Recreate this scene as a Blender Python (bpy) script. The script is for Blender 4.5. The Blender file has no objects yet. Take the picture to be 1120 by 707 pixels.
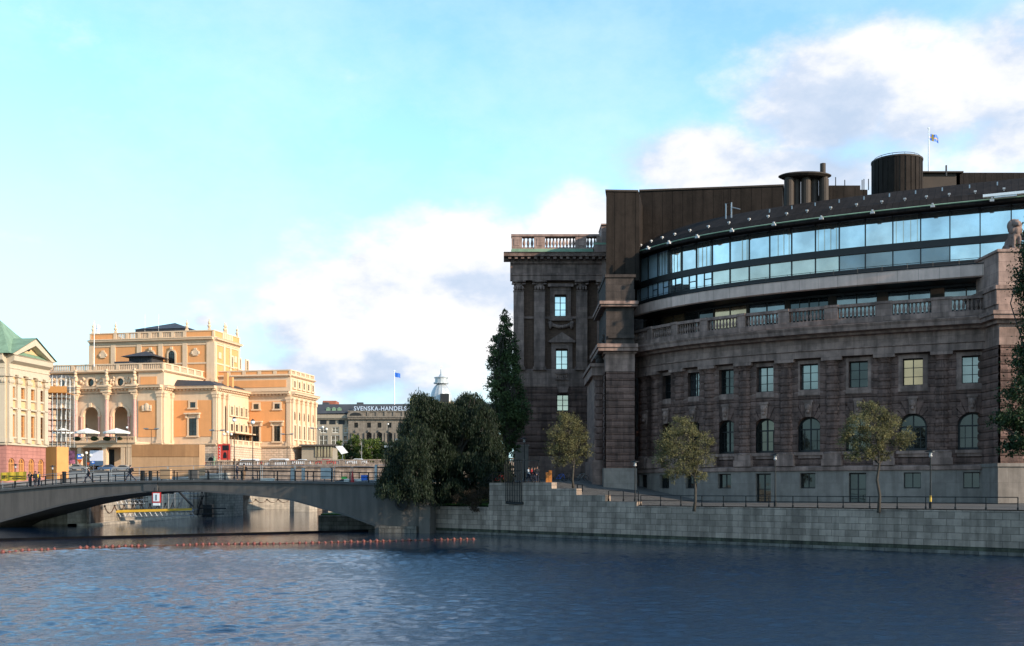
import bpy, math, random
from mathutils import Vector, Matrix
from math import sin, cos, pi, radians, sqrt, floor
random.seed(7)
sc = bpy.context.scene
COL = sc.collection
EYE, HZ, F = 5.2, 535.0, 1200.0
def px(x, Y): return (x-560)/F*Y
def pz(y, Y): return EYE+(HZ-y)/F*Y
def rnd(a, b): return random.uniform(a, b)

# ---------------------------------------------------------------- materials
MATS = {}
def srgb(r, g, b):
    f = lambda c: (c/255/12.92) if c/255 <= .04045 else ((c/255+.055)/1.055)**2.4
    return (f(r), f(g), f(b))
def newmat(name):
    m = bpy.data.materials.new(name); m.use_nodes = True
    nt = m.node_tree; b = nt.nodes['Principled BSDF']
    MATS[name] = m
    return m, nt, b
def mul(c, k): return (c[0]*k, c[1]*k, c[2]*k, 1)
def mat(name, col, rough=.8, var=.25, scale=1.5, bump=.0, bscale=20, metal=0., spec=.4, dirt=0.0):
    """plain procedural stuff: two octaves of noise vary the base colour, a finer one bumps"""
    m, nt, b = newmat(name); N = nt.nodes.new; L = nt.links.new
    tc = N('ShaderNodeTexCoord')
    n = N('ShaderNodeTexNoise'); n.inputs['Scale'].default_value = scale; n.inputs['Detail'].default_value = 5
    L(tc.outputs['Object'], n.inputs['Vector'])
    r = N('ShaderNodeValToRGB'); r.color_ramp.elements[0].position = .3; r.color_ramp.elements[1].position = .7
    r.color_ramp.elements[0].color = mul(col, 1-var); r.color_ramp.elements[1].color = mul(col, 1+var*.6)
    L(n.outputs['Fac'], r.inputs['Fac'])
    out = r.outputs['Color']
    if dirt:
        mp_ = N('ShaderNodeMapping'); mp_.inputs['Scale'].default_value = (1.2, 1.2, .12)
        L(tc.outputs['Object'], mp_.inputs['Vector'])
        n3 = N('ShaderNodeTexNoise'); n3.inputs['Scale'].default_value = 1.3; n3.inputs['Detail'].default_value = 6
        L(mp_.outputs['Vector'], n3.inputs['Vector'])
        r3 = N('ShaderNodeValToRGB'); r3.color_ramp.elements[0].position = .35; r3.color_ramp.elements[1].position = .62
        r3.color_ramp.elements[0].color = mul(col, 1-dirt); r3.color_ramp.elements[1].color = mul(col, 1)
        L(n3.outputs['Fac'], r3.inputs['Fac'])
        mx = N('ShaderNodeMix'); mx.data_type = 'RGBA'; mx.inputs[0].default_value = .5
        L(out, mx.inputs['A']); L(r3.outputs['Color'], mx.inputs['B']); out = mx.outputs['Result']
    L(out, b.inputs['Base Color'])
    b.inputs['Roughness'].default_value = rough; b.inputs['Metallic'].default_value = metal
    b.inputs['Specular IOR Level'].default_value = spec
    if bump:
        n2 = N('ShaderNodeTexNoise'); n2.inputs['Scale'].default_value = bscale; n2.inputs['Detail'].default_value = 4
        L(tc.outputs['Object'], n2.inputs['Vector'])
        bp = N('ShaderNodeBump'); bp.inputs['Strength'].default_value = bump; bp.inputs['Distance'].default_value = .05
        L(n2.outputs['Fac'], bp.inputs['Height']); L(bp.outputs['Normal'], b.inputs['Normal'])
    return m
def block(name, col, w, h, joint=.5, var=.22, rough=.85, jw=.02, bump=.5, offset=.5, dirt=.3, spec=.3, mottle=1.0):
    """masonry: brick texture on the UVs (metres), each stone its own tint, joints, streaks of dirt, rough face"""
    m, nt, b = newmat(name); N = nt.nodes.new; L = nt.links.new
    uv = N('ShaderNodeUVMap'); uv.uv_map = 'UVMap'
    br = N('ShaderNodeTexBrick')
    br.inputs['Scale'].default_value = 1; br.inputs['Brick Width'].default_value = w; br.inputs['Row Height'].default_value = h
    br.inputs['Mortar Size'].default_value = jw; br.inputs['Mortar Smooth'].default_value = .3; br.inputs['Bias'].default_value = 0
    br.offset = offset
    br.inputs['Color1'].default_value = mul(col, 1-var); br.inputs['Color2'].default_value = mul(col, 1+var)
    br.inputs['Mortar'].default_value = mul(col, joint)
    L(uv.outputs['UV'], br.inputs['Vector'])
    tc = N('ShaderNodeTexCoord')
    n = N('ShaderNodeTexNoise'); n.inputs['Scale'].default_value = mottle; n.inputs['Detail'].default_value = 8; n.inputs['Roughness'].default_value = .65
    L(tc.outputs['Object'], n.inputs['Vector'])
    r = N('ShaderNodeValToRGB'); r.color_ramp.elements[0].position = .3; r.color_ramp.elements[1].position = .7
    r.color_ramp.elements[0].color = (1-dirt,)*3+(1,); r.color_ramp.elements[1].color = (1.05,)*3+(1,)
    L(n.outputs['Fac'], r.inputs['Fac'])
    mp_ = N('ShaderNodeMapping'); mp_.inputs['Scale'].default_value = (.9, .9, .1)
    L(tc.outputs['Object'], mp_.inputs['Vector'])
    n3 = N('ShaderNodeTexNoise'); n3.inputs['Scale'].default_value = 1.7; n3.inputs['Detail'].default_value = 5
    L(mp_.outputs['Vector'], n3.inputs['Vector'])
    r3 = N('ShaderNodeValToRGB'); r3.color_ramp.elements[0].position = .38; r3.color_ramp.elements[1].position = .58
    r3.color_ramp.elements[0].color = (1-dirt*.9,)*3+(1,); r3.color_ramp.elements[1].color = (1,)*3+(1,)
    L(n3.outputs['Fac'], r3.inputs['Fac'])
    m1 = N('ShaderNodeMix'); m1.data_type = 'RGBA'; m1.blend_type = 'MULTIPLY'; m1.inputs[0].default_value = 1
    L(br.outputs['Color'], m1.inputs['A']); L(r.outputs['Color'], m1.inputs['B'])
    m2 = N('ShaderNodeMix'); m2.data_type = 'RGBA'; m2.blend_type = 'MULTIPLY'; m2.inputs[0].default_value = 1
    L(m1.outputs['Result'], m2.inputs['A']); L(r3.outputs['Color'], m2.inputs['B'])
    L(m2.outputs['Result'], b.inputs['Base Color'])
    b.inputs['Roughness'].default_value = rough; b.inputs['Specular IOR Level'].default_value = spec
    n2 = N('ShaderNodeTexNoise'); n2.inputs['Scale'].default_value = 5; n2.inputs['Detail'].default_value = 6
    L(tc.outputs['Object'], n2.inputs['Vector'])
    ma = N('ShaderNodeMath'); ma.operation = 'MULTIPLY_ADD'; ma.inputs[1].default_value = -1.2
    L(br.outputs['Fac'], ma.inputs[0]); L(n2.outputs['Fac'], ma.inputs[2])
    bp = N('ShaderNodeBump'); bp.inputs['Strength'].default_value = bump; bp.inputs['Distance'].default_value = .06
    L(ma.outputs[0], bp.inputs['Height']); L(bp.outputs['Normal'], b.inputs['Normal'])
    return m
def glass(name, col, metal=.6, rough=.04, wave=.15):
    m, nt, b = newmat(name); N = nt.nodes.new; L = nt.links.new
    tc = N('ShaderNodeTexCoord'); n = N('ShaderNodeTexNoise'); n.inputs['Scale'].default_value = .6; n.inputs['Detail'].default_value = 1
    L(tc.outputs['Object'], n.inputs['Vector'])
    n2 = N('ShaderNodeTexNoise'); n2.inputs['Scale'].default_value = .35; n2.inputs['Detail'].default_value = 3
    L(tc.outputs['Object'], n2.inputs['Vector'])
    r = N('ShaderNodeValToRGB'); r.color_ramp.elements[0].position = .35; r.color_ramp.elements[1].position = .65
    r.color_ramp.elements[0].color = mul(col, .75); r.color_ramp.elements[1].color = mul(col, 1.1)
    L(n2.outputs['Fac'], r.inputs['Fac']); L(r.outputs['Color'], b.inputs['Base Color'])
    bp = N('ShaderNodeBump'); bp.inputs['Strength'].default_value = wave; bp.inputs['Distance'].default_value = .02
    L(n.outputs['Fac'], bp.inputs['Height']); L(bp.outputs['Normal'], b.inputs['Normal'])
    b.inputs['Metallic'].default_value = metal; b.inputs['Roughness'].default_value = rough
    b.inputs['Specular IOR Level'].default_value = .8
    return m
def leafmat(name, c1, c2, trans=.25):
    m, nt, b = newmat(name); N = nt.nodes.new; L = nt.links.new
    tc = N('ShaderNodeTexCoord'); n = N('ShaderNodeTexNoise'); n.inputs['Scale'].default_value = .8; n.inputs['Detail'].default_value = 4
    L(tc.outputs['Object'], n.inputs['Vector'])
    wn = N('ShaderNodeTexWhiteNoise'); gm = N('ShaderNodeNewGeometry')
    L(gm.outputs['Random Per Island'], wn.inputs['Vector'])
    ad = N('ShaderNodeMath'); ad.operation = 'MULTIPLY_ADD'; ad.inputs[1].default_value = .5
    L(wn.outputs['Value'], ad.inputs[0])
    sb = N('ShaderNodeMath'); sb.operation = 'SUBTRACT'; sb.inputs[1].default_value = .25
    L(n.outputs['Fac'], sb.inputs[0]); L(sb.outputs[0], ad.inputs[2])
    r = N('ShaderNodeValToRGB'); r.color_ramp.elements[0].position = .25; r.color_ramp.elements[1].position = .75
    r.color_ramp.elements[0].color = mul(c1, 1); r.color_ramp.elements[1].color = mul(c2, 1)
    L(ad.outputs[0], r.inputs['Fac']); L(r.outputs['Color'], b.inputs['Base Color'])
    b.inputs['Roughness'].default_value = .6; b.inputs['Specular IOR Level'].default_value = .25
    tr = N('ShaderNodeBsdfTranslucent'); L(r.outputs['Color'], tr.inputs['Color'])
    mx = N('ShaderNodeMixShader'); mx.inputs['Fac'].default_value = trans
    L(b.outputs[0], mx.inputs[1]); L(tr.outputs[0], mx.inputs[2])
    L(mx.outputs[0], nt.nodes['Material Output'].inputs['Surface'])
    return m

# ---------------------------------------------------------------- mesh builder
class MB:
    def __init__(s, M=None, map=None):
        s.v = []; s.f = []; s.uv = []; s.mi = []; s.cur = 0; s.M = M; s.map = map; s.sm = False; s.smf = []
    def T(s, p):
        if s.map: return Vector(s.map(p[0], p[1], p[2]))
        p = Vector(p)
        return s.M @ p if s.M else p
    def add(s, pts, faces, uvs=None):
        b = len(s.v); s.v += [s.T(p) for p in pts]
        for k, f in enumerate(faces):
            s.f.append([b+i for i in f]); s.uv.append(uvs[k] if uvs else None); s.mi.append(s.cur); s.smf.append(s.sm)
    def box(s, x0, x1, y0, y1, z0, z1):
        if x0 > x1: x0, x1 = x1, x0
        if y0 > y1: y0, y1 = y1, y0
        if z0 > z1: z0, z1 = z1, z0
        s.add([(x0,y0,z0),(x1,y0,z0),(x1,y1,z0),(x0,y1,z0),(x0,y0,z1),(x1,y0,z1),(x1,y1,z1),(x0,y1,z1)],
              [(0,3,2,1),(4,5,6,7),(0,1,5,4),(1,2,6,5),(2,3,7,6),(3,0,4,7)])
    def prism(s, poly, z0, z1):
        n = len(poly)
        s.add([(x,y,z0) for x,y in poly]+[(x,y,z1) for x,y in poly],
              [tuple(reversed(range(n))), tuple(range(n,2*n))]+[(i,(i+1)%n,n+(i+1)%n,n+i) for i in range(n)])
    def vprism(s, poly, d0, d1):
        """polygon in the local x-z plane, thickness along local y"""
        n = len(poly)
        s.add([(x,d0,z) for x,z in poly]+[(x,d1,z) for x,z in poly],
              [tuple(range(n)), tuple(reversed(range(n,2*n)))]+[(i,n+i,n+(i+1)%n,(i+1)%n) for i in range(n)])
    def tube(s, pts, r, n=6, cap=True):
        pts = [Vector(p) for p in pts]; rs = r if isinstance(r, (list, tuple)) else [r]*len(pts)
        P = []
        for i, p in enumerate(pts):
            t = (pts[min(i+1, len(pts)-1)]-pts[max(i-1, 0)])
            if t.length < 1e-9: t = Vector((0,0,1))
            t.normalize()
            a = Vector((1,0,0)) if abs(t.x) < .8 else Vector((0,1,0))
            u = t.cross(a).normalized(); w = t.cross(u)
            for k in range(n):
                an = 2*pi*k/n; P.append(p+(u*cos(an)+w*sin(an))*rs[i])
        fs = []
        for i in range(len(pts)-1):
            for k in range(n): fs.append((i*n+k, i*n+(k+1)%n, (i+1)*n+(k+1)%n, (i+1)*n+k))
        if cap: fs.append(tuple(reversed(range(n)))); fs.append(tuple(range((len(pts)-1)*n, len(pts)*n)))
        s.add(P, fs)
    def lathe(s, prof, c=(0,0,0), n=12, a0=0, a1=2*pi, sx=1, sy=1):
        full = abs(a1-a0-2*pi) < 1e-6; m = n if full else n+1
        P = []
        for r, z in prof:
            for k in range(m):
                a = a0+(a1-a0)*k/n; P.append((c[0]+r*cos(a)*sx, c[1]+r*sin(a)*sy, c[2]+z))
        fs = []
        for i in range(len(prof)-1):
            for k in range(n):
                k2 = (k+1)%m
                fs.append((i*m+k, i*m+k2, (i+1)*m+k2, (i+1)*m+k))
        if full:
            if prof[0][0] > 1e-4: fs.append(tuple(reversed(range(m))))
            if prof[-1][0] > 1e-4: fs.append(tuple(range((len(prof)-1)*m, len(prof)*m)))
        s.add(P, fs)
    def sphere(s, c, r, n=10, m=7, sx=1, sy=1, sz=1):
        s.lathe([(max(1e-5, r*sin(pi*i/m)), -r*cos(pi*i/m)*sz) for i in range(m+1)], c, n, sx=sx, sy=sy)
    def sweep(s, ss, prof, closed=True, endcap=True):
        """profile (d,z) swept along s values through the map"""
        n = len(prof); P = []; 
        for q in ss:
            for d, z in prof: P.append((q, d, z))
        acc = [0]
        for i in range(n): 
            a, b = prof[i], prof[(i+1)%n]; acc.append(acc[-1]+math.hypot(a[0]-b[0], a[1]-b[1]))
        fs = []; uv = []
        R = range(n) if closed else range(n-1)
        for i in range(len(ss)-1):
            for k in R:
                k2 = (k+1)%n
                fs.append((i*n+k, (i+1)*n+k, (i+1)*n+k2, i*n+k2))
                za, zb = prof[k][1], prof[k2][1]
                if abs(za-zb) < .02: za, zb = acc[k], acc[k+1]
                uv.append([(ss[i],za),(ss[i+1],za),(ss[i+1],zb),(ss[i],zb)])
        if closed and endcap:
            fs.append(tuple(range(n))); uv.append([(d,z) for d,z in prof])
            fs.append(tuple(reversed(range((len(ss)-1)*n, len(ss)*n)))); uv.append([(d,z) for d,z in reversed(prof)])
        s.add(P, fs, uv)
    def wall(s, s0, s1, z0, z1, ops=(), d=0, depth=.35, course=0, bulge=.1, step=2.0, gap=.05, groove=None, joff=0.):
        """wall sheet with real openings; ops: (a,b,za,zb,arched). course>0 gives cushioned courses"""
        cuts = {s0, s1}
        n = max(1, int((s1-s0)/step))
        for i in range(n): cuts.add(s0+(s1-s0)*i/n)
        for (a, b, za, zb, ar) in ops:
            cuts.add(a); cuts.add(b)
            if ar:
                for k in range(1, 12): cuts.add((a+b)/2-(b-a)/2*cos(pi*k/12))
        cuts = sorted(c for c in cuts if s0-1e-6 <= c <= s1+1e-6)
        cc = [cuts[0]]
        for c in cuts[1:]:
            if c-cc[-1] > 1e-4: cc.append(c)
        cuts = cc
        def top(o, q):
            a, b, za, zb, ar = o
            if not ar: return zb
            R = (b-a)/2; x = abs(q-(a+b)/2); h = ar if isinstance(ar, float) else R
            return zb-h+h*sqrt(max(0, 1-(x/R)**2))
        if course:
            zs = []; k0 = floor((z0-joff)/course)
            k = k0
            while joff+k*course < z1:
                b = joff+k*course
                for z, dd in ((b, 0), (b+gap, bulge*.7), (b+course*.3, bulge), (b+course*.7, bulge), (b+course-gap, bulge*.7)):
                    if z0 < z < z1: zs.append((z, dd))
                k += 1
            def off(z):
                t = (z-joff)/course; t -= floor(t); t *= course
                P = ((0,0),(gap,bulge*.7),(course*.3,bulge),(course*.7,bulge),(course-gap,bulge*.7),(course,0))
                for (a,va),(b,vb) in zip(P, P[1:]):
                    if t <= b: return va+(vb-va)*(t-a)/(b-a)
                return 0
        for qa, qb in zip(cuts, cuts[1:]):
            qm = (qa+qb)/2; cov = sorted([o for o in ops if o[0]-1e-6 <= qa and qb <= o[1]+1e-6], key=lambda o: o[2])
            seg = []; la = lb = z0
            for o in cov:
                if o[2] > max(la, lb)+1e-4: seg.append((la, lb, o[2], o[2]))
                la, lb = top(o, qa), top(o, qb)
            if z1 > min(la, lb)+1e-4: seg.append((la, lb, z1, z1))
            for (a0, b0, a1, b1) in seg:
                if course:
                    lv = [z for z, _ in zs if max(a0, b0)+.01 < z < min(a1, b1)-.01]
                    A = [a0]+lv+[a1]; B = [b0]+lv+[b1]
                    for i in range(len(A)-1):
                        s.add([(qa,d+off(A[i]),A[i]),(qb,d+off(B[i]),B[i]),(qb,d+off(B[i+1]),B[i+1]),(qa,d+off(A[i+1]),A[i+1])],
                              [(0,1,2,3)], [[(qa,A[i]),(qb,B[i]),(qb,B[i+1]),(qa,A[i+1])]])
                else:
                    s.add([(qa,d,a0),(qb,d,b0),(qb,d,b1),(qa,d,a1)], [(0,1,2,3)], [[(qa,a0),(qb,b0),(qb,b1),(qa,a1)]])
            for o in cov:
                za, zb_ = top(o, qa), top(o, qb)
                s.add([(qa,d+bulge*(course>0),za),(qb,d+bulge*(course>0),zb_),(qb,d-depth,zb_),(qa,d-depth,za)], [(0,1,2,3)], [[(qa,0),(qb,0),(qb,depth),(qa,depth)]])
                s.add([(qa,d,o[2]),(qb,d,o[2]),(qb,d-depth,o[2]),(qa,d-depth,o[2])], [(3,2,1,0)], [[(qa,0),(qb,0),(qb,depth),(qa,depth)]])
        for o in ops:
            for q in (o[0], o[1]):
                zt = top(o, q)
                if zt-o[2] > .01:
                    s.add([(q,d+bulge*(course>0),o[2]),(q,d-depth,o[2]),(q,d-depth,zt),(q,d+bulge*(course>0),zt)], [(0,1,2,3)], [[(0,o[2]),(depth,o[2]),(depth,zt),(0,zt)]])
    def build(s, name, mats, parent=None, smooth=False):
        me = bpy.data.meshes.new(name)
        v = s.v
        org = Vector((0,0,0))
        if parent is not None:
            org = Vector(parent.get('_o', (0,0,0)))
        me.from_pydata([p-org for p in v], [], s.f)
        if not isinstance(mats, (list, tuple)): mats = [mats]
        for m in mats: me.materials.append(MATS[m] if isinstance(m, str) else m)
        uvl = me.uv_layers.new(name='UVMap')
        for p, uvs, mi, sm in zip(me.polygons, s.uv, s.mi, s.smf):
            p.material_index = mi
            p.use_smooth = smooth or sm
            if uvs:
                for li, u in zip(p.loop_indices, uvs): uvl.data[li].uv = u
            else:
                n = p.normal
                for li in p.loop_indices:
                    c = v[me.loops[li].vertex_index]
                    if abs(n.z) > .75: uvl.data[li].uv = (c.x, c.y)
                    else:
                        t = Vector((-n.y, n.x)); l = max(t.length, 1e-6)
                        uvl.data[li].uv = ((c.x*t.x+c.y*t.y)/l, c.z)
        o = bpy.data.objects.new(name, me); COL.objects.link(o)
        if parent is not None:
            o.parent = parent; o['_o'] = tuple(org)
        return o

def thing(name, label, cat, loc=(0,0,0), group=None):
    o = bpy.data.objects.new(name, None); COL.objects.link(o)
    o.location = loc; o['_o'] = tuple(loc); o.empty_display_size = .5
    o['label'] = label; o['category'] = cat
    if group: o['group'] = group
    return o
def tag(o, label, cat, group=None, kind=None):
    o['label'] = label; o['category'] = cat
    if group: o['group'] = group
    if kind: o['kind'] = kind
    return o
def struct(o): o['kind'] = 'structure'; return o
def recenter(o):
    """top-level single-mesh thing: put its origin at the middle of its base"""
    me = o.data; xs = [v.co for v in me.vertices]
    c = Vector(((min(p.x for p in xs)+max(p.x for p in xs))/2, (min(p.y for p in xs)+max(p.y for p in xs))/2, min(p.z for p in xs)))
    me.transform(Matrix.Translation(-c)); o.location = c
    return o
def children_of(o, allobs): return allobs.get(o.name, [])
def copy_tree(o, parent=None):
    c = o.copy(); COL.objects.link(c)
    if parent is not None: c.parent = parent
    for ch in list(o.children): copy_tree(ch, c)
    return c
def copy_thing(o, loc, rz=0, label=None, sc_=None, group=None):
    c = copy_tree(o); c.location = loc; c.rotation_euler = (0,0,rz)
    if label: c['label'] = label
    if group: c['group'] = group
    if sc_: c.scale = (sc_,)*3 if not isinstance(sc_, tuple) else sc_
    return c
def frame(ox, oy, ux, uy):
    """local (s,d,z) -> world: s along (ux,uy), d to the outside = right-hand of u looking along (uy,-ux)"""
    l = math.hypot(ux, uy); ux /= l; uy /= l
    return lambda s, d, z: (ox+ux*s+uy*d, oy+uy*s-ux*d, z)
GR = (.135, .105, .095)      # brown-pink granite of the parliament
block('rustic_granite', (.182,.103,.080), 1.35, .78, joint=.55, var=.26, jw=.025, bump=.9, dirt=.45)
block('algae', (.075,.075,.05), 1.25, .56, joint=.5, var=.3, jw=.02, bump=.5, dirt=.6)
block('smooth_granite', (.31,.198,.158), 1.5, .75, joint=.6, var=.16, jw=.014, bump=.25, dirt=.48)
block('grey_plinth', (.225,.188,.160), 1.9, 1.45, joint=.6, var=.08, jw=.012, bump=.2, dirt=.25)
block('quay_granite', (.345,.262,.205), 1.25, .56, joint=.42, var=.20, jw=.022, bump=.6, dirt=.38, mottle=.7)
block('dark_granite', (.16,.145,.125), 1.1, .5, joint=.42, var=.2, jw=.03, bump=.7, dirt=.45)
block('pale_quay', (.42,.36,.29), 1.4, .55, joint=.6, var=.12, jw=.02, bump=.5, dirt=.3)
block('band_stone', (.62,.42,.34), 1.95, 3.0, joint=.45, var=.14, jw=.02, bump=.1, offset=0, dirt=.18, rough=.5)
block('dark_stone', (.065,.048,.040), 1.6, .8, joint=.6, var=.12, jw=.02, bump=.4, dirt=.5)
block('pink_stone', (.36,.235,.19), 1.5, .95, joint=.62, var=.12, jw=.02, bump=.35, dirt=.35)
block('brown_brick', (.135,.075,.05), .5, .16, joint=.8, var=.14, jw=.012, bump=.3, dirt=.22)
block('brown_cladding', (.027,.020,.016), 1.25, 60., joint=.5, var=.16, jw=.06, bump=.4, offset=0, dirt=.35, rough=.85, spec=.12)
block('dark_sheet', (.022,.017,.015), .65, 60., joint=.5, var=.12, jw=.035, bump=.5, offset=0, dirt=.3, rough=.85, spec=.12)
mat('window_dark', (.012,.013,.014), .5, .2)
mat('frame_dark', (.020,.019,.018), .5, .15, metal=.2)
mat('bronze', (.038,.025,.017), .7, .25, metal=.1, scale=.6)
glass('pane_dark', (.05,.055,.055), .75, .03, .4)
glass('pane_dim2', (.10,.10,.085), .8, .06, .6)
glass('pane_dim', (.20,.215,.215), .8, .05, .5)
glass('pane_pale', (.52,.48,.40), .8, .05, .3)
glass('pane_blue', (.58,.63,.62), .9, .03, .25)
glass('pane_warm', (.50,.32,.19), .8, .08, .5)  # on the parliament this tint stands in for reflected sunlit houses
mat('copper', (.20,.30,.20), .65, .35, .5, dirt=.3, spec=.2)
mat('asphalt', (.075,.075,.075), .9, .2, .8, .3, 30)
mat('paving', (.075,.068,.062), .9, .2, .6, .3, 12)
block('setts', (.10,.095,.09), .35, .2, joint=.55, var=.2, jw=.02, bump=.5)
mat('far_ground', (.20,.185,.16), .95, .2, .1)
mat('grass', (.045,.095,.02), .9, .35, 2.5, .5, 12)
mat('concrete', (.105,.090,.078), .8, .2, .45, .3, 14, dirt=.5)
mat('concrete_dark', (.075,.070,.066), .8, .2, .6, .3, 14)
mat('iron', (.012,.014,.016), .45, .2, metal=.6)
mat('galv', (.32,.33,.34), .4, .2, metal=.75)
mat('rope', (.10,.05,.03), .8)
mat('buoy_red', (.16,.042,.030), .5, .25, 4)
mat('weir_dark', (.006,.006,.007), 1., .3, 1, spec=.0)
mat('white_paint', (.78,.78,.76), .4, .06)
mat('lamp_grey', (.42,.41,.40), .6, .1)
mat('offwhite', (.70,.67,.60), .8, .08)
mat('red_paint', (.50,.03,.025), .45, .1)
mat('blue_paint', (.03,.14,.55), .45, .1)
mat('yellow_paint', (.55,.34,.035), .5, .12)
mat('orange_paint', (.42,.14,.02), .5, .1)
mat('green_paint', (.10,.50,.08), .5, .1)
mat('yellow_cloth', (.62,.40,.035), .8, .1)
mat('black', (.01,.01,.01), .6, .1)
mat('bark', (.055,.045,.035), .95, .35, 3, .5, 20)
mat('bark_pale', (.20,.17,.13), .95, .35, 3, .5, 20)
leafmat('willow_leaf', (.006,.013,.006), (.022,.034,.014))
leafmat('poplar_leaf', (.020,.036,.014), (.075,.105,.035))
leafmat('quay_leaf', (.060,.060,.028), (.20,.180,.075), .35)
leafmat('dark_leaf', (.010,.024,.008), (.034,.056,.018))
leafmat('park_leaf', (.028,.060,.012), (.13,.16,.030), .3)
leafmat('bush_leaf', (.022,.016,.010), (.075,.048,.026))
leafmat('ivy_leaf', (.008,.014,.006), (.022,.034,.012))
# opera / palace / bank
PLO = (.62,.285,.115)
mat('opera_orange', (.68,.305,.115), .9, .10, .5, .15, 10, dirt=.10)
mat('opera_stone', (.65,.46,.30), .85, .10, .7, .2, 12, dirt=.14)
block('opera_rustic', (.62,.45,.32), 1.4, .62, joint=.55, var=.08, jw=.05, bump=.9, dirt=.15)
mat('pane_washed_cream', (.34,.25,.16), .6, .15, .5)  # cream painted on panes for the washed-out look of the sunlit side
mat('pane_painted_pale', (.34,.42,.46), .3, .2, .8, spec=.6)  # pale colour painted in place of the sky reflection these panes lack
mat('opera_pink', (.60,.33,.26), .6, .15, 2)
mat('lead_roof', (.05,.048,.052), .6, .2, .7, metal=.2)
mat('roof_dark', (.035,.036,.040), .75, .25, .8)
mat('palace_stone', (.50,.41,.30), .85, .08, .7, .15, 10, dirt=.1)
mat('palace_yellow', (.60,.40,.21), .9, .08, .6, dirt=.1)
block('palace_red', (.42,.18,.145), 6., .62, joint=.65, var=.05, jw=.03, bump=.5, dirt=.15)
mat('plywood', (.58,.27,.085), .8, .14, .9, dirt=.15)
block('plywood_panels', (.43,.265,.145), 2.4, 30, joint=.6, var=.10, jw=.03, bump=.15, offset=0, dirt=.1)
block('plywood_dark', (.36,.19,.085), 2.6, 30, joint=.6, var=.22, jw=.03, bump=.15, offset=0, dirt=.1)
block('bank_stone', (.215,.18,.145), 1.3, .6, joint=.75, var=.10, jw=.02, bump=.3, dirt=.3)
mat('bank_render', (.28,.235,.18), .9, .1, .5, dirt=.2)
mat('slate', (.050,.052,.058), .6, .2, .4)
mat('tile_red', (.30,.10,.06), .9, .25, 1)
mat('dome_lead', (.42,.44,.45), .5, .2, .6, metal=.3, dirt=.3)
mat('gold', (.70,.42,.08), .35, .1, metal=.8)
mat('skin', (.45,.26,.18), .6, .05)
mat('hair_dark', (.03,.02,.015), .7)
mat('cloth_black', (.012,.012,.015), .9)
mat('cloth_navy', (.02,.025,.045), .9)
mat('cloth_tan', (.16,.10,.06), .9)
mat('cloth_grey', (.10,.10,.11), .9)
mat('cloth_red', (.35,.03,.03), .9)
mat('cloth_white', (.6,.6,.6), .9)
mat('car_white', (.75,.76,.78), .25, .03, spec=.6)
mat('car_red', (.45,.03,.03), .25, .05, spec=.6)
mat('car_blue', (.05,.09,.17), .25, .05, spec=.6)
mat('car_grey', (.22,.23,.24), .25, .05, spec=.6)
mat('tyre', (.015,.015,.015), .9)
mat('rim', (.4,.4,.42), .35, metal=.7)
glass('car_glass', (.05,.06,.07), .4, .05, .0)
mat('poster_pink', (.55,.16,.22), .7, .9, 1.2)
mat('poster_red', (.62,.05,.03), .6, .15, 1)
mat('poster_white', (.72,.72,.80), .6, .05)
# ---------------------------------------------------------------- camera, sun, sky
cd = bpy.data.cameras.new('camera'); cam = bpy.data.objects.new('camera', cd); COL.objects.link(cam); sc.camera = cam
cam.location = (0,0,EYE); cam.rotation_euler = (radians(90),0,0)
cd.sensor_width = 36; cd.lens = F/1120*36; cd.shift_y = (HZ-353.5)/1120; cd.clip_end = 6000; cd.clip_start = .5
SUN = Vector((.855,-.52,0)).normalized(); SEL = radians(21)
sv = Vector((SUN.x*cos(SEL), SUN.y*cos(SEL), sin(SEL)))
sl = bpy.data.lights.new('sun', 'SUN'); sl.energy = 4.4; sl.angle = radians(.55); sl.color = (1,.84,.66)
so = bpy.data.objects.new('sun', sl); COL.objects.link(so); so.rotation_euler = sv.to_track_quat('Z','Y').to_euler(); so.location = (60,-40,60)
sc.view_settings.view_transform = 'Standard'; sc.view_settings.look = 'None'; sc.view_settings.gamma = 1; sc.view_settings.exposure = .55
w = bpy.data.worlds.new('World'); sc.world = w; w.use_nodes = True
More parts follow.
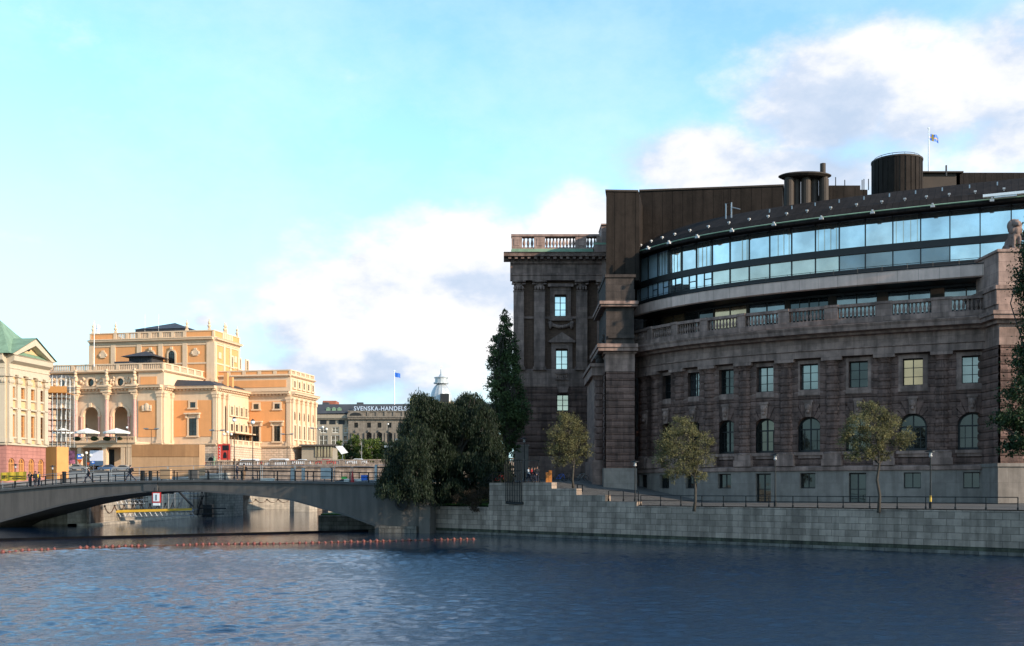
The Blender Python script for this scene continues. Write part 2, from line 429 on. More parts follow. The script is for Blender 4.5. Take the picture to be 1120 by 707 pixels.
def build_sky():
    nt = w.node_tree; N = nt.nodes.new; L = nt.links.new
    bg = nt.nodes['Background']; bg.inputs['Strength'].default_value = .11
    sky = N('ShaderNodeTexSky'); sky.sky_type = 'NISHITA'; sky.sun_disc = False
    sky.sun_elevation = SEL; sky.sun_rotation = math.atan2(sv.x, sv.y)
    sky.air_density = 1.0; sky.dust_density = .6; sky.ozone_density = 2.0
    tc = N('ShaderNodeTexCoord')
    def vm(op, a=None, b=None, va=None, vb=None):
        n = N('ShaderNodeVectorMath'); n.operation = op
        if a is not None: L(a, n.inputs[0])
        if va is not None: n.inputs[0].default_value = va
        if b is not None: L(b, n.inputs[1])
        if vb is not None: n.inputs[1].default_value = vb
        return n
    def m(op, a=None, b=None, va=None, vb=None, clamp=False):
        n = N('ShaderNodeMath'); n.operation = op; n.use_clamp = clamp
        if a is not None: L(a, n.inputs[0])
        if va is not None: n.inputs[0].default_value = va
        if b is not None: L(b, n.inputs[1])
        if vb is not None: n.inputs[1].default_value = vb
        return n.outputs[0]
    D = tc.outputs['Generated']
    mp_ = N('ShaderNodeMapping'); mp_.inputs['Scale'].default_value = (1,1,1.7); L(D, mp_.inputs['Vector'])
    def noise(scale, detail, rough, off=None, vec=None):
        n = N('ShaderNodeTexNoise'); n.inputs['Scale'].default_value = scale; n.inputs['Detail'].default_value = detail; n.inputs['Roughness'].default_value = rough
        v = vec or mp_.outputs['Vector']
        if off: a = vm('ADD', v, vb=off); v = a.outputs['Vector']
        L(v, n.inputs['Vector']); return n.outputs['Fac']
    n1 = noise(7, 9, .58); n1b = noise(7, 6, .58, (-.035,.02,-.055)); n2 = noise(2.2, 6, .6, (3,1,2)); wis = noise(3.2, 9, .66, (5,2,.3))
    # cloud banks: where in the sky (direction, half-widths in x and z, strength)
    banks = [(920,110,135,85,1.05), (1010,120,120,75,1.), (755,180,110,50,1.05), (880,200,170,60,.95), (1110,150,110,80,.85), (640,240,80,45,.95), (1120,90,120,90,1.),
             (440,300,165,95,1.05), (345,345,125,85,1.05), (520,330,105,115,1.05), (400,400,210,60,1.), (470,420,160,70,.75), (430,225,110,32,.35),
             (222,350,48,30,.8), (300,420,130,50,.5), (20,262,60,20,.30), (10,390,150,20,.2)]
    tot = None
    for (x, y, rx, rz, st) in banks:
        d = Vector(((x-560)/F, 1, (HZ-y)/F)); dl = d.length; d.normalize()
        s1 = vm('SUBTRACT', D, vb=tuple(d)); s2 = vm('MULTIPLY', s1.outputs['Vector'], vb=(F*dl/rx, F*dl/rx*.6, F*dl/rz))
        ln = vm('LENGTH', s2.outputs['Vector']).outputs['Value']
        g = m('MULTIPLY', m('SUBTRACT', None, ln, va=1.25, clamp=False), None, vb=st)
        g = m('MAXIMUM', g, None, vb=0.)
        tot = g if tot is None else m('MAXIMUM', tot, g)
    # a thin scatter elsewhere so the sky behind the camera has clouds too
    tot = m('ADD', m('SUBTRACT', m('MULTIPLY', tot, None, vb=1.12), None, vb=.31), m('MULTIPLY', m('SUBTRACT', n2, None, vb=.70, clamp=True), None, vb=.9))
    def dens(n):
        q = m('ADD', tot, m('MULTIPLY', m('SUBTRACT', n, None, vb=.5), None, vb=2.1))
        return q
    q = dens(n1)
    r = N('ShaderNodeMapRange'); r.interpolation_type = 'SMOOTHSTEP'; L(q, r.inputs['Value']); r.inputs['From Min'].default_value = .02; r.inputs['From Max'].default_value = .62
    # lit side / shaded side from the offset density
    big = noise(2.8, 4, .5, (1,2,.4)); q2 = m('ADD', m('SUBTRACT', q, dens(n1b)), m('MULTIPLY', m('SUBTRACT', big, None, vb=.47), None, vb=1.5))
    sh = N('ShaderNodeMapRange'); L(q2, sh.inputs['Value']); sh.inputs['From Min'].default_value = -.32; sh.inputs['From Max'].default_value = .34
    cr = N('ShaderNodeValToRGB'); e = cr.color_ramp.elements
    e[0].position = 0; e[0].color = (3.6,4.4,5.6,1); e[1].position = 1; e[1].color = (7.0,6.9,7.0,1)
    x = e.new(.35); x.color = (4.4,5.0,6.0,1); x = e.new(.62); x.color = (5.8,6.0,6.4,1)
    L(sh.outputs['Result'], cr.inputs['Fac'])
    # wispy veil
    wr = N('ShaderNodeMapRange'); L(wis, wr.inputs['Value']); wr.inputs['From Min'].default_value = .42; wr.inputs['From Max'].default_value = .72; wr.inputs['To Max'].default_value = .55
    tint = N('ShaderNodeMix'); tint.data_type = 'RGBA'; tint.blend_type = 'MULTIPLY'; tint.inputs[0].default_value = 1
    L(sky.outputs[0], tint.inputs['A']); tint.inputs['B'].default_value = SKYTINT
    sz = N('ShaderNodeSeparateXYZ'); L(D, sz.inputs[0])
    hz = N('ShaderNodeMapRange'); hz.interpolation_type = 'SMOOTHSTEP'; L(sz.outputs['Z'], hz.inputs['Value']); hz.inputs['From Min'].default_value = .0; hz.inputs['From Max'].default_value = .30; hz.inputs['To Min'].default_value = .92; hz.inputs['To Max'].default_value = 0
    hm = N('ShaderNodeMix'); hm.data_type = 'RGBA'; L(hz.outputs['Result'], hm.inputs[0]); L(tint.outputs['Result'], hm.inputs['A']); hm.inputs['B'].default_value = (4.0,6.2,6.9,1)
    tint = hm
    mw = N('ShaderNodeMix'); mw.data_type = 'RGBA'; L(wr.outputs['Result'], mw.inputs[0]); L(tint.outputs['Result'], mw.inputs['A']); mw.inputs['B'].default_value = (5.4,6.8,7.1,1)
    mx = N('ShaderNodeMix'); mx.data_type = 'RGBA'; L(r.outputs['Result'], mx.inputs[0]); L(mw.outputs['Result'], mx.inputs['A']); L(cr.outputs['Color'], mx.inputs['B'])
    L(mx.outputs['Result'], bg.inputs['Color'])
SKYTINT = (1.95,2.38,2.42,1)
build_sky()

# ---------------------------------------------------------------- water
def make_water():
    m, nt, b = newmat('water'); N = nt.nodes.new; L = nt.links.new
    b.inputs['Base Color'].default_value = (.001,.012,.032,1); b.inputs['Roughness'].default_value = .07; b.inputs['IOR'].default_value = 1.55; b.inputs['Specular Tint'].default_value = (.27,.68,1.,1)
    b.inputs['Specular IOR Level'].default_value = .5
    tc = N('ShaderNodeTexCoord')
    mp_ = N('ShaderNodeMapping'); mp_.inputs['Scale'].default_value = (.55,1.25,1); L(tc.outputs['Object'], mp_.inputs['Vector'])
    n1 = N('ShaderNodeTexNoise'); n1.inputs['Scale'].default_value = 5; n1.inputs['Detail'].default_value = 5; n1.inputs['Roughness'].default_value = .62; L(mp_.outputs['Vector'], n1.inputs['Vector'])
    n2 = N('ShaderNodeTexNoise'); n2.inputs['Scale'].default_value = .16; n2.inputs['Detail'].default_value = 3; L(mp_.outputs['Vector'], n2.inputs['Vector'])
    # the wind dies out towards the bridge: ripples shrink with distance along the stream
    sp = N('ShaderNodeSeparateXYZ'); L(tc.outputs['Object'], sp.inputs[0])
    n4 = N('ShaderNodeTexNoise'); n4.inputs['Scale'].default_value = .05; n4.inputs['Detail'].default_value = 4; L(tc.outputs['Object'], n4.inputs['Vector'])
    yy = N('ShaderNodeMath'); yy.operation = 'MULTIPLY_ADD'; yy.inputs[1].default_value = 26; L(n4.outputs['Fac'], yy.inputs[0]); L(sp.outputs['Y'], yy.inputs[2])
    mr = N('ShaderNodeMapRange'); mr.interpolation_type = 'SMOOTHSTEP'; L(yy.outputs[0], mr.inputs['Value'])
    mr.inputs['From Min'].default_value = 88; mr.inputs['From Max'].default_value = 112; mr.inputs['To Min'].default_value = 1; mr.inputs['To Max'].default_value = .13
    hs = N('ShaderNodeMath'); hs.operation = 'MULTIPLY_ADD'; hs.inputs[1].default_value = 1.6; L(n2.outputs['Fac'], hs.inputs[0]); L(n1.outputs['Fac'], hs.inputs[2])
    hm = N('ShaderNodeMath'); hm.operation = 'MULTIPLY'; L(hs.outputs[0], hm.inputs[0]); L(mr.outputs['Result'], hm.inputs[1])
    bp = N('ShaderNodeBump'); bp.inputs['Strength'].default_value = 1.; bp.inputs['Distance'].default_value = .06
    L(hm.outputs[0], bp.inputs['Height']); L(bp.outputs['Normal'], b.inputs['Normal'])
make_water()
def water_mesh():
    """calm sheet to the horizon; the stretch in front of the bridge carries real ripples"""
    import numpy as np
    rs = np.random.RandomState(9); gx_ = np.arange(-78, 78.01, .17); gy_ = [24.]
    while gy_[-1] < 150: gy_.append(gy_[-1]+.07+gy_[-1]*.0014)
    gy_ = np.array(gy_); X, Y = np.meshgrid(gx_, gy_); Zw = np.zeros_like(X)
    for k in range(80):
        lam = .45*(1.7/.45)**(rs.rand()**1.2); th = rs.normal()*.75+pi/2+.35; kk = 2*pi/lam
        Zw += lam*.0046*rs.uniform(.5,1.2)*np.sin(kk*(X*cos(th)+Y*sin(th))+rs.rand()*6.28+.6*np.sin(X*.21+k)+.6*np.sin(Y*.17+2*k))
    patch = .75+.35*np.sin(X*.07+1.3*np.sin(Y*.09))*np.sin(Y*.11+.8*np.sin(X*.05))
    lim = 99+5*np.sin(X*.06)+3*np.sin(X*.19+1); calm = 1/(1+np.exp((Y-lim)/2.2))
    amp = (.14+.86*calm)*patch
    edge = np.clip(np.minimum(np.minimum(X+78, 78-X), np.minimum(Y-24, 150-Y))/4, 0, 1)
    Zw *= amp*edge*WAVE
    ny, nx = X.shape; co = np.stack([X,Y,Zw],2).reshape(-1,3).astype(np.float32)
    idx = np.arange(ny*nx).reshape(ny,nx); q = np.stack([idx[:-1,:-1],idx[:-1,1:],idx[1:,1:],idx[1:,:-1]],2).reshape(-1,4)
    y1 = float(gy_[-1]); base = len(co)
    outer = np.array([(-1500,-300,0),(1500,-300,0),(1500,1500,0),(-1500,1500,0),(-78,24,0),(78,24,0),(78,y1,0),(-78,y1,0)],np.float32); outer[6:,1] = y1; outer[5:7,0] = gx_[-1]
    co = np.concatenate([co,outer]); q = np.concatenate([q, base+np.array([(0,1,5,4),(1,2,6,5),(2,3,7,6),(3,0,4,7)])])
    me = bpy.data.meshes.new('water'); me.vertices.add(len(co)); me.vertices.foreach_set('co', co.ravel()); me.loops.add(len(q)*4)
    me.loops.foreach_set('vertex_index', q.ravel().astype(np.int32)); me.polygons.add(len(q)); me.polygons.foreach_set('loop_start', np.arange(0,len(q)*4,4,dtype=np.int32))
    me.polygons.foreach_set('use_smooth', np.ones(len(q),dtype=bool)); me.materials.append(MATS['water']); me.update(); me.validate()
    o = bpy.data.objects.new('water', me); COL.objects.link(o); return o
WAVE = .86
struct(water_mesh())

# ---------------------------------------------------------------- left bank
LB = [(-140,-60),(-120,160),(-80,158),(-62,153),(-59.5,155),(-59.5,168),(-59.5,232),(-72,236),(-72,262)]   # quay line
def lz(Y): return 5.2 if Y < 162 else (5.2+(Y-162)/88*4.2 if Y < 250 else 9.4)
gb = MB()
rows = []
gb.add([(x,y,5.2) for x,y in ((-700,-60),(-140,-60),(-120.2,160.2),(-80,158.3),(-62.2,153.4),(-60,155.3),(-60,162),(-700,162))], [tuple(range(8))])
for (x, y) in [(-59.5,162),(-59.5,168),(-59.5,232),(-72,236),(-72,262)]:
    rows.append([(x-.5,y,lz(y)), (-110,y,lz(y)+.0), (-700,y,lz(y))])
for a, b in zip(rows, rows[1:]):
    for k in range(2): gb.add([a[k],b[k],b[k+1],a[k+1]], [(0,1,2,3)])
gb.add([(-700,262,9.4),(-72.2,262,9.4),(-69.2,279.2,9.4),(-69.2,900,9.4),(-700,900,9.4)], [(0,1,2,3,4)])
gb.add([(-69.2,279.2,9.4),(-52.1,289.3,9.4),(-47.1,302.3,9.4),(-46,302.5,9.4),(-46,900,9.4),(-69.2,900,9.4)], [(0,1,2,3,4,5)])
gb.add([(-46,302.5,9.4),(40,322.5,9.4),(420,360.5,9.4),(900,380,9.4),(900,900,9.4),(-46,900,9.4)], [(0,1,2,3,4,5)])
gb.add([(-1800,900,9.2),(1800,900,9.2),(2500,3000,9.2),(-2500,3000,9.2)], [(0,1,2,3)])
struct(gb.build('ground', 'far_ground'))
rb = MB(); rb.prism([(-200,162),(-62,158),(-62,166),(-200,170)], 5.0, 5.45)   # road on the left bank
rb.prism([(-250,244),(-73,248),(-73,262),(-250,262)], 9.1, 9.43)
struct(rb.build('road', 'asphalt'))
sq = MB(); sq.prism([(-300,160),(-61.5,160),(-61.5,166),(-300,166)], 5.3, 5.74)
struct(sq.build('pavement', 'paving'))

def quay(name, pts, z0, zt, m, label, thick=1.6, cope=.28, parts=True):
    q = thing(name, label, 'wall', (pts[0][0], pts[0][1], 0))
    b = MB()
    acc = 0
    for (x0,y0),(x1,y1) in zip(pts, pts[1:]):
        l = math.hypot(x1-x0, y1-y0); ux, uy = (x1-x0)/l, (y1-y0)/l
        t0 = zt(y0) if callable(zt) else zt; t1 = zt(y1) if callable(zt) else zt
        nx, ny = uy, -ux
        b.add([(x0,y0,z0),(x1,y1,z0),(x1,y1,t1),(x0,y0,t0)], [(0,1,2,3)], [[(acc,z0),(acc+l,z0),(acc+l,t1),(acc,t0)]])
        b.add([(x0,y0,t0),(x1,y1,t1),(x1-nx*thick,y1-ny*thick,t1),(x0-nx*thick,y0-ny*thick,t0)], [(0,1,2,3)])
        acc += l
    b.build('wall_face', m, q)
    return q
QL = quay('quay_wall', LB, -2, lambda y: lz(y)+.12, 'pale_quay', 'pale stone quay wall hung with chains on the left bank under the near bridge')
QM = quay('quay_wall', [(-72,262),(-69,279),(-52,289),(-47,302),(40,322),(420,360)], -2, 9.5, 'pale_quay', 'sunlit cream quay wall seen under the arch beyond the far bridge')
# ledge and chains and arched niche on the left quay wall
lg = MB()
for (x0,y0),(x1,y1) in zip(LB[1:7], LB[2:7]):
    lg.prism([(x0,y0),(x0+1.3,y0),(x1+1.3,y1),(x1,y1)], -1, .35)
lg.build('ledge', 'pale_quay', QL)
def wx(y):
    for (x0,y0),(x1,y1) in zip(LB[4:], LB[5:]):
        if y0 <= y <= y1 and y < 232: return x0+(x1-x0)*(y-y0)/(y1-y0)
def swag(q, y0, n, step, sag=1.05, zt=2.7, xo=.12, fx=wx):
    for k in range(n):
        a = y0+k*step; P = []
        for i in range(9):
            t = i/8; y = a+step*t; P.append((fx(y)+xo, y, zt-sag*4*t*(1-t)))
        b = MB(); b.tube(P, .06, 5); b.build('chain', 'rope', q)
        b = MB(); b.sphere((fx(a)+xo, a, zt), .16, 8, 5); b.box(fx(a)-.1, fx(a)+xo, a-.08, a+.08, zt-.1, zt+.1); b.build('chain_ring', 'iron', q)
swag(QL, 160, 9, 4.)
for k in range(4):
    P_ = []
    for i in range(9): t_ = (k+i/8)/4; P_.append((-78+15.5*t_, 157.3-4.3*t_, 2.7-1.05*4*(i/8)*(1-i/8)))
    b = MB(); b.tube(P_, .06, 5); b.build('chain', 'rope', QL)
def wx2(y): return -69+17*(y-279)/10
swag(QM, 279.4, 6, 1.5, .8, 2.5, .25, wx2)
nb = MB(map=frame(-60.0+.03, 160.3, 0.07, 1.0))
nb.map = frame(-59.4, 156.2, 0, 1)
P = [(-2.2,.3)]+[(-2.2*cos(pi*k/14), 1.9+2.2*sin(pi*k/14)) for k in range(15)]+[(2.2,.3)]
nb.add([(x,.0,z) for x,z in P], [tuple(range(len(P)))])
nb.box(-.05,.05,.0,.06,.3,4.0); nb.box(-2.1,2.1,.0,.06,1.9,2.0)
nb.build('arched_gate', 'bronze', QL)
ng = MB(map=nb.map)
for k in range(14):
    a0, a1 = pi*k/14, pi*(k+1)/14
    ng.vprism([(-2.2*cos(a0),1.9+2.2*sin(a0)),(-2.7*cos(a0),1.9+2.7*sin(a0)),(-2.7*cos(a1),1.9+2.7*sin(a1)),(-2.2*cos(a1),1.9+2.2*sin(a1))], -.1, .25)
ng.box(-2.7,-2.2,-.1,.25,.3,1.9); ng.box(2.2,2.7,-.1,.25,.3,1.9)
ng.build('arch_surround', 'quay_granite', QL)
# red and white lifebuoy post on the wall
lb = MB(); lb.box(-.3,.3,-.1,.1,1.2,1.7); lb.cur = 1; lb.box(-.3,.3,-.12,.12,1.7,2.1); lb.cur = 0; lb.box(-.3,.3,-.1,.1,2.1,2.6); lb.box(-.06,.06,-.06,.06,.3,1.2)
o = lb.build('depth_marker', ['red_paint','white_paint']); o.location = (px(24,154.2), 154.2, 0)
tag(o, 'small red and white marker board standing against the chained quay wall', 'marker')

# ---------------------------------------------------------------- the parliament island
K = Vector((-8.9,130.2)); QD = Vector((.7245,-.69)).normalized(); QN = Vector((-QD.y, QD.x))   # QN points to land
def tw(x, y): p = Vector((x,y))-K; return p.dot(QD), p.dot(QN)
def qp(t, wv): p = K+QD*t+QN*wv; return p.x, p.y
def isl_z(t, wv):
    if t < 12: b = 5.85
    elif t < 29: b = 5.85+(3.45-5.85)*(t-12)/17
    else: b = 3.45
    return b+min(wv, 40)*.022+ (max(0, min(wv-14,30))*.02 if t < 29 else 0)
ig = MB()
ts = [8.7,12,15,18,20,22,24,26,29,34,45,60,80,120]; wsv = [.3,3,6,10,14,20,30,60,110]
for a, b in zip(ts, ts[1:]):
    for c, d in zip(wsv, wsv[1:]):
        ig.add([qp(t,v)+(isl_z(t,v),) for t, v in ((a,c),(b,c),(b,d),(a,d))], [(0,1,2,3)])
for a, b in ((-45,-8),(-8,8.7)):
    for c, d in zip(wsv[3:], wsv[4:]):
        ig.add([qp(t,v)+(isl_z(8,v),) for t, v in ((a,c),(b,c),(b,d),(a,d))], [(0,1,2,3)])
struct(ig.build('pavement', 'paving'))
kb = MB()
for a, b in zip(ts[8:], ts[9:]):     # kerbed walkway strip along the railing
    kb.add([qp(t,v)+(isl_z(t,v)+dz,) for t, v, dz in ((a,.3,.12),(b,.3,.12),(b,3.2,.12),(a,3.2,.12))], [(0,1,2,3)])
    kb.add([qp(t,v)+(isl_z(t,v)+dz,) for t, v, dz in ((a,3.2,.12),(b,3.2,.12),(b,3.2,-.05),(a,3.2,-.05))], [(0,1,2,3)])
struct(kb.build('footpath', 'paving'))
rp = MB()
for a, b in zip(ts[1:], ts[2:]):     # cobbled strip at the foot of the parliament, up the ramp
    rp.add([qp(t,v)+(isl_z(t,v)+.006,) for t, v in ((a,3.6),(b,3.6),(b,9.5),(a,9.5))], [(0,1,2,3)])
struct(rp.build('road', 'setts'))
lw = MB()
N_ = 10
for i in range(N_):
    for j in range(6):
        def gp(i, j):
            t = -2.2+10.8*i/N_; v = .7+9.3*j/6
            x, y = qp(t, v); return (x, y, 3.1+.16*j+.12*sin(i*1.3+j)+(.2 if j > 3 else 0))
        lw.add([gp(i,j),gp(i+1,j),gp(i+1,j+1),gp(i,j+1)], [(0,1,2,3)])
o = lw.build('lawn', 'grass'); struct(o)

# island quay wall: lower wall all along, upper courses stepping down
iq = thing('quay_wall', 'long grey granite quay wall with stepped upper courses under the parliament', 'wall', (K.x,K.y,0))
b = MB()
def seg(mb, t0, t1, z0, z1, w0=0., w1=.9, mz=None):
    a, c = qp(t0,w0), qp(t1,w0); e, g = qp(t1,w1), qp(t0,w1)
    mb.add([a+(z0,),c+(z0,),c+(z1,),a+(z1,)], [(0,1,2,3)], [[(t0,z0),(t1,z0),(t1,z1),(t0,z1)]])
    mb.add([a+(z1,),c+(z1,),e+(z1,),g+(z1,)], [(0,1,2,3)])
    mb.add([g+(z0,),e+(z0,),e+(z1,),g+(z1,)], [(3,2,1,0)])
    for q, r_ in ((a,g),(c,e)): mb.add([q+(z0,),r_+(z0,),r_+(z1,),q+(z1,)], [(0,1,2,3)], [[(0,z0),(w1-w0,z0),(w1-w0,z1),(0,z1)]])
seg(b, -1.6, 29.6, -2, 3.02, 0, 1.2); seg(b, 29.6, 75, -2, 3.02, 0, 1.2)
b.build('wall_face', 'quay_granite', iq)
b = MB(); seg(b, -1.6, 8.6, 3.022, 3.14, -.03, .9); seg(b, 8.6, 29.55, 3.022, 3.5, .02, 1.0); seg(b, 29.6, 75, 3.022, 3.5, .02, 1.0)
b.build('coping', 'quay_granite', iq)
b = MB(); seg(b, 8.7, 18.1, 3.502, 5.9, .05, .9); seg(b, 18.12, 21.6, 3.502, 5.24, .05, .9); seg(b, 21.62, 25.5, 3.502, 4.58, .05, .9); seg(b, 25.52, 29.5, 3.502, 3.95, .05, .9)
b.build('upper_wall', 'quay_granite', iq)
b = MB()
a, c = qp(8.7,.9), qp(8.7,10)
b.add([a+(2.5,),c+(2.5,),c+(5.9,),a+(5.9,)], [(0,1,2,3)], [[(0,2.5),(9,2.5),(9,5.9),(0,5.9)]])
a, c = qp(8.7,10), qp(-12,10)
b.add([a+(2.5,),c+(2.5,),c+(5.9,),a+(5.9,)], [(0,1,2,3)], [[(0,2.5),(20,2.5),(20,5.9),(0,5.9)]])
b.build('upper_wall', 'quay_granite', iq)
b = MB(); seg(b, -1.6, 75, -1, .28, -.22, .0)
b.build('waterline_ledge', 'dark_granite', iq)
b = MB(); seg(b, -1.6, 75, -.5, .62, -.004, .0); b.build('tide_mark', 'algae', iq)
# back and west edge of the island (behind the bridge) 
islet = MB(); islet.prism([(px(348,143),143),(px(372,160),176),(0,190),(0,150),(-6,141),(px(418,141),141)], -2, 1.75)
o = islet.build('islet_wall', 'dark_granite'); tag(o, 'low dark stone islet wall topped with grass behind the right bridge abutment', 'wall')
gg = MB(); gg.prism([(px(350,144),144.5),(px(372,160),174),(0,188),(0,150),(-7,143),(px(420,142),143)], 1.755, 1.95)
struct(gg.build('grass_bank', 'grass'))
bs = MB(); bs.prism([(-16,150),(60,150),(60,300),(-16,300)], -2, 5.9); struct(bs.build('island_ground', 'paving'))
# ---------------------------------------------------------------- parliament, west building (bowed front)
CX = [8.47787115e-03,1.15153701e-01,-5.09392114,45.0688806]; CY = [4.53728518e-03,2.64367649e-02,2.26933583,107.421031]
pv = lambda c, t: ((c[0]*t+c[1])*t+c[2])*t+c[3]
PL = []; acc = 0
for k in range(0, 1301):
    t = -3.5+k*.01; x, y = pv(CX,t), pv(CY,t)
    if PL: acc += math.hypot(x-PL[-1][1], y-PL[-1][2])
    PL.append((t, x, y, acc))
def S(t):            # bay index -> arc length
    k = min(max((t+3.5)/.01, 0), 1299); i = int(k); f = k-i
    return PL[i][3]*(1-f)+PL[i+1][3]*f
LEN = acc
def bow(s, d, z):
    k = min(max(s, 0), LEN-.001)
    lo, hi = 0, len(PL)-1
    while hi-lo > 1:
        m_ = (lo+hi)//2
        if PL[m_][3] <= k: lo = m_
        else: hi = m_
    a, b2 = PL[lo], PL[hi]; f = (k-a[3])/(b2[3]-a[3]); l = b2[3]-a[3]
    j0, j1 = PL[max(lo-20,0)], PL[min(hi+20,len(PL)-1)]
    tx, ty = j1[1]-j0[1], j1[2]-j0[2]; tl = math.hypot(tx,ty); tx /= tl; ty /= tl
    # increasing s runs to the left and away; outside is to its left-hand side seen from above -> (-ty... )
    nx, ny = -ty, tx
    if nx*(-1)+ny*(-1) < 0: nx, ny = -nx, -ny
    ex = s-k
    return (a[1]+(b2[1]-a[1])*f+tx*ex+nx*d, a[2]+(b2[2]-a[2])*f+ty*ex+ny*d, z)
def flip(mp): return mp
PB = thing('parliament_building', 'dark brown granite parliament building with a bowed front and glazed top storeys', 'building', (35,125,3.5))
S0, S1 = S(-.62), S(8.35)
def srange(a, b, st=1.0):
    n = max(1, int((b-a)/st)); return [a+(b-a)*i/n for i in range(n+1)]
# the plinth
def E_(z): return z+EYE
b = MB(map=bow)
ops = []
doors = []
for i in range(9):
    s = S(i)
    if i in (2,4): ops.append((s-.85,s+.85,3.3,6.85,False)); doors.append(i)
    else: ops.append((s-.8,s+.8,5.25,6.85,False))
b.wall(S0, S1, 2.5, 7.05, ops, d=.62, depth=.6, step=1.0)
b.build('plinth', 'grey_plinth', PB)
b = MB(map=bow); b.sweep(srange(S0,S1), [(.62,7.05),(.78,7.1),(.78,7.4),(.66,7.56),(.0,7.6)], closed=False); b.build('plinth_moulding', 'smooth_granite', PB)
# rusticated storey with arched and square windows
b = MB(map=bow); ops = []
for i in range(9):
    s = S(i); ops.append((s-1.32,s+1.32,9.05,12.75,True)); ops.append((s-.95,s+.95,15.55,18.25,False))
b.wall(S0, S1, 7.55, 18.75, ops, d=0, depth=.75, course=.78, bulge=.15, step=1.0, joff=7.55, gap=.06)
b.build('wall', 'rustic_granite', PB)
def win_rect(parent, mp, s, z0, z1, w, m='pane_dark', bars=(1,3), fr='frame_dark', d=-.5, t=.07):
    W = MB(map=mp)
    for q in (-w/2, w/2): W.box(s+q-t, s+q+t, d-.06, d+.08, z0, z1)
    W.box(s-w/2, s+w/2, d-.06, d+.08, z0, z0+t*1.6); W.box(s-w/2, s+w/2, d-.06, d+.08, z1-t*1.6, z1)
    nv, nh = bars
    for k in range(1, nv+1): q = -w/2+w*k/(nv+1); W.box(s+q-t*.6, s+q+t*.6, d-.05, d+.07, z0+.1, z1-.1)
    for k in range(1, nh+1): z = z0+(z1-z0)*k/(nh+1); W.box(s-w/2, s+w/2, d-.03, d+.05, z-t*.4, z+t*.4)
    o = W.build('window', fr, parent)
    G = MB(map=mp); G.add([(s-w/2,d,z0),(s+w/2,d,z0),(s+w/2,d,z1),(s-w/2,d,z1)], [(0,1,2,3)]); G.build('pane', m, o)
    return o
def win_arch(parent, mp, s, z0, z1, w, m='pane_dark', fr='frame_dark', d=-.6, t=.09, rect_t=None, nm='window'):
    R = w/2; zc = z1-R
    W = MB(map=mp)
    out = [(R*cos(pi*k/12), R*sin(pi*k/12)) for k in range(13)]
    for k in range(12):
        (x0,y0),(x1,y1) = out[k], out[k+1]; f = 1-2.2*t/R
        W.vprism([(s+x0,zc+y0),(s+x0*f,zc+y0*f),(s+x1*f,zc+y1*f),(s+x1,zc+y1)], d-.05, d+.1)
    for q in (-1,1): W.box(s+q*R, s+q*(R-2.2*t), d-.05, d+.1, z0, zc)
    W.box(s-R, s+R, d-.05, d+.1, z0, z0+.25); W.box(s-R, s+R, d-.05, d+.09, zc-t*.8, zc+t*.8)
    W.box(s-t*.7, s+t*.7, d-.05, d+.09, z0, z1-.1)
    for q in (-1,1): W.box(s+q*R*.5-t*.35, s+q*R*.5+t*.35, d-.04, d+.06, z0, zc)
    W.box(s-R, s+R, d-.04, d+.06, (z0+zc)/2-t*.3, (z0+zc)/2+t*.3)
    o = W.build(nm, fr, parent)
    G = MB(map=mp); pts = [(s-R,z0),(s+R,z0)]+[(s+x,zc+y) for x,y in out]
    G.add([(x,d,z) for x,z in pts], [tuple(range(len(pts)))]); G.build('pane', m, o)
    return o
upm = ['pane_dim','pane_warm','pane_dark','pane_dim','pane_dim','pane_dark','pane_dim','pane_dark','pane_dark']
for i in range(9):
    s = S(i)
    win_arch(PB, bow, s, 9.05, 12.75, 2.64, ('pane_dark','pane_dark','pane_dim2','pane_dark','pane_dim2','pane_dark','pane_dark','pane_dim2','pane_dark')[i])
    win_rect(PB, bow, s, 15.55, 18.25, 1.9, upm[i], (1,2))
    if i in doors:
        o = win_rect(PB, bow, s, 3.5, 6.85, 1.7, 'pane_dark', (1,1), d=.12, t=.1); o.name = 'door'
    else: win_rect(PB, bow, s, 5.25, 6.85, 1.6, 'pane_dark', (1,0), d=.1)
    # stone surround of the upper window
    b = MB(map=bow)
    for q in (-1,1): b.box(s+q*.95, s+q*1.45, 0, .20, 15.25, 18.6)
    b.box(s-.95, s+.95, 0, .20, 18.25, 18.6); b.box(s-1.5, s+1.5, 0, .26, 14.95, 15.27); b.box(s-.948, s+.948, 0, .2, 15.27, 15.549)
    b.build('window_surround', 'smooth_granite', PB)
    # radiating stones of the arch, head on the keystone, sill
    b = MB(map=bow); zc = 12.75-1.32
    n = 11
    for k in range(n):
        if k == n//2: continue
        a0, a1 = pi*k/n+.02, pi*(k+1)/n-.02; L_ = 2.45 if k%2 == 0 else 2.05
        if abs(k-n//2) <= 2: L_ += .35
        b.vprism([(s+1.34*cos(a0),zc+1.34*sin(a0)),(s+L_*cos(a0),zc+L_*sin(a0)),(s+L_*cos(a1),zc+L_*sin(a1)),(s+1.34*cos(a1),zc+1.34*sin(a1))], 0, .26)
    b.build('arch_stones', 'rustic_granite', PB)
    b = MB(map=bow); b.vprism([(s-.28,12.7),(s+.28,12.7),(s+.42,14.4),(s-.42,14.4)], 0, .45)
    b.sphere((s,.45,13.7), .34, 8, 6, sz=1.25); b.sphere((s,.6,13.25), .2, 6, 5); b.box(s-.5,s+.5,0,.5,14.2,14.42)
    b.build('keystone', 'smooth_granite', PB)
    b = MB(map=bow); b.box(s-1.55, s+1.55, 0, .38, 8.72, 9.04); b.box(s-1.4, s+1.4, 0, .25, 8.4, 8.72)
    b.build('sill', 'smooth_granite', PB)
    if i not in doors:
        pass
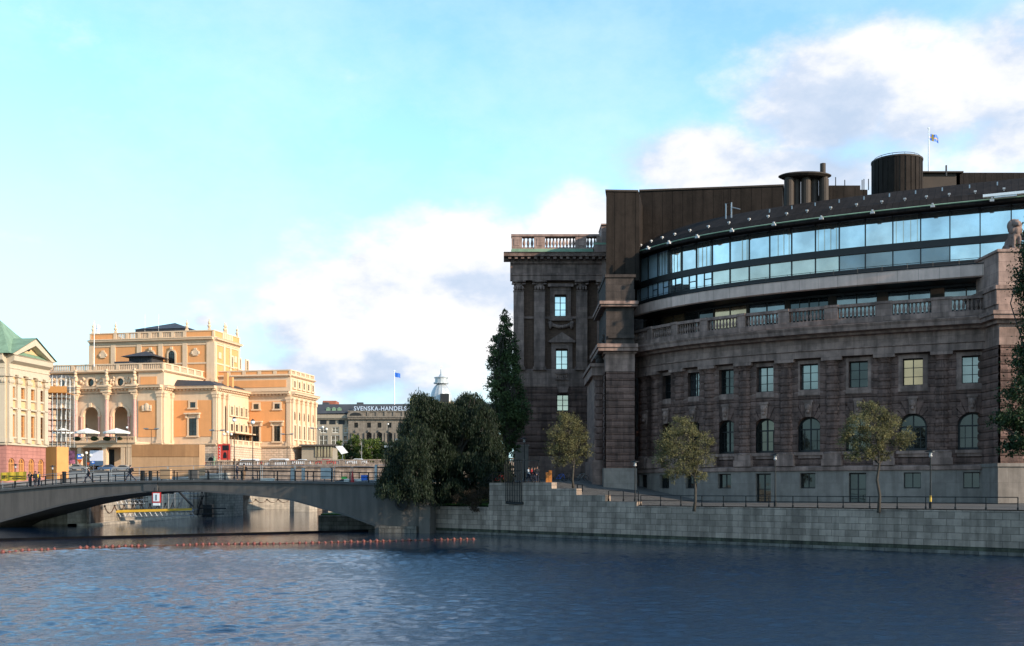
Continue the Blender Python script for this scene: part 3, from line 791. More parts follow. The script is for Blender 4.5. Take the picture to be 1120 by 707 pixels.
# banded half columns between the bays
for i in range(0, 10):
    t = i-.5
    if t > 8.2: t = 8.12
    if i == 0: continue
    s = S(t); c = bow(s, 0, 0)
    prof = []
    z = 9.0
    while z < 17.5:
        h = min(.78, 17.6-z)
        prof += [(.66,z),(.66,z+.05),(.78,z+.10),(.82,z+h*.5),(.78,z+h-.10),(.66,z+h-.05)]
        z += h
    prof += [(.66,17.6),(.64,17.9),(.74,17.95),(.80,18.15),(.92,18.3),(.95,18.42)]
    b = MB(); b.lathe(prof, (bow(s,-.12,0)[0], bow(s,-.12,0)[1], 0), 14); b.build('column', 'rustic_granite', PB, smooth=False)
    b = MB(map=bow)
    b.box(s-1.02, s+1.02, 0, .92, 18.42, 18.76); b.build('capital', 'smooth_granite', PB)
    b = MB(map=bow); b.box(s-1.02, s+1.02, 0, .86, 7.6, 8.3); b.box(s-.92, s+.92, 0, .8, 8.3, 8.82); b.build('column_base', 'smooth_granite', PB)
    b = MB(map=bow)
    b.wall(s-1.3, s+1.3, 7.6, 18.72, (), d=.16, course=.78, bulge=.12, joff=7.55); b.build('pilaster', 'rustic_granite', PB)
    b = MB(); b.lathe([(.98,8.8),(1.0,8.95),(.86,9.05)], (bow(s,-.12,0)[0], bow(s,-.12,0)[1], 0), 14); b.build('column_base', 'smooth_granite', PB)
# entablature
SS = srange(S0, S1+.2, .7)
b = MB(map=bow)
b.sweep(SS, [(0,18.78),(.80,18.78),(.80,19.45),(.92,19.5),(.92,19.62),(.76,19.64),(.76,20.75),(1.35,20.8),(1.45,21.05),(2.15,21.12),(2.2,21.45),(2.35,21.7),(2.35,21.8),(1.0,22.02),(0,22.03)], closed=False)
b.build('cornice', 'smooth_granite', PB)
b = MB(map=bow)
for i in range(18):
    for j in range(3): pass
b.sweep(SS, [(.95,22.0),(1.2,22.02),(1.2,22.5),(1.1,22.56),(.45,22.56),(.45,22.0)], closed=True)
b.build('balustrade_base', 'smooth_granite', PB)
balprof = [(.10,0),(.10,.1),(.07,.14),(.13,.34),(.14,.46),(.06,.82),(.10,.9),(.10,1.0)]
def balusters(mb, mp, a, b_, n, d, z, h=1.0, seg=7):
    for k in range(n):
        q = a+(b_-a)*(k+.5)/n; p = mp(q, d, z)
        mb2 = MB(); mb2.lathe([(r*h/1.0, zz_*h) for r, zz_ in balprof], p, seg)
        o = len(mb.v); mb.v += mb2.v; mb.f += [[i+o for i in f] for f in mb2.f]; mb.uv += mb2.uv; mb.mi += mb2.mi; mb.smf += mb2.smf
for i in range(9):
    s = S(i); b = MB(map=bow)
    hw = 1.75 if i < 6 else 1.5
    balusters(b, bow, s-hw, s+hw, 9, .8, 22.56, 1.12)
    b.box(s-hw-.05, s+hw+.05, .52, 1.12, 23.68, 23.99)
    b.build('balustrade', 'smooth_granite', PB)
for i in range(10):
    t0, t1 = (i-1), i
    a = S(t0)+(1.75 if t0 < 6 else 1.5)+.06 if i > 0 else S0
    c = S(t1)-(1.75 if t1 < 6 else 1.5)-.06 if i < 9 else S1+.2
    b = MB(map=bow); m_ = srange(a, c, .6)
    b.sweep(m_, [(1.12,22.56),(1.12,23.75),(1.2,23.78),(1.2,24.02),(.44,24.02),(.44,23.78),(.5,23.75),(.5,22.56)])
    b.build('balustrade_pier', 'smooth_granite', PB)
b = MB(map=bow); b.sweep(srange(S0,S1,1.), [(.45,22.1),(-4,22.1)], closed=False); b.build('terrace_floor', 'dark_sheet', PB)
# set-back top storeys: scaled plan (concentric with the view of the front, 2.6 m behind)
def back(c, dd=0): 
    return lambda s, d, z: tuple(bow(s, d-dd, z))
def bowT(s, d, z):
    x, y, z = bow(s, d, z); return (x+.6, y+2.9, z)
GD = 0.
# terrace strip of windows behind the balustrade
b = MB(map=bowT)
b.wall(S(-.7), S1, 22.1, 26.0, [(S(i)-2.1, S(i)+2.1, 22.6, 25.75, False) for i in range(9)], d=-.4, depth=.3, step=1.)
b.build('terrace_wall', 'bronze', PB)
pm = ['pane_dim','pane_dim','pane_dim','pane_dark','pane_dim','pane_warm','pane_dark','pane_warm','pane_dark']
for i in range(9):
    s = S(i)
    for q in (-1.05, 1.05):
        win_rect(PB, bowT, s+q, 22.6, 25.75, 2.08, pm[i], (0 if i != 3 else 1, 0), d=-.6, t=.05)
# projecting stone band (a deep slab), panels with joints
b = MB(map=bow)
SB = srange(S(-.64), S(9.0), .8)
b.sweep(SB, [(.35,25.85),(.55,25.95),(.62,27.05),(.50,27.15),(-2.6,27.2),(-2.6,25.85)], closed=True)
b.build('stone_band', 'band_stone', PB)
b = MB(map=bow); b.sweep(SB, [(.62,27.06),(.68,27.10),(.68,27.16),(.5,27.2)], closed=False)
b.tube([(q,.2,27.75) for q in SB], .025, 4); b.tube([(q,.2,27.45) for q in SB], .02, 4)
for q in SB[::3]: b.tube([(q,.2,27.15),(q,.2,27.78)], .025, 4)
b.build('band_railing', 'iron', PB)
b = MB(map=bow); b.sweep(SB, [(.3,25.84),(-2.8,25.84),(-2.8,25.6)], closed=False); b.build('soffit', 'frame_dark', PB)
# glazed storeys
gx = [1176,1140,1106,1072,1039,1007,976.6,946.5,918,892,866,842,819.6,798.6,779,762,746,732,720,709.5,701,696.5]
def s_at(xp, d):
    """arc length where the curve at offset d is seen at photo column xp"""
    best = None; k = 0.0
    lo, hi = -6., LEN+3
    for it in range(50):
        mid = (lo+hi)/2; x, y, _ = bowT(mid, d, 0)
        if 560+F*x/y > xp: lo = mid
        else: hi = mid
    return (lo+hi)/2
GS = [s_at(x, GD) for x in gx]
print('pane arcs', [round(b_-a_,2) for a_, b_ in zip(GS, GS[1:])])
step_ = (GS[-3]-GS[0])/(len(GS)-3)
GZ = (27.25, 28.25, 29.75, 30.55, 33.95)
b = MB(map=bowT); sr = srange(GS[0], GS[-1], .8)
b.sweep(sr, [(GD-.1,27.2),(GD+.12,27.22),(GD+.12,28.2),(GD-.1,28.25)], closed=False)
b.sweep(sr, [(GD-.1,29.75),(GD+.22,29.77),(GD+.22,30.5),(GD-.1,30.55)], closed=False)
b.sweep(sr, [(GD-.1,33.35),(GD+.15,33.37),(GD+.15,34.5)], closed=False)
b.build('spandrel', 'frame_dark', PB)
for k, (a, c) in enumerate(zip(GS, GS[1:])):
    b = MB(map=bowT)
    b.box(a-.055, a+.055, GD-.1, GD+.12, 28.2, 29.8); b.box(a-.055, a+.055, GD-.1, GD+.12, 30.5, 34.0)
    b.build('mullion', 'frame_dark', PB)
    rndt = rnd(-.010,.010)
    for z0, z1, lo in ((28.2,29.76,1),(30.5,33.4,0)):
        b = MB(map=bowT); b.add([(a,GD+rndt,z0),(c,GD-rndt,z0),(c,GD-rndt,z1),(a,GD+rndt,z1)], [(0,1,2,3)])
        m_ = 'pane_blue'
        if lo and 8 <= k <= 13: m_ = 'pane_pale'  # warm reflections in the lower strip come from the pane tint
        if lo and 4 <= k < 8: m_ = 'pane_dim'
        if k >= 17: m_ = 'pane_painted_pale'  # end panes mirror the dark tower, so their brightness is painted
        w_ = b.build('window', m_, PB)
        if k in (5,8,10,12,14,16,17) and not lo:     # pale blinds hanging behind the glass edge, as thin strips on the glass
            q = MB(map=bowT)
            for t_ in (.1,.34,.6,.86)[:2+k%3]: q.box(a+(c-a)*t_, a+(c-a)*t_+.10, GD+.02, GD+.035, z0+.08, z1-.08)
            q.build('blind', 'pane_pale', w_)
        if lo and k in (14,15,16,17,18):
            q = MB(map=bowT); m3 = (a+c)/2; q.box(m3-.03, m3+.03, GD+.01, GD+.08, z0, z1); q.box(a, m3, GD+.01, GD+.08, z0+.8, z0+.88); q.build('window_frame', 'frame_dark', w_)
# roof: overhanging eave, fascia, sloping dark sheet metal
RSS = srange(GS[0]-1, S(9.02), .8)
b = MB(map=bowT)
b.sweep(RSS, [(GD+.1,33.75),(1.8,33.2),(1.9,33.3),(1.9,33.6),(1.75,33.75)], closed=False)
b.build('eave', 'dark_sheet', PB)
b = MB(map=bowT); b.sweep(RSS, [(1.91,33.55),(1.97,33.61),(1.91,33.67),(1.7,33.75)], closed=False); b.build('gutter', 'copper', PB)
b = MB(map=bowT); b.sweep(RSS, [(1.75,33.7),(.7,34.6),(.5,34.68),(-2.6,36.5),(-2.8,36.6),(-3.2,36.55),(-11,36.55)], closed=False); b.build('roof', 'dark_sheet', PB)
for k, xp in enumerate([690.5,708,731,762,800,846,898,954,1020,1085]):
    s = s_at(xp, 2.5); b = MB(map=bowT); b.box(s-.05,s+.05,1.8,2.5,33.5,33.58); b.box(s-.2,s+.2,2.3,2.55,33.28,33.47); b.box(s-.08,s+.08,2.35,2.55,33.53,33.67)
    b.build('roof_lamp', 'lamp_grey', PB)
for k in range(22):
    s = S(9)-k*2.35-.3*sin(k); b = MB(map=bowT); b.box(s-.12,s+.12,.35,.6,34.82,34.98); b.box(s-.04,s+.04,.4,.5,34.6,34.86); b.build('roof_lamp', 'lamp_grey', PB)
for k in range(12):
    s = S(4)-k*2.6; b = MB(map=bowT); b.box(s-.06,s+.06,-1.4,-1.3,35.6,36.1); b.build('snow_guard', 'galv', PB)
b = MB(map=bowT); s = s_at(797, .3)
b.tube([(s-.35,.3,35.4),(s-.35,.3,37.1),(s+.35,.3,37.1),(s+.35,.3,35.4)], .08, 6); b.tube([(s-1.4,.3,36.2),(s-.3,.3,36.6)], .06, 5); b.build('ladder_hoop', 'galv', PB)
b = MB(map=bowT); s0, s1 = s_at(1125,2.8), s_at(1075,2.8); b.box(s0,s1,2.1,2.6,33.75,34.0); b.box(s0+1,s1-1,2.1,2.5,33.6,33.75); b.build('maintenance_gantry', 'white_paint', PB)
# left end pier
def bxw(mb, x0, x1, y0, y1, z0, z1): mb.box(x0,x1,y0,y1,z0,z1)
Y0 = 126.6; XL, XR = px(662.5,Y0), px(694,Y0)
mpF = frame(XL, Y0, 1, 0)
b = MB(map=mpF)
b.wall(0, XR-XL, 7.6, 18.75, (), course=.78, bulge=.15, joff=7.55)
b.map = frame(XL, 140, 0, -1); b.wall(0, 140-Y0, 7.6, 18.75, (), course=.78, bulge=.15, joff=7.55, step=1.)
b.map = frame(XR, Y0, 0, 1); b.wall(0, 8, 7.6, 18.75, (), course=.78, bulge=.15, joff=7.55)
b.build('corner_pier', 'rustic_granite', PB)
b = MB(); b.box(XL-.25, XR+.25, Y0-.25, 140, 4, 7.6); b.build('plinth', 'grey_plinth', PB)
b = MB()
b.box(XL-.02, XR+.02, Y0-.08, 138, 18.76, 20.8); b.box(XL-.25, XR+.2, Y0-.25, 138, 20.8, 21.05); b.box(XL-.9, XR+.3, Y0-.85, 138, 21.05, 21.45); b.box(XL-1.05, XR+.3, Y0-1.0, 138, 21.45, 21.85)
b.build('cornice', 'smooth_granite', PB)
b = MB(); b.box(XL+.05, XR-.05, Y0+.15, 137, 21.851, 26.2); b.box(XL+.3, XR+.0, Y0-.05, 137, 22.6, 22.9)
b.build('attic_block', 'dark_stone', PB)
b = MB(); b.box(XL-.6, XR+.3, Y0-.5, 137, 26.2, 26.45); b.box(XL-.75, XR+.4, Y0-.7, 137, 26.45, 26.8)
b.build('attic_cornice', 'smooth_granite', PB)
b = MB(); b.box(XL+.0, XR+.05, Y0+.0, 137, 26.8, 28.2); b.box(XL+.0, XR-.05, Y0+.05, 137, 28.2, 29.6); b.box(XL-.1, XR+.15, Y0-.1, 137, 29.6, 29.95)
b.build('attic_block', 'dark_stone', PB)
# round column and sculpture left of the pier
b = MB(); z = 8.6; prof = []
while z < 17.4: prof += [(.6,z),(.72,z+.1),(.74,z+.4),(.72,z+.68),(.6,z+.76)]; z += .78
prof += [(.6,17.6),(.75,18),(.95,18.5)]
xc, yc = px(656.5,129.5), 129.5
b.lathe(prof, (xc, yc, 0), 14); b.build('column', 'rustic_granite', PB)
b = MB(); b.box(xc-1, XL-.02, yc-1, 142, 4, 8.6); b.box(xc-1.1, XL-.02, yc-1.1, 142, 18.5, 19.5); b.box(xc-.7, XL-.02, yc-.3, 142, 8.6, 18.5); b.box(xc-1.3, XL-.02, yc-1.3, 142, 19.5, 19.9)
b.build('side_wall', 'smooth_granite', PB)
b = MB()
for (dx,dy,dz,r) in ((-.1,0,.3,.5),(-.2,0,.9,.42),(-.05,0,1.5,.38),(.1,0,2.1,.36),(.35,0,2.8,.3),(.5,0,3.4,.34),(-.45,.1,.7,.3),(.6,0,4.0,.3)): b.sphere((xc+dx,yc-.5+dy,19.9+dz), r, 8, 6)
b.build('carved_figure', 'dark_stone', PB, smooth=True)
# brown ribbed tower block behind
YT = 130
for poly, zt_ in (([(px(663,YT),YT),(px(699,YT+.2),YT+.2),(px(703,YT+7),YT+7.05),(px(703,YT+16),YT+20),(px(663,YT)+2.5,YT+20)], 40.45),
                  ([(px(700,YT+7),YT+7),(px(792,YT+5.6),YT+5.6),(px(856,YT+4.6),YT+4.6),(px(856,YT+4.6)+4,YT+20),(px(703,YT+16)+.02,YT+20)], 42.35)):
    b = MB(); b.prism(poly, 29.96, zt_); b.build('clad_tower', 'brown_cladding', PB)
    b = MB(); b.prism([(x+(.12 if x>20 else -.12), y-.15) for x,y in poly], zt_, zt_+.2); b.build('tower_coping', 'bronze', PB)
b = MB(); b.box(px(907,124), px(941,124), 124, 130, 36, pz(203,124)); b.box(px(941,124), px(952,124), 125, 128, 36, pz(205,124)); b.build('roof_house', 'brown_cladding', PB)
b = MB(); b.box(px(1006,128), px(1050,128), 128, 133, 36, pz(190,128)); b.box(px(1002,128), px(1052,128), 127.5, 133, pz(190,128), pz(188.6,128)); b.build('roof_house', 'bronze', PB)
b = MB()
b.box(px(1046,128),px(1200,128),128,140,36,pz(189,128)); b.build('roof_house', 'dark_sheet', PB)
# big drum and ventilation pipes
Yd = 126; xc = px(981,Yd); r = (px(1008,Yd)-px(954,Yd))/2*.99; Yc_ = Yd; pzd = lambda y, Y: pz(y, Yd-r)
b = MB()
for k in range(28):
    a0, a1 = 2*pi*k/28+.02, 2*pi*(k+1)/28-.02
    b.prism([(xc+(r-.12)*cos(a0),Yd+(r-.12)*sin(a0)),(xc+r*cos(a0),Yd+r*sin(a0)),(xc+r*cos(a1),Yd+r*sin(a1)),(xc+(r-.12)*cos(a1),Yd+(r-.12)*sin(a1))], 35.5, pzd(170,Yd))
b.build('roof_drum', 'brown_cladding', PB)
b = MB(); b.lathe([(r-.1,35.4),(r-.1,pzd(170.2,Yd)),(r+.05,pzd(170,Yd)),(r+.05,pzd(168.2,Yd)),(0.01,pzd(168,Yd))], (xc,Yd,0), 32); b.build('drum_cap', 'bronze', PB)
b = MB()
zt = pzd(165.5,Yd); zb = pzd(168,Yd)
b.tube([(xc+(r-.3)*cos(2*pi*k/24), Yd+(r-.3)*sin(2*pi*k/24), zt) for k in range(25)], .04, 4)
for k in range(12): a = 2*pi*k/12; b.tube([(xc+(r-.3)*cos(a),Yd+(r-.3)*sin(a),zb),(xc+(r-.3)*cos(a),Yd+(r-.3)*sin(a),zt)], .03, 4)
b.build('drum_railing', 'galv', PB)
Yp = 122.5
for k, (x, w_) in enumerate(((863,9.6),(872,9.4),(881.5,9.6),(891.5,9.6),(901,9.6))):
    b = MB(); xx_ = px(x,Yp); rr = px(560+w_/2,Yp)*1.12
    b.lathe([(rr,35.8),(rr,pz(196.5,Yp)),(rr*.8,pz(196.4,Yp)),(rr*.8,pz(194,Yp))], (xx_,Yp+(k%2)*.6,0), 14); b.build('vent_pipe', 'bronze', PB, smooth=False)
b = MB(); xx_ = px(881,Yp); rr = (px(910,Yp)-px(852,Yp))/2
b.lathe([(.01,pz(195,Yp)),(rr*.85,pz(194.6,Yp)),(rr,pz(192.5,Yp)),(rr,pz(191.8,Yp)),(rr*.9,pz(190.6,Yp)),(.01,pz(190.4,Yp))], (xx_,Yp+.3,0), 24, sy=.55); b.build('vent_disc', 'bronze', PB)
b = MB(); b.lathe([(.32,pz(191,Yp)),(.32,pz(179.2,Yp)),(.25,pz(179.1,Yp))], (px(900,Yp),Yp,0), 12); b.build('vent_pipe', 'bronze', PB)
for xp, yt, yb in ((914,194,203),(924,197,204),(945,196,205),(950,196,205),(1035,181,190),(943,197,206)):
    b = MB(); b.tube([(px(xp,125),125,pz(yb+3,125)),(px(xp,125),125,pz(yt,125))], .06 if xp != 1035 else .1, 5); b.build('antenna', 'frame_dark', PB)
b = MB(); b.prism([(px(704,138),138.5),(px(860,120),128),(px(1100,112),116),(75,112),(80,165),(22,165)], 3.6, 36.4); b.build('core', 'brown_cladding', PB)
# right pavilion with the lion pier
YA = 103.2; XA = px(1093.5,YA)
b = MB(map=frame(XA, YA, 1, 0)); b.wall(0, 26, 7.6, 18.75, [(8,10.6,9.05,12.75,True)], course=.78, bulge=.16, joff=7.55)
b.map = frame(XA, YA+8, 0, -1); b.wall(0, 8, 7.6, 18.75, (), course=.78, bulge=.16, joff=7.55)
b.build('pavilion_wall', 'rustic_granite', PB)
b = MB(); b.box(XA-.3, XA+26, YA-.3, YA+9, 2, 7.3); b.box(XA-.4, XA+26, YA-.45, YA+8.8, 7.3, 7.62); b.build('plinth', 'grey_plinth', PB)
b = MB(); b.box(XA-.1,XA+26,YA-.12,YA+9,18.76,20.75)
b.box(XA-.5, XA+26, YA-.5, YA+8, 20.75, 21.1); b.box(XA-1.0,XA+26,YA-1.05,YA+8,21.1,21.5); b.box(XA-1.15,XA+26,YA-1.2,YA+8,21.5,21.85)
b.box(XA-.2,XA+26,YA-.2,YA+8,21.85,22.6); b.build('cornice', 'smooth_granite', PB)
PX0, PX1 = px(1091,YA), px(1119,YA)
b = MB(); b.box(PX0-.1, XA+26, YA-.05, YA+7, 22.6, 24.0); b.box(PX0-.25, XA+26, YA-.2, YA+7, 24.0, 24.35)
b.build('balustrade_pier', 'smooth_granite', PB)
b = MB(); b.box(PX0+.1, PX1, YA-.02, YA+5, 24.35, 27.4); b.box(PX0+.1, PX1, YA+.02, YA+5, 27.4, 27.5); b.box(PX0-.05, PX1+.1, YA-.15, YA+5, 27.5, 27.75)
b.build('lion_pier', 'pink_stone', PB)
# sitting lion
LN = thing('lion_statue', 'weathered stone lion sitting on the tall pink pier', 'statue', ((PX0+PX1)/2, YA+1.0, 27.75))
lx, ly, l0 = px(1109,YA+1), YA+1.0, 27.75
def blob_mesh(name, parts_, mname, parent, vox=.09):
    b = MB()
    for (x,y,z,rx,ry,rz_) in parts_: 
        b.lathe([(max(1e-5,sin(pi*i/8)), -cos(pi*i/8)*rz_) for i in range(9)], (x,y,z), 12, sx=rx, sy=ry)
    o = b.build(name, mname, parent)
    rm = o.modifiers.new('remesh','REMESH'); rm.mode = 'VOXEL'; rm.voxel_size = vox; rm.use_smooth_shade = True
    sm = o.modifiers.new('sm','SMOOTH'); sm.iterations = 3
    return o
blob_mesh('body', [(lx,ly+.5,l0+.75,.62,.9,.75),(lx,ly+.1,l0+1.35,.52,.6,.8),(lx-.28,ly-.55,l0+.75,.19,.22,.8),(lx+.28,ly-.55,l0+.75,.19,.22,.8),
    (lx-.3,ly-.75,l0+.13,.24,.36,.16),(lx+.3,ly-.75,l0+.13,.24,.36,.16),(lx-.62,ly+.35,l0+.35,.28,.65,.4),(lx+.62,ly+.35,l0+.35,.28,.65,.4),
    (lx,ly-.35,l0+1.6,.42,.35,.55),(lx-.62,ly-.2,l0+.12,.2,.35,.14),(lx+.62,ly-.2,l0+.12,.2,.35,.14),(lx+.5,ly+1.2,l0+.2,.5,.2,.14)], 'pink_stone', LN)
hd = blob_mesh('head', [(lx,ly-.35,l0+2.55,.40,.42,.42),(lx,ly-.75,l0+2.42,.22,.28,.2),(lx-.27,ly-.2,l0+2.92,.12,.08,.14),(lx+.27,ly-.2,l0+2.92,.12,.08,.14),(lx,ly-.95,l0+2.3,.14,.12,.1)], 'pink_stone', LN, .06)
blob_mesh('mane', [(lx-.42,ly-.1,l0+2.4,.26,.4,.5),(lx+.42,ly-.1,l0+2.4,.26,.4,.5),(lx,ly+.05,l0+2.75,.5,.36,.36),(lx-.3,ly-.4,l0+1.9,.3,.3,.4),(lx+.3,ly-.4,l0+1.9,.3,.3,.4),(lx,ly-.55,l0+1.85,.28,.26,.42),(lx,ly+.2,l0+2.2,.5,.45,.6)], 'pink_stone', LN, .08)
b = MB(); b.box(lx-.9, lx+.9, ly-1.1, ly+1.5, l0, l0+.12); b.build('base', 'pink_stone', LN)
# roof flagpole with national flag
Yf = 128; fx = px(1015.7,Yf); z0, z1 = pz(190,Yf), pz(141.5,Yf)
FP = thing('flagpole', 'thin white flagpole with a blue and yellow cross flag on the parliament roof', 'flagpole', (fx,Yf,z0))
b = MB(); b.tube([(fx,Yf,z0),(fx,Yf,z1)], [.09,.05], 6); b.sphere((fx,Yf,z1+.1), .12, 6, 5); b.build('pole', 'white_paint', FP)
def flag(parent, x, Y, ztop, w_, h_, mats, pat, droop=.6, nm='flag', amp=.12, nx=24, nz=15):
    b = MB()
    for i in range(nx):
        for j in range(nz):
            def g(i, j):
                u = i/nx; v = j/nz; return (x+.06+u*w_*.95, Y+amp*sin(u*8+v)*u**.5, ztop-v*h_-u*droop+.10*sin(u*9+1)*u)
            b.cur = pat(i/nx, j/nz); b.add([g(i,j),g(i,j+1),g(i+1,j+1),g(i+1,j)], [(0,1,2,3)])
    return b.build(nm, mats, parent, smooth=True)
flag(FP, fx, Yf, z1-.45, 1.15, .8, ['blue_paint','yellow_paint'], lambda u, v: 1 if (.28<u<.45 or .4<v<.6) else 0, .35)
# ---------------------------------------------------------------- near arch bridge
BX0, BY0 = -10.5, 129.0
bux, buy = -.959, .283           # along the bridge, to the left bank; outside (towards us) is (buy... )
def brm(s, d, z): return (BX0+bux*s-abs(buy)*d*1.0*1.0, BY0+buy*s-.959*d, z)    # d > 0 towards the camera
def bs_at(xp, d=0):
    lo, hi = -20, 90
    for _ in range(50):
        m_ = (lo+hi)/2; x, y, _z = brm(m_, d, 0)
        if 560+F*x/y > xp: lo = m_
        else: hi = m_
    return lo
def bz(xp, yp, d=0):
    x, y, _z = brm(bs_at(xp,d), d, 0); return pz(yp, y)
BR = thing('arch_bridge', 'low grey concrete arch bridge with dark railings crossing the near channel', 'bridge', (-35,136,0))
top = [(-90,545),(-40,540.5),(0,535.6),(68,529.5),(110,527.2),(158,525.8),(220,524.8),(317,526),(420,528.4),(475,530)]
bot = [(-40,592),(0,571.5),(68,553),(110,544.5),(158,538.4),(190,537.2),(220,538),(262,541),(317,547),(378,564),(414,577),(420,582)]
def itp(T, x):
    if x <= T[0][0]: return T[0][1]
    for (a,b),(c,d) in zip(T, T[1:]):
        if x <= c: return b+(d-b)*(x-a)/(c-a)
    return T[-1][1]
xs = [-90+i*10 for i in range(57)]
b = MB(map=brm)
dep = -8
cols_ = []
for x in xs:
    s = bs_at(x); zt = bz(x, itp(top,x))-.28; zb = bz(x, itp(bot,x)) if x <= 418 else -1
    cols_.append((s, zt, zb))
for (s0,t0,b0),(s1,t1,b1) in zip(cols_, cols_[1:]):
    if b0 >= 0 and b1 < 0: b1 = -1; b0 = -1
    b.add([(s0,0,b0),(s1,0,b1),(s1,0,t1),(s0,0,t0)], [(0,1,2,3)], [[(s0,b0),(s1,b1),(s1,t1),(s0,t0)]])
    b.add([(s0,dep,b0),(s1,dep,b1),(s1,dep,t1),(s0,dep,t0)], [(3,2,1,0)])
    b.add([(s0,0,b0),(s1,0,b1),(s1,dep,b1),(s0,dep,b0)], [(0,1,2,3)])
b.build('arch', 'concrete', BR)
b = MB(map=brm)
for (s0,t0,b0),(s1,t1,b1) in zip(cols_, cols_[1:]):
    for d0,d1 in ((.28,-.3),(dep+.3,dep-.28)):
        b.add([(s0,d0,t0),(s0,d0,t0+.28),(s0,d1,t0+.28),(s0,d1,t0),(s1,d0,t1),(s1,d0,t1+.28),(s1,d1,t1+.28),(s1,d1,t1)], [(0,1,5,4),(1,2,6,5),(2,3,7,6),(3,0,4,7)])
b.build('kerb', 'concrete_dark', BR)
b = MB(map=brm)
for (s0,t0,b0),(s1,t1,b1) in zip(cols_, cols_[1:]): b.add([(s0,-.3,t0+.22),(s1,-.3,t1+.22),(s1,dep+.3,t1+.22),(s0,dep+.3,t0+.22)], [(0,1,2,3)])
b.build('deck', 'asphalt', BR)
def btop(s): 
    # deck edge height at s
    for (s0,t0,b0),(s1,t1,b1) in zip(cols_, cols_[1:]):
        lo, hi = min(s0,s1), max(s0,s1)
        if lo <= s <= hi: return t0+(t1-t0)*(s-s0)/(s1-s0)+.28
    return cols_[0][1]+.28 if s > cols_[0][0] else cols_[-1][1]+.28
# thin darker edge to the intrados
b = MB(map=brm)
for (s0,t0,b0),(s1,t1,b1) in zip(cols_, cols_[1:]):
    if b0 > 0 and b1 > 0:
        b.add([(s0,.06,b0-.02),(s0,.06,b0+.22),(s0,-.1,b0+.22),(s0,-.1,b0-.02),(s1,.06,b1-.02),(s1,.06,b1+.22),(s1,-.1,b1+.22),(s1,-.1,b1-.02)], [(0,1,5,4),(1,2,6,5),(3,0,4,7)])
b.build('arch_rim', 'concrete_dark', BR)
sa, sb_ = bs_at(172.5), bs_at(157.5)
b = MB(map=brm); b.box(sa, sb_, -.2, .12, bz(165,537.4), bz(165,526.6)); b.build('keystone', 'concrete_dark', BR)
b = MB(map=brm)
sa, sb_ = bs_at(457.5), bs_at(417)
b.box(sa, sb_, -8, .7, -1, bz(430,575.6)); b.build('abutment_base', 'dark_granite', BR)
b = MB(map=brm); b.box(bs_at(470,.4), bs_at(458,.4), -8, .4, -1, bz(460,566)); b.box(bs_at(470,.3), bs_at(458,.3), -8, .12, bz(460,566), bz(460,530)-.3); b.build('abutment', 'concrete', BR)
b = MB(map=brm); c = bs_at(440); zc = bz(440,551)
for k in range(20):
    a0, a1 = 2*pi*k/20, 2*pi*(k+1)/20
    b.vprism([(c+.82*cos(a0),zc+.82*sin(a0)),(c+.56*cos(a0),zc+.56*sin(a0)),(c+.56*cos(a1),zc+.56*sin(a1)),(c+.82*cos(a1),zc+.82*sin(a1))], 0, .3)
b.vprism([(c+.56*cos(2*pi*k/20),zc+.56*sin(2*pi*k/20)) for k in range(20)], 0, .08)
b.build('round_medallion', 'black', BR)
b = MB(map=brm); c = bs_at(422); z = bz(422,533); b.tube([(c,.35,z+.5),(c,.4,z-.6),(c-.1,.4,z-1.1)], [.2,.26,.15], 8); b.build('drain_spout', 'black', BR)
def railing(parent, mp, zf, s0, s1, h=1.15, step=1.75, d=0, rails=(1,.55), r=.035, pr=.05, m='iron', curve=None, name='railing'):
    """top rail, middle rail(s) and posts following zf(s)"""
    b = MB(map=mp); n = max(1, int(abs(s1-s0)/step))
    ss = [s0+(s1-s0)*i/n for i in range(n+1)]
    for f in rails: b.tube([(s,d,zf(s)+h*f) for s in ss], r if f < 1 else r*1.25, 5)
    for s in ss: b.box(s-pr, s+pr, d-pr, d+pr, zf(s), zf(s)+h)
    return b.build(name, m, parent)
railing(BR, brm, btop, bs_at(424), bs_at(-80), 1.2, 2.35, .1, (1,.5,.12), r=.035, pr=.055)
railing(BR, brm, btop, bs_at(424), bs_at(-80), 1.2, 2.35, -7.9, (1,.5,.12), r=.035, pr=.05)
# channel sign under the crown
s = bs_at(171, .5); z1, z0 = bz(171,538.6), bz(171,550); zp = bz(171,553)
SG = thing('channel_sign', 'white sign with red border and black upright bar hung under the bridge crown', 'sign', brm(s,.5,z0))
b = MB(map=brm); b.box(s-.62,s+.62,.42,.5,z0,z1); b.build('panel', 'red_paint', SG)
b = MB(map=brm); b.box(s-.45,s+.45,.45,.53,z0+.17,z1-.12); b.box(s-.5,s+.5,.42,.5,zp,z0-.04); b.build('white_field', 'white_paint', SG)
b = MB(map=brm); b.box(s-.07,s+.07,.5,.56,z0+.3,z1-.3); b.build('bar_symbol', 'black', SG)
b = MB(map=brm)
for q in (-.3,.3): b.box(s+q-.03,s+q+.03,.38,.43,z0,z1+.6)
b.build('hanger', 'iron', SG)
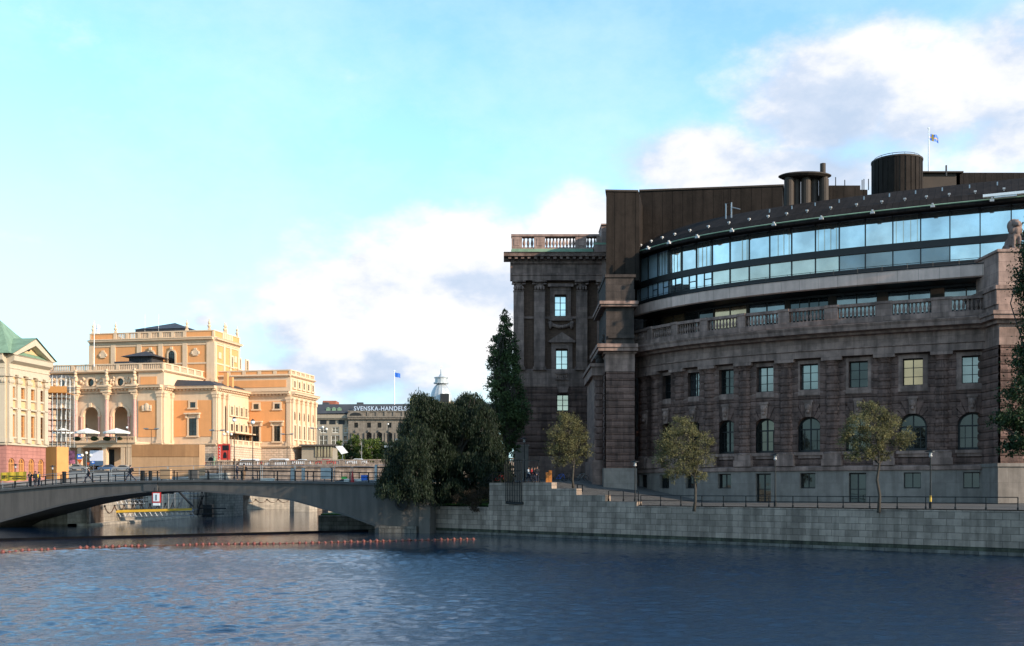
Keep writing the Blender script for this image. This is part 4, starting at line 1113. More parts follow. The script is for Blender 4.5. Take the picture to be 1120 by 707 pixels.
# weir sill line and string of buoys
W0, W1 = (px(-30,109),109), (px(402,134),134)
wl = MB(); l = math.hypot(W1[0]-W0[0], W1[1]-W0[1]); 
wl.map = frame(W0[0],W0[1],W1[0]-W0[0],W1[1]-W0[1]); wl.box(0, l, -.3, .2, -.5, .22)
o = wl.build('floating_boom', 'weir_dark'); recenter(o); tag(o, 'long dark floating boom lying across the water in front of the arch bridge', 'boom')
bp_ = [(-10,606),(20,603.2),(60,601.3),(110,599),(160,597.5),(235,595.7),(300,595),(370,593.5),(430,592),(475,591),(519,590.2)]
def wpt(x, y): Y = EYE*F/(y-HZ); return (px(x,Y), Y)
rp_ = []
for i in range(200):
    x = -10+529*i/199; p = wpt(x, itp(bp_,x)); rp_.append((p[0],p[1],.03+.02*sin(i)))
b = MB(); b.tube(rp_, .035, 4); o = b.build('buoy_rope', 'rope'); recenter(o); tag(o, 'thin dark rope threading the string of red buoys', 'rope')
BG = 'red buoys strung across the water'
bb = None; x = 3; n = 0
skip = lambda x: 62 < x < 86 or 162 < x < 188
while x < 518:
    if not skip(x):
        p = wpt(x, itp(bp_,x)); 
        if bb is None:
            bb = thing('buoy', '', 'buoy', (p[0],p[1],0), BG)
            q = MB(); q.lathe([(.02,-.12),(.13,-.08),(.19,.0),(.19,.12),(.13,.21),(.02,.25)], (p[0],p[1],0), 10); q.build('float', 'buoy_red', bb, smooth=True)
            q = MB(); q.lathe([(.06,.2),(.06,.28),(.02,.30)], (p[0],p[1],0), 6); q.tube([(p[0]-.33,p[1],.05),(p[0]+.33,p[1],.05)], .04, 4); q.build('eyelet', 'rope', bb)
            o = bb
        else: o = copy_thing(bb, (p[0],p[1],rnd(-.05,.02)), rnd(-.2,.2), sc_=rnd(.7,.95))
        o['label'] = 'small red buoy floating on the rope below the bridge'
        n += 1
    x += 7.05
# ---------------------------------------------------------------- far bridge with balustraded parapet
NB = thing('stone_bridge', 'long pale stone bridge with a balustraded parapet and cars behind the arch bridge', 'bridge', (-40,256,0))
YN, YN2 = 250., 266.
def nz(X): return 10.15+(X+64)*.0105
b = MB()
piers = [(px(226,YN),px(252,YN)),(px(318,YN),px(346,YN)),(px(418,YN),px(446,YN)),(px(520,YN),px(548,YN))]
bm = MB(map=frame(-75,YN,1,0))
ops = []
for (a,c),(d_,e) in zip(piers, piers[1:]): ops.append((c+75, d_+75, -2.0, 7.6, 7.0))
ops.insert(0, (px(100,YN)+75 if px(100,YN) > -75 else .5, piers[0][0]+75, -2., 7.6, 6.5))
bm.wall(0, 95, -2, 9.9, ops, d=0, depth=16, step=1.5)
bm.build('arch_wall', 'quay_granite', NB)
for a, c in piers:
    b = MB(); b.prism([(a-.2,YN-.1),(a+1.2,YN-2.2),(c-1.2,YN-2.2),(c+.2,YN-.1)], -2, 3.4); b.prism([(a+.3,YN-.1),(a+1.4,YN-1.5),(c-1.4,YN-1.5),(c-.3,YN-.1)], 3.4, 4.0)
    b.build('cutwater', 'pale_quay', NB)
def nbm(s, d, z): return (-75+s, YN-d, z+nz(-75+s)-10.15)
b = MB(map=nbm); b.sweep([0,20,40,60,95], [(.0,9.7),(.35,9.9),(.35,10.15),(.1,10.2),(.1,10.55),(.0,10.6),(-.5,10.6),(-.5,9.7)], endcap=True); b.build('parapet_base', 'quay_granite', NB)
b = MB(map=nbm); b.sweep([0,20,40,60,95], [(.2,11.35),(.2,11.6),(-.6,11.6),(-.6,11.35)]); b.build('parapet_coping', 'quay_granite', NB)
for k in range(24):
    b = MB(map=nbm); s = k*4.
    for j in range(8):
        q = s+.6+(j+.5)*.425; b.box(q-.1,q+.1,-.3,-.05,10.6,11.35)
    b.box(s-.35,s+.6,-.5,.12,10.6,11.35)
    b.build('balusters', 'quay_granite', NB)
b = MB()
b.add([(-75,YN+.5,nz(-75)-.05),(20,YN+.5,nz(20)-.05),(20,YN2,nz(20)-.05),(-75,YN2,nz(-75)-.05)], [(0,1,2,3)]); b.build('deck', 'asphalt', NB)
b = MB(); b.box(-60,20,YN2,YN2+.5,nz(-30)-1,nz(-30)+1.1); b.build('back_parapet', 'quay_granite', NB)
# ---------------------------------------------------------------- scaffolding under the bridge
def truss(mb, p0, p1, h, n, r=.04):
    p0, p1 = Vector(p0), Vector(p1); up = Vector((0,0,h))
    mb.tube([p0,p1], r, 4); mb.tube([p0+up,p1+up], r, 4)
    for k in range(n):
        a = p0.lerp(p1, k/n); c = p0.lerp(p1, (k+.5)/n)+up; e = p0.lerp(p1, (k+1)/n)
        mb.tube([a,c], r*.7, 4); mb.tube([c,e], r*.7, 4)
YS = 165.
def sp(x, y, Y=YS): return (px(x,Y), Y, pz(y,Y))
PT = thing('work_platform', 'suspended scaffold work platform with a yellow edge board under the bridge', 'platform', sp(165,565))
b = MB(); truss(b, sp(121,566), sp(212,564), pz(561.2,YS)-pz(566,YS), 16, .06); b.build('truss', 'galv', PT)
b = MB(); truss(b, sp(121,566,YS+1.6), sp(212,564,YS+1.6), .7, 16, .06); b.build('truss', 'galv', PT)
b = MB(); truss(b, sp(115,552.5), sp(158,551), .62, 9, .05); b.build('truss', 'galv', PT)
b = MB(); b.box(px(113,YS),px(127,YS),YS-.3,YS+1.5,pz(554,YS),pz(551.5,YS)); b.build('plank', 'plywood', PT)
a_, c_ = sp(121,561), sp(210,558.6)
b = MB(); b.add([(a_[0],YS-.12,a_[2]-.02),(c_[0],YS-.12,c_[2]),(c_[0],YS-.12,c_[2]+.36),(a_[0],YS-.12,a_[2]+.36),(a_[0],YS-.05,a_[2]-.02),(c_[0],YS-.05,c_[2]),(c_[0],YS-.05,c_[2]+.36),(a_[0],YS-.05,a_[2]+.36)],
   [(0,1,2,3),(4,7,6,5),(3,2,6,7),(0,4,5,1)]); b.build('toe_board', 'yellow_paint', PT)
b = MB(); b.box(px(131,YS),px(190,YS),YS,YS+1.5,pz(557.6,YS),pz(556.6,YS)); b.box(px(121,YS),px(210,YS),YS,YS+1.6,pz(560.4,YS),pz(559.8,YS)); b.build('deck_boards', 'black', PT)
SC = thing('scaffolding', 'dense tangle of scaffold tubes hanging below the bridge beside the dark pier', 'scaffolding', (px(200,172),172,0))
random.seed(3)
for zi, (x0, x1, dx, y0, y1) in enumerate(((117,160,7.,535,552),(178,215,6.5,535,560),(208,226,4.5,533,566),(146,157,2.6,539,553))):
    b = MB()
    for Yk in (168., 171.):
        x = x0
        while x <= x1: b.tube([sp(x,y1+rnd(-1,1),Yk), sp(x,y0,Yk)], .035 if zi < 3 else .07, 4); x += dx*rnd(.8,1.1)
        for y in ([y0+5, y0+10, y1-3] if zi < 3 else [y0+3,y0+7]): b.tube([sp(x0-2,y,Yk), sp(x1+2,y+rnd(-.6,.6),Yk)], .035, 4)
        for k in range(3): xa = rnd(x0,x1-6); b.tube([sp(xa,y1-2,Yk), sp(xa+rnd(5,10),y0+1,Yk)], .035, 4)
    b.build('tube_frame', 'iron' if zi != 1 else 'galv', SC)
b = MB(); b.tube([sp(196,538,163), sp(211,554,163)], .18, 6); b.tube([sp(160,536.5,163), sp(190,539,163)], .2, 6); b.build('brace', 'iron', SC)
b = MB(); b.box(px(222,190),px(232,190),190,191,pz(566,190),pz(552,190)); b.box(px(218,190),px(248,190),189.6,190,pz(557,190),pz(555.5,190)); b.box(px(218,190),px(246,190),189.6,190,pz(563,190),pz(561.8,190)); b.build('catwalk', 'iron', SC)
DP = MB(); xa, xb = px(224,205), px(246,205)
DP.prism([(xa,205),(xb-1,203),(xb+1.6,206),(xb+1.2,214),(xa,214)], -1.5, 5.4); o = DP.build('bridge_pier', 'dark_granite'); recenter(o); tag(o, 'dark stone pier standing in the channel behind the scaffold tubes', 'pier')
# ---------------------------------------------------------------- opera house
ang = radians(-11.5); OU = (cos(ang), sin(ang)); OV = (-sin(ang), cos(ang))
OX, OY = px(178,280), 280.
def opw(u, v): return (OX+OU[0]*u+OV[0]*v, OY+OU[1]*u+OV[1]*v)
def west(u0, v):           # facade facing us (west); s runs right
    x, y = opw(u0, v); return frame(x, y, OU[0], OU[1])
def south(u, v0):          # facade facing right; s runs away
    x, y = opw(u, v0); return frame(x, y, OV[0], OV[1])
def solve_u(xp, v):
    lo, hi = -80., 80.
    for _ in range(50):
        m_ = (lo+hi)/2; x, y = opw(m_, v)
        if 560+F*x/y < xp: lo = m_
        else: hi = m_
    return lo
def solve_v(xp, u):
    lo, hi = -30., 150.
    for _ in range(50):
        m_ = (lo+hi)/2; x, y = opw(u, m_)
        if 560+F*x/y < xp: lo = m_
        else: hi = m_
    return lo
def oz(u, v, yp): return pz(yp, opw(u,v)[1])
OP = thing('opera_house', 'large orange and cream opera house with arched loggia and statues on its roof', 'building', (OX,OY,9.4))
GZ0 = 9.4
vA = solve_v(189, 0); uB = solve_u(237, vA); vB = solve_v(272, uB); uC = solve_u(318, vB); vC = solve_v(345, uC)
zb = oz(0,0,484.5)           # top of the rusticated base
zc = oz(0,0,428.5)           # main cornice underside
zcc = zc+2.0
zbal = oz(0,0,396.8)
print('opera', vA, uB, vB, uC, vC, zb, zc, zbal)
def obox(name, u0, u1, v0, v1, z0, z1, m, parent=OP):
    b = MB(); b.prism([opw(u0,v0),opw(u1,v0),opw(u1,v1),opw(u0,v1)], z0, z1); return b.build(name, m, parent)
def cornice(mpf, L_, z, parent=OP, m='opera_stone', dent=True, k=1., wr=(1,1)):
    b = MB(map=mpf)
    P = [(0,z),(.15*k,z),(.15*k,z+.5*k),(.35*k,z+.55*k),(.35*k,z+.95*k),(1.3*k,z+1.05*k),(1.4*k,z+1.45*k),(1.6*k,z+1.7*k),(0,z+1.75*k)]
    b.sweep([-.0, L_], P, closed=True); b.build('cornice', m, parent)
    if dent:
        b = MB(map=mpf); n = int(L_/1.0)
        for i in range(n): q = L_*(i+.5)/n; b.box(q-.28, q+.28, .34*k, .85*k, z+.6*k, z+1.02*k)
        b.build('dentils', m, parent)
def balu(mpf, a, c, z, h=1.7, parent=OP, solid=False, n=6, panel='opera_orange'):
    b = MB(map=mpf); L_ = c-a
    b.box(a, c, -.5, .1, z, z+.35); b.box(a, c, -.55, .16, z+h-.3, z+h)
    b.build('balustrade_rail', 'opera_stone', parent)
    for i in range(n+1): q = a+L_*i/n; b = MB(map=mpf); b.box(max(a,q-.5), min(c,q+.5), -.52, .13, z+.35, z+h-.3); b.build('balustrade_pier', 'opera_stone', parent)
    for i in range(n):
        b = MB(map=mpf)
        q0, q1 = a+L_*i/n+.6, a+L_*(i+1)/n-.6
        if solid: b.box(q0, q1, -.4, .0, z+.36, z+h-.31)
        else:
            m_ = max(3, int((q1-q0)/.5))
            for j in range(m_): q = q0+(q1-q0)*(j+.5)/m_; b.box(q-.12, q+.12, -.3, -.02, z+.35, z+h-.3)
        b.build('balustrade_panel', panel if solid else 'opera_stone', parent)
def ofin(u, v, z, h=2.4):
    x, y = opw(u,v); b = MB()
    b.box(x-.35,x+.35,y-.35,y+.35,z,z+.5); b.lathe([(.2,.5),(.5,.9),(.55,1.2),(.25,1.5),(.2,1.6),(.42,1.9),(.35,2.2),(.12,2.5),(.16,2.8),(.02,3.1)], (x,y,z), 10, sx=h/2.6, sy=h/2.6)
    b.build('roof_statue', 'opera_stone', OP)
def pilw(mpf, q, w_, z0, z1, d=.35, m='opera_stone', cap=True, parent=OP):
    b = MB(map=mpf); b.box(q-w_/2, q+w_/2, 0, d, z0, z1); b.box(q-w_/2-.2, q+w_/2+.2, 0, d+.15, z0, z0+.8)
    if cap: b.box(q-w_/2-.15, q+w_/2+.15, 0, d+.15, z1-1.3, z1-1.1); b.box(q-w_/2-.3, q+w_/2+.3, 0, d+.3, z1-.5, z1); b.box(q-w_/2-.1, q+w_/2+.1, 0, d+.18, z1-1.1, z1-.5)
    b.build('pilaster', m, parent)
def owin(mpf, q, z0, z1, w_, hood=True, parent=OP, bars=(1,3), sill=True, m='pane_dark'):
    b = MB(map=mpf)
    for s_ in (-1,1): b.box(q+s_*w_/2, q+s_*(w_/2+.5), .0, .28, z0, z1)
    b.box(q-w_/2-.5, q+w_/2+.5, 0, .28, z1, z1+.5); 
    if sill: b.box(q-w_/2-.7, q+w_/2+.7, 0, .45, z0-.4, z0)
    if hood: b.box(q-w_/2-.6, q+w_/2+.6, 0, .3, z1+.5, z1+1.); b.box(q-w_/2-1.1, q+w_/2+1.1, 0, 1.0, z1+1., z1+1.4); b.box(q-w_/2-.9, q-w_/2-.4, 0, .6, z1, z1+1.); b.box(q+w_/2+.4, q+w_/2+.9, 0, .6, z1, z1+1.)
    fr = b.build('window_surround', 'opera_stone', parent)
    o = win_rect(parent, mpf, q, z0, z1, w_, m, bars, 'frame_dark', d=.16, t=.06); return o
# --- rusticated base under everything, plain bodies
def mass(name, u0, u1, v0, v1, z0, z1, mw, ms=None):
    """closed body with its own materials on the west and the south face"""
    b = MB(); b.prism([opw(u0+.1,v0+.1),opw(u1-.1,v0+.1),opw(u1-.1,v1),opw(u0+.1,v1)], z0, z1); b.build(name, 'opera_stone', OP)
    b = MB(map=west(u0,v0)); b.wall(0, u1-u0, z0, z1); b.build('west_wall', mw, OP)
    b = MB(map=south(u1,v0)); b.wall(0, v1-v0, z0, z1); b.build('south_wall', ms or mw, OP)
uL = solve_u(40, 0)
# base storeys
mass('base', solve_u(150,0), 0, 0, 30, GZ0, zb-.5, 'opera_rustic')
mass('base', -.2, uB, vA, 60, GZ0, zb-.5, 'opera_rustic')
mass('base', uB-.3, uC, vB, vC, GZ0, zb-.5, 'opera_rustic')
for mpf, L_ in ((west(solve_u(150,0),0), -solve_u(150,0)), (south(0,0), vA), (west(0,vA), uB), (south(uB,vA), vB-vA), (west(uB,vB), uC-uB), (south(uC,vB), vC-vB)):
    b = MB(map=mpf); b.sweep([0,L_], [(0,zb-.6),(.3,zb-.55),(.55,zb-.2),(.55,zb),(0,zb+.05)]); b.build('base_moulding', 'opera_stone', OP)
# --- main (west) front upper storeys: solid end bay
u1 = solve_u(150,0)
mass('body', u1, 0, 0, vB+8, zb, zc, 'opera_stone')
mW = west(0,0)
b = MB(map=mW); b.box(solve_u(151.5,0), solve_u(171.5,0), .0, .12, oz(0,0,478), oz(0,0,438)); b.build('wall_panel', 'opera_orange', OP)
b = MB(map=mW); q = solve_u(161,0); zq = oz(0,0,449.5)
b.box(q-1.3,q+1.3,.1,.4,zq,zq+1.5); b.lathe([(.01,0),(.6,.2),(.8,1.),(.5,1.9),(.01,2.2)], (q,.3,zq-.1), 10, sy=.4)
for s_ in (-1,1): b.lathe([(.01,0),(.35,.3),(.3,1.),(.01,1.2)], (q+s_*1.1,.35,zq+.3), 8, sy=.5)
b.build('relief', 'opera_stone', OP)
for xq in (174.5,): pilw(mW, solve_u(xq,0), 1.3, zb, zc, .3)
pilw(south(0,0), .7, 1.2, zb, zc, .3); pilw(south(0,0), vA-.6, 1., zb, zc, .3)
# attic storey with balustrade above the cornice
zat = oz(0,0,404.5)
mass('attic', u1, 0, 0.6, vB+8, zc+1.7, zat, 'opera_stone')
b = MB(map=west(0,.6)); b.box(solve_u(152.5,0), solve_u(170,0), 0, .12, oz(0,0,420.3), oz(0,0,411.5)); b.build('wall_panel', 'opera_orange', OP)
# --- loggia: three arches with pink columns
ua = uL; nB = 4
arch_px = [(79,101.5),(109.8,134.5),None]
LOG = [(92.5,112.5-1.5),(123.5,142.5)]
cols_px = [53., 82.5, 116.5, 147.2]          # big columns
arc = [(67.5,), (99.5+.3,), (134.-1.6,)]
zf = zb+.0                                    # loggia floor
mL = west(0, 1.2)
uo = lambda x: solve_u(x, 1.2)
centers = [(a_+c_)/2 for a_, c_ in zip(cols_px, cols_px[1:])]
aw = 4.3
arch_top, arch_sill = oz(0,0,443.5), zb+.2
ops = [(uo(c)-aw/2, uo(c)+aw/2, arch_sill, arch_top, True) for c in centers]
b = MB(map=mL); b.wall(uo(40), u1+.05, zb-.1, zc+.1, ops, d=0, depth=.8); b.build('loggia_wall', 'opera_stone', OP)
b = MB(map=west(0,9.)); ub = solve_u(30,9.)
b.wall(ub, u1+1, zb-.1, zc, [(uo(c)-1.2+0.4, uo(c)+1.2+0.4, zb+.1, zb+4.9, False) for c in centers], depth=.5); b.build('loggia_back_wall', 'opera_stone', OP)
for c in centers:
    q = uo(c)+.4
    b = MB(map=west(0,9.)); 
    for s_ in (-1,1): b.box(q+s_*1.2, q+s_*1.7, 0, .25, zb, zb+5.4)
    b.box(q-1.7,q+1.7,0,.25,zb+4.9,zb+5.5); b.build('door_surround', 'opera_stone', OP)
    o = win_rect(OP, west(0,9.), q, zb+.1, zb+4.9, 2.4, 'pane_dark', (1,2), 'frame_dark', d=-.3); o.name = 'door'
    b = MB(map=west(0,8.95)); b.lathe([(.01,0),(.01,.01)], (0,0,0), 4)
    b = MB(map=west(0,8.95)); b.vprism([(q+.85*cos(k*pi/8),zb+7.3+.85*sin(k*pi/8)) for k in range(16)], 0, .15); b.build('roundel', 'frame_dark', OP)
    q = uo(c)
    b = MB(map=mL); R = aw/2; zcn = arch_top-R
    for k in range(14):
        a0, a1 = pi*k/14, pi*(k+1)/14
        b.vprism([(q+R*cos(a0),zcn+R*sin(a0)),(q+(R+.6)*cos(a0),zcn+(R+.6)*sin(a0)),(q+(R+.6)*cos(a1),zcn+(R+.6)*sin(a1)),(q+R*cos(a1),zcn+R*sin(a1))], 0, .2)
    b.box(q-.35,q+.35,0,.45,arch_top-.1,arch_top+1.0)
    for s_ in (-1,1): b.box(q+s_*(R-.05), q+s_*(R+.75), -.2, .35, zcn-.5, zcn)
    b.build('arch_moulding', 'opera_stone', OP)
    for s_ in (-1,1):
        b = MB(); p = mL(q+s_*(R+.36), .35, 0); b.lathe([(.34,zb),(.34,zb+.4),(.26,zb+.5),(.24,zcn-.9),(.36,zcn-.5)], (p[0],p[1],0), 8); b.build('small_column', 'opera_pink', OP)
b = MB(); b.prism([opw(ub,1.2),opw(u1,1.2),opw(u1,9.5),opw(ub,9.5)], zb-.5, zb+.1); b.prism([opw(ub,1.2),opw(u1,1.2),opw(u1,9.5),opw(ub,9.5)], zc-.3, zc+.3); b.build('loggia_floor', 'opera_stone', OP)
for xq in cols_px[0:]:
    q = solve_u(xq, 0)
    b = MB(); p = west(0,0)(q, -.2, 0); b.lathe([(.75,zb+.2),(.75,zb+.8),(.58,zb+1.),(.5,zc-1.9)], (p[0],p[1],0), 12); b.build('column', 'opera_pink', OP)
    b = MB(); b.lathe([(.5,zc-1.9),(.62,zc-1.7),(.55,zc-1.5),(.85,zc-.7),(.95,zc-.5)], (p[0],p[1],0), 10); b.box(p[0]-.8,p[0]+.8,p[1]-.9,p[1]+.9,zc-.5,zc-.02); b.build('capital', 'opera_stone', OP)
    b = MB(map=west(0,0)); b.box(q-1.1,q+1.1,-1.3,1.0,zc,zc+.9); b.box(q-1.4,q+1.4,-1.3,1.5,zc+.9,zc+1.4); b.box(q-1.7,q+1.7,-1.3,1.9,zc+1.4,zc+1.8); b.build('entablature_block', 'opera_stone', OP)
    b = MB(map=west(0,0)); z_ = zc+1.8     # figure standing in front of the attic
    for (dx,dd,dz,r) in ((0,.5,.7,.5),(.1,.55,1.6,.55),(-.05,.5,2.5,.5),(0,.55,3.3,.45),(0,.5,4.0,.35),(.3,.4,2.1,.3),(-.35,.4,1.2,.3)): b.sphere((q+dx,dd-.6,z_+dz), r, 8, 6)
    b.box(q-.8,q+.8,-1.3,.6,z_,z_+.35); b.build('attic_figure', 'opera_stone', OP, smooth=True)
cornice(west(solve_u(30,0),1.2), u1-solve_u(30,0)+1, zc); cornice(west(u1,0), -u1, zc); cornice(south(0,0), vA, zc)
b = MB(map=west(0,1.2)); zo = oz(0,0,424.5); zo1 = oz(0,0,411)
b.wall(solve_u(30,1.2), u1+.2, zc+1.7, zat, [(uo(c)-1.0, uo(c)+1.0, (zo+zo1)/2-1.0+.3, (zo+zo1)/2+1.0+.3, 1.0) for c in centers], depth=.5)
b.build('attic_wall', 'opera_stone', OP)
for c in centers:
    q = uo(c); zz_ = (zo+zo1)/2+.3
    b = MB(map=west(0,1.2)); b.vprism([(q+1.05*cos(k*pi/8),zz_+1.05*sin(k*pi/8)) for k in range(16)], -.45, -.4); o = b.build('round_window', 'pane_dark', OP)
    b = MB(map=west(0,1.2))
    for k in range(16):
        a0, a1 = 2*pi*k/16, 2*pi*(k+1)/16
        b.vprism([(q+1.0*cos(a0),zz_+1.*sin(a0)),(q+1.45*cos(a0),zz_+1.45*sin(a0)),(q+1.45*cos(a1),zz_+1.45*sin(a1)),(q+1.0*cos(a1),zz_+1.0*sin(a1))], 0, .3)
    b.build('window_ring', 'opera_stone', OP)
    b = MB(map=west(0,1.2)); random.seed(int(c))
    for k in range(16):
        s_ = -1 if k%2 else 1; b.sphere((q+s_*rnd(1.6,2.9), .1, zz_+rnd(-1.2,1.3)), rnd(.25,.45), 7, 5)
    b.build('sculpted_foliage', 'opera_stone', OP)
zb2 = zat
for mpf, a, c, n in ((west(0,.5), solve_u(30,0), 0., 6), (south(0,.6), 0, solve_v(228,0)-.6, 6)):
    b = MB(map=mpf); b.sweep([a,c+.0], [(0,zat-.5),(.3,zat-.45),(.7,zat-.15),(.7,zat),(0,zat+.05)]); b.build('attic_cornice', 'opera_stone', OP)
    balu(mpf, a, c, zat, zbal-zat+.1, n=n)
b = MB(); b.prism([opw(ub,1),opw(-.5,1),opw(-.5,40),opw(ub,40)], zat-.6, zat-.1); b.build('roof_terrace', 'roof_dark', OP)
# wooden roof lantern and terrace clutter on the roof
q0, q1 = solve_u(141,14), solve_u(166,14); zr0, zr1 = oz(0,14,399), oz(0,14,389)
b = MB(); b.prism([opw(q0,14),opw(q1,14),opw(q1,20),opw(q0,20)], zat, zr1); b.build('roof_lantern', 'lead_roof', OP)
b = MB(map=west(0,14))
for k in range(9): q = q0+(q1-q0)*(k+.5)/9; b.box(q-.2,q+.2,.0,.12,zr0+.3,zr1-.3)
b.build('lantern_louvres', 'roof_dark', OP)
mx_, my_ = opw((q0+q1)/2,17); b = MB()
A_ = [opw(q0-1.6,12.4),opw(q1+1.4,12.4),opw(q1+1.4,21.6),opw(q0-1.6,21.6)]; b.add([(x,y,zr1) for x,y in A_]+[(mx_,my_,zr1+1.9)], [(0,1,4),(1,2,4),(2,3,4),(3,0,4),(3,2,1,0)]); b.build('lantern_roof', 'lead_roof', OP)
b = MB(); b.prism([opw(solve_u(125,8),8),opw(solve_u(141,8),8),opw(solve_u(141,8),12),opw(solve_u(125,8),12)], zat, oz(0,8,394)); b.build('roof_shed', 'lead_roof', OP)
# --- big stage block behind
uS0, uS1, vS0 = None, None, 22.
uS0, uS1 = solve_u(98,vS0), solve_u(234,vS0); vS1 = solve_v(262,uS1)
zs1 = oz(uS1,vS0,371); zs0 = zat-1; zst = oz(uS1,vS0,361.2)
mass('stage_block', uS0, uS1, vS0, vS1, zs0, zs1, 'opera_orange', 'opera_orange')
mS, mSs = west(0,vS0), south(uS1,vS0)
cornice(west(uS0,vS0), uS1-uS0, zs1-.9, k=.8, dent=False); cornice(mSs, vS1-vS0, zs1-.9, k=.8, dent=False)
pil = [100, 124, 152.5, 176, 202.5, 228.5, 232.5]
for xq in pil: pilw(mS, solve_u(xq,vS0), 1.35 if xq not in (228.5,) else 1.2, zs0, zs1-.9, .25, cap=False)
for vq in (.8, 6., vS1-vS0-6, vS1-vS0-.8): pilw(mSs, vq, 1., zs0, zs1-.9, .25, cap=False)
b = MB(map=mS)
for z_ in (oz(uS1,vS0,376), oz(uS1,vS0,397)): b.box(uS0, uS1, 0, .16, z_-.2, z_+.25)
b.build('string_course', 'opera_stone', OP)
b = MB(map=mSs)
for z_ in (oz(uS1,vS0,376), oz(uS1,vS0,397)): b.box(0, vS1-vS0, 0, .16, z_-.2, z_+.25)
b.build('string_course', 'opera_stone', OP)
n_ = 5
edges = [98,126,152.5,176,202,234]
for xq, solid in ((112,1),(139,0),(164,0),(189,0),(215,1)):
    pass
for (a,c),sol in zip(zip(edges,edges[1:]), (1,0,0,0,1)):
    balu(mS, solve_u(a,vS0), solve_u(c,vS0), zs1+.5, zst-zs1-.4, solid=bool(sol), n=1 if sol else 2)
balu(mSs, 0, 5.5, zs1+.5, zst-zs1-.4, solid=True, n=1); balu(mSs, 5.5, vS1-vS0-5, zs1+.5, zst-zs1-.4, n=4); balu(mSs, vS1-vS0-5, vS1-vS0, zs1+.5, zst-zs1-.4, solid=True, n=1)
for xq in (165., 188.):
    win_arch(OP, mS, solve_u(xq,vS0), oz(0,vS0,397), oz(0,vS0,383), 1.9, 'pane_dark', d=.06, t=.06)
    b = MB(map=mS); q = solve_u(xq,vS0); zt_ = oz(0,vS0,383)
    for k in range(10):
        a0, a1 = pi*k/10, pi*(k+1)/10; b.vprism([(q+.95*cos(a0),zt_-.95+.95*sin(a0)),(q+1.4*cos(a0),zt_-.95+1.4*sin(a0)),(q+1.4*cos(a1),zt_-.95+1.4*sin(a1)),(q+.95*cos(a1),zt_-.95+.95*sin(a1))], 0, .25)
    for s_ in (-1,1): b.box(q+s_*.95,q+s_*1.4,0,.25,oz(0,vS0,398),zt_-.95)
    b.box(q-.35,q+.35,0,.5,zt_+.3,zt_+1.1); b.build('window_surround', 'opera_stone', OP)
for xq in (113, 214):
    b = MB(map=mS); q = solve_u(xq,vS0); zq = oz(0,vS0,388.2)
    b.box(q-.75,q+.75,0,.3,zq-.2,zq+1.4); b.box(q-.4,q+.4,0,.35,zq+1.4,zq+1.9)
    for s_ in (-1,1): b.lathe([(.01,0),(.4,.3),(.35,.9),(.01,1.1)], (q+s_*.95,.2,zq), 8, sy=.5)
    b.build('relief', 'opera_stone', OP)
for k, vq in enumerate((3.2, 10.5, 15.5, 20.5, vS1-vS0-3)):
    if k in (0,4):
        b = MB(map=mSs); b.box(vq-.8,vq+.8,0,.25,oz(uS1,vS0,391),oz(uS1,vS0,384)); b.build('relief', 'opera_stone', OP)
    else: owin(mSs, vq, oz(uS1,vS0,397), oz(uS1,vS0,386), 1.3, False, m='pane_washed_cream')
for xq in (101.5,126,204,228.5): ofin(solve_u(xq,vS0), vS0+.2, zst+.1)
for vq in (7., vS1-vS0-8, vS1-vS0-1): ofin(uS1-.3, vS0+vq, zst+.1)
a_ = [opw(solve_u(148,30),30),opw(solve_u(203,30),30),opw(solve_u(203,30),44),opw(solve_u(148,30),44)]
zr = oz(0,30,366); zr2 = oz(0,30,357.8); zr3 = oz(0,37,351.5)
b = MB(); b.prism(a_, zs1, zr2); b.build('stage_tower', 'roof_dark', OP)
mx_, my_ = opw((solve_u(148,30)+solve_u(203,30))/2+1,37)
b = MB(); A_ = [(x,y,zr2) for x,y in a_]; b.add([(x+(x-mx_)*.03,y+(y-my_)*.03,z) for x,y,z in A_]+[(mx_-.2,my_,zr3)], [(0,1,4),(1,2,4),(2,3,4),(3,0,4),(3,2,1,0)]); b.build('stage_roof', 'lead_roof', OP)
b = MB(); x_, y_ = opw(solve_u(119,28),28); b.add([(x_-3,y_,zst-.2),(x_+3,y_,zst-.2),(x_+3,y_+6,zst-.2),(x_-3,y_+6,zst-.2),(x_,y_+3,zst+1.2)], [(0,1,4),(1,2,4),(2,3,4),(3,0,4)]); b.build('roof_pyramid', 'roof_dark', OP)
for xq, yt in ((158.5,344),(173.5,344)): 
    b = MB(); x_, y_ = opw(solve_u(xq,30),30); b.tube([(x_,y_,zr2-1),(x_,y_,pz(yt,y_))], .05, 4); b.build('antenna', 'galv', OP)
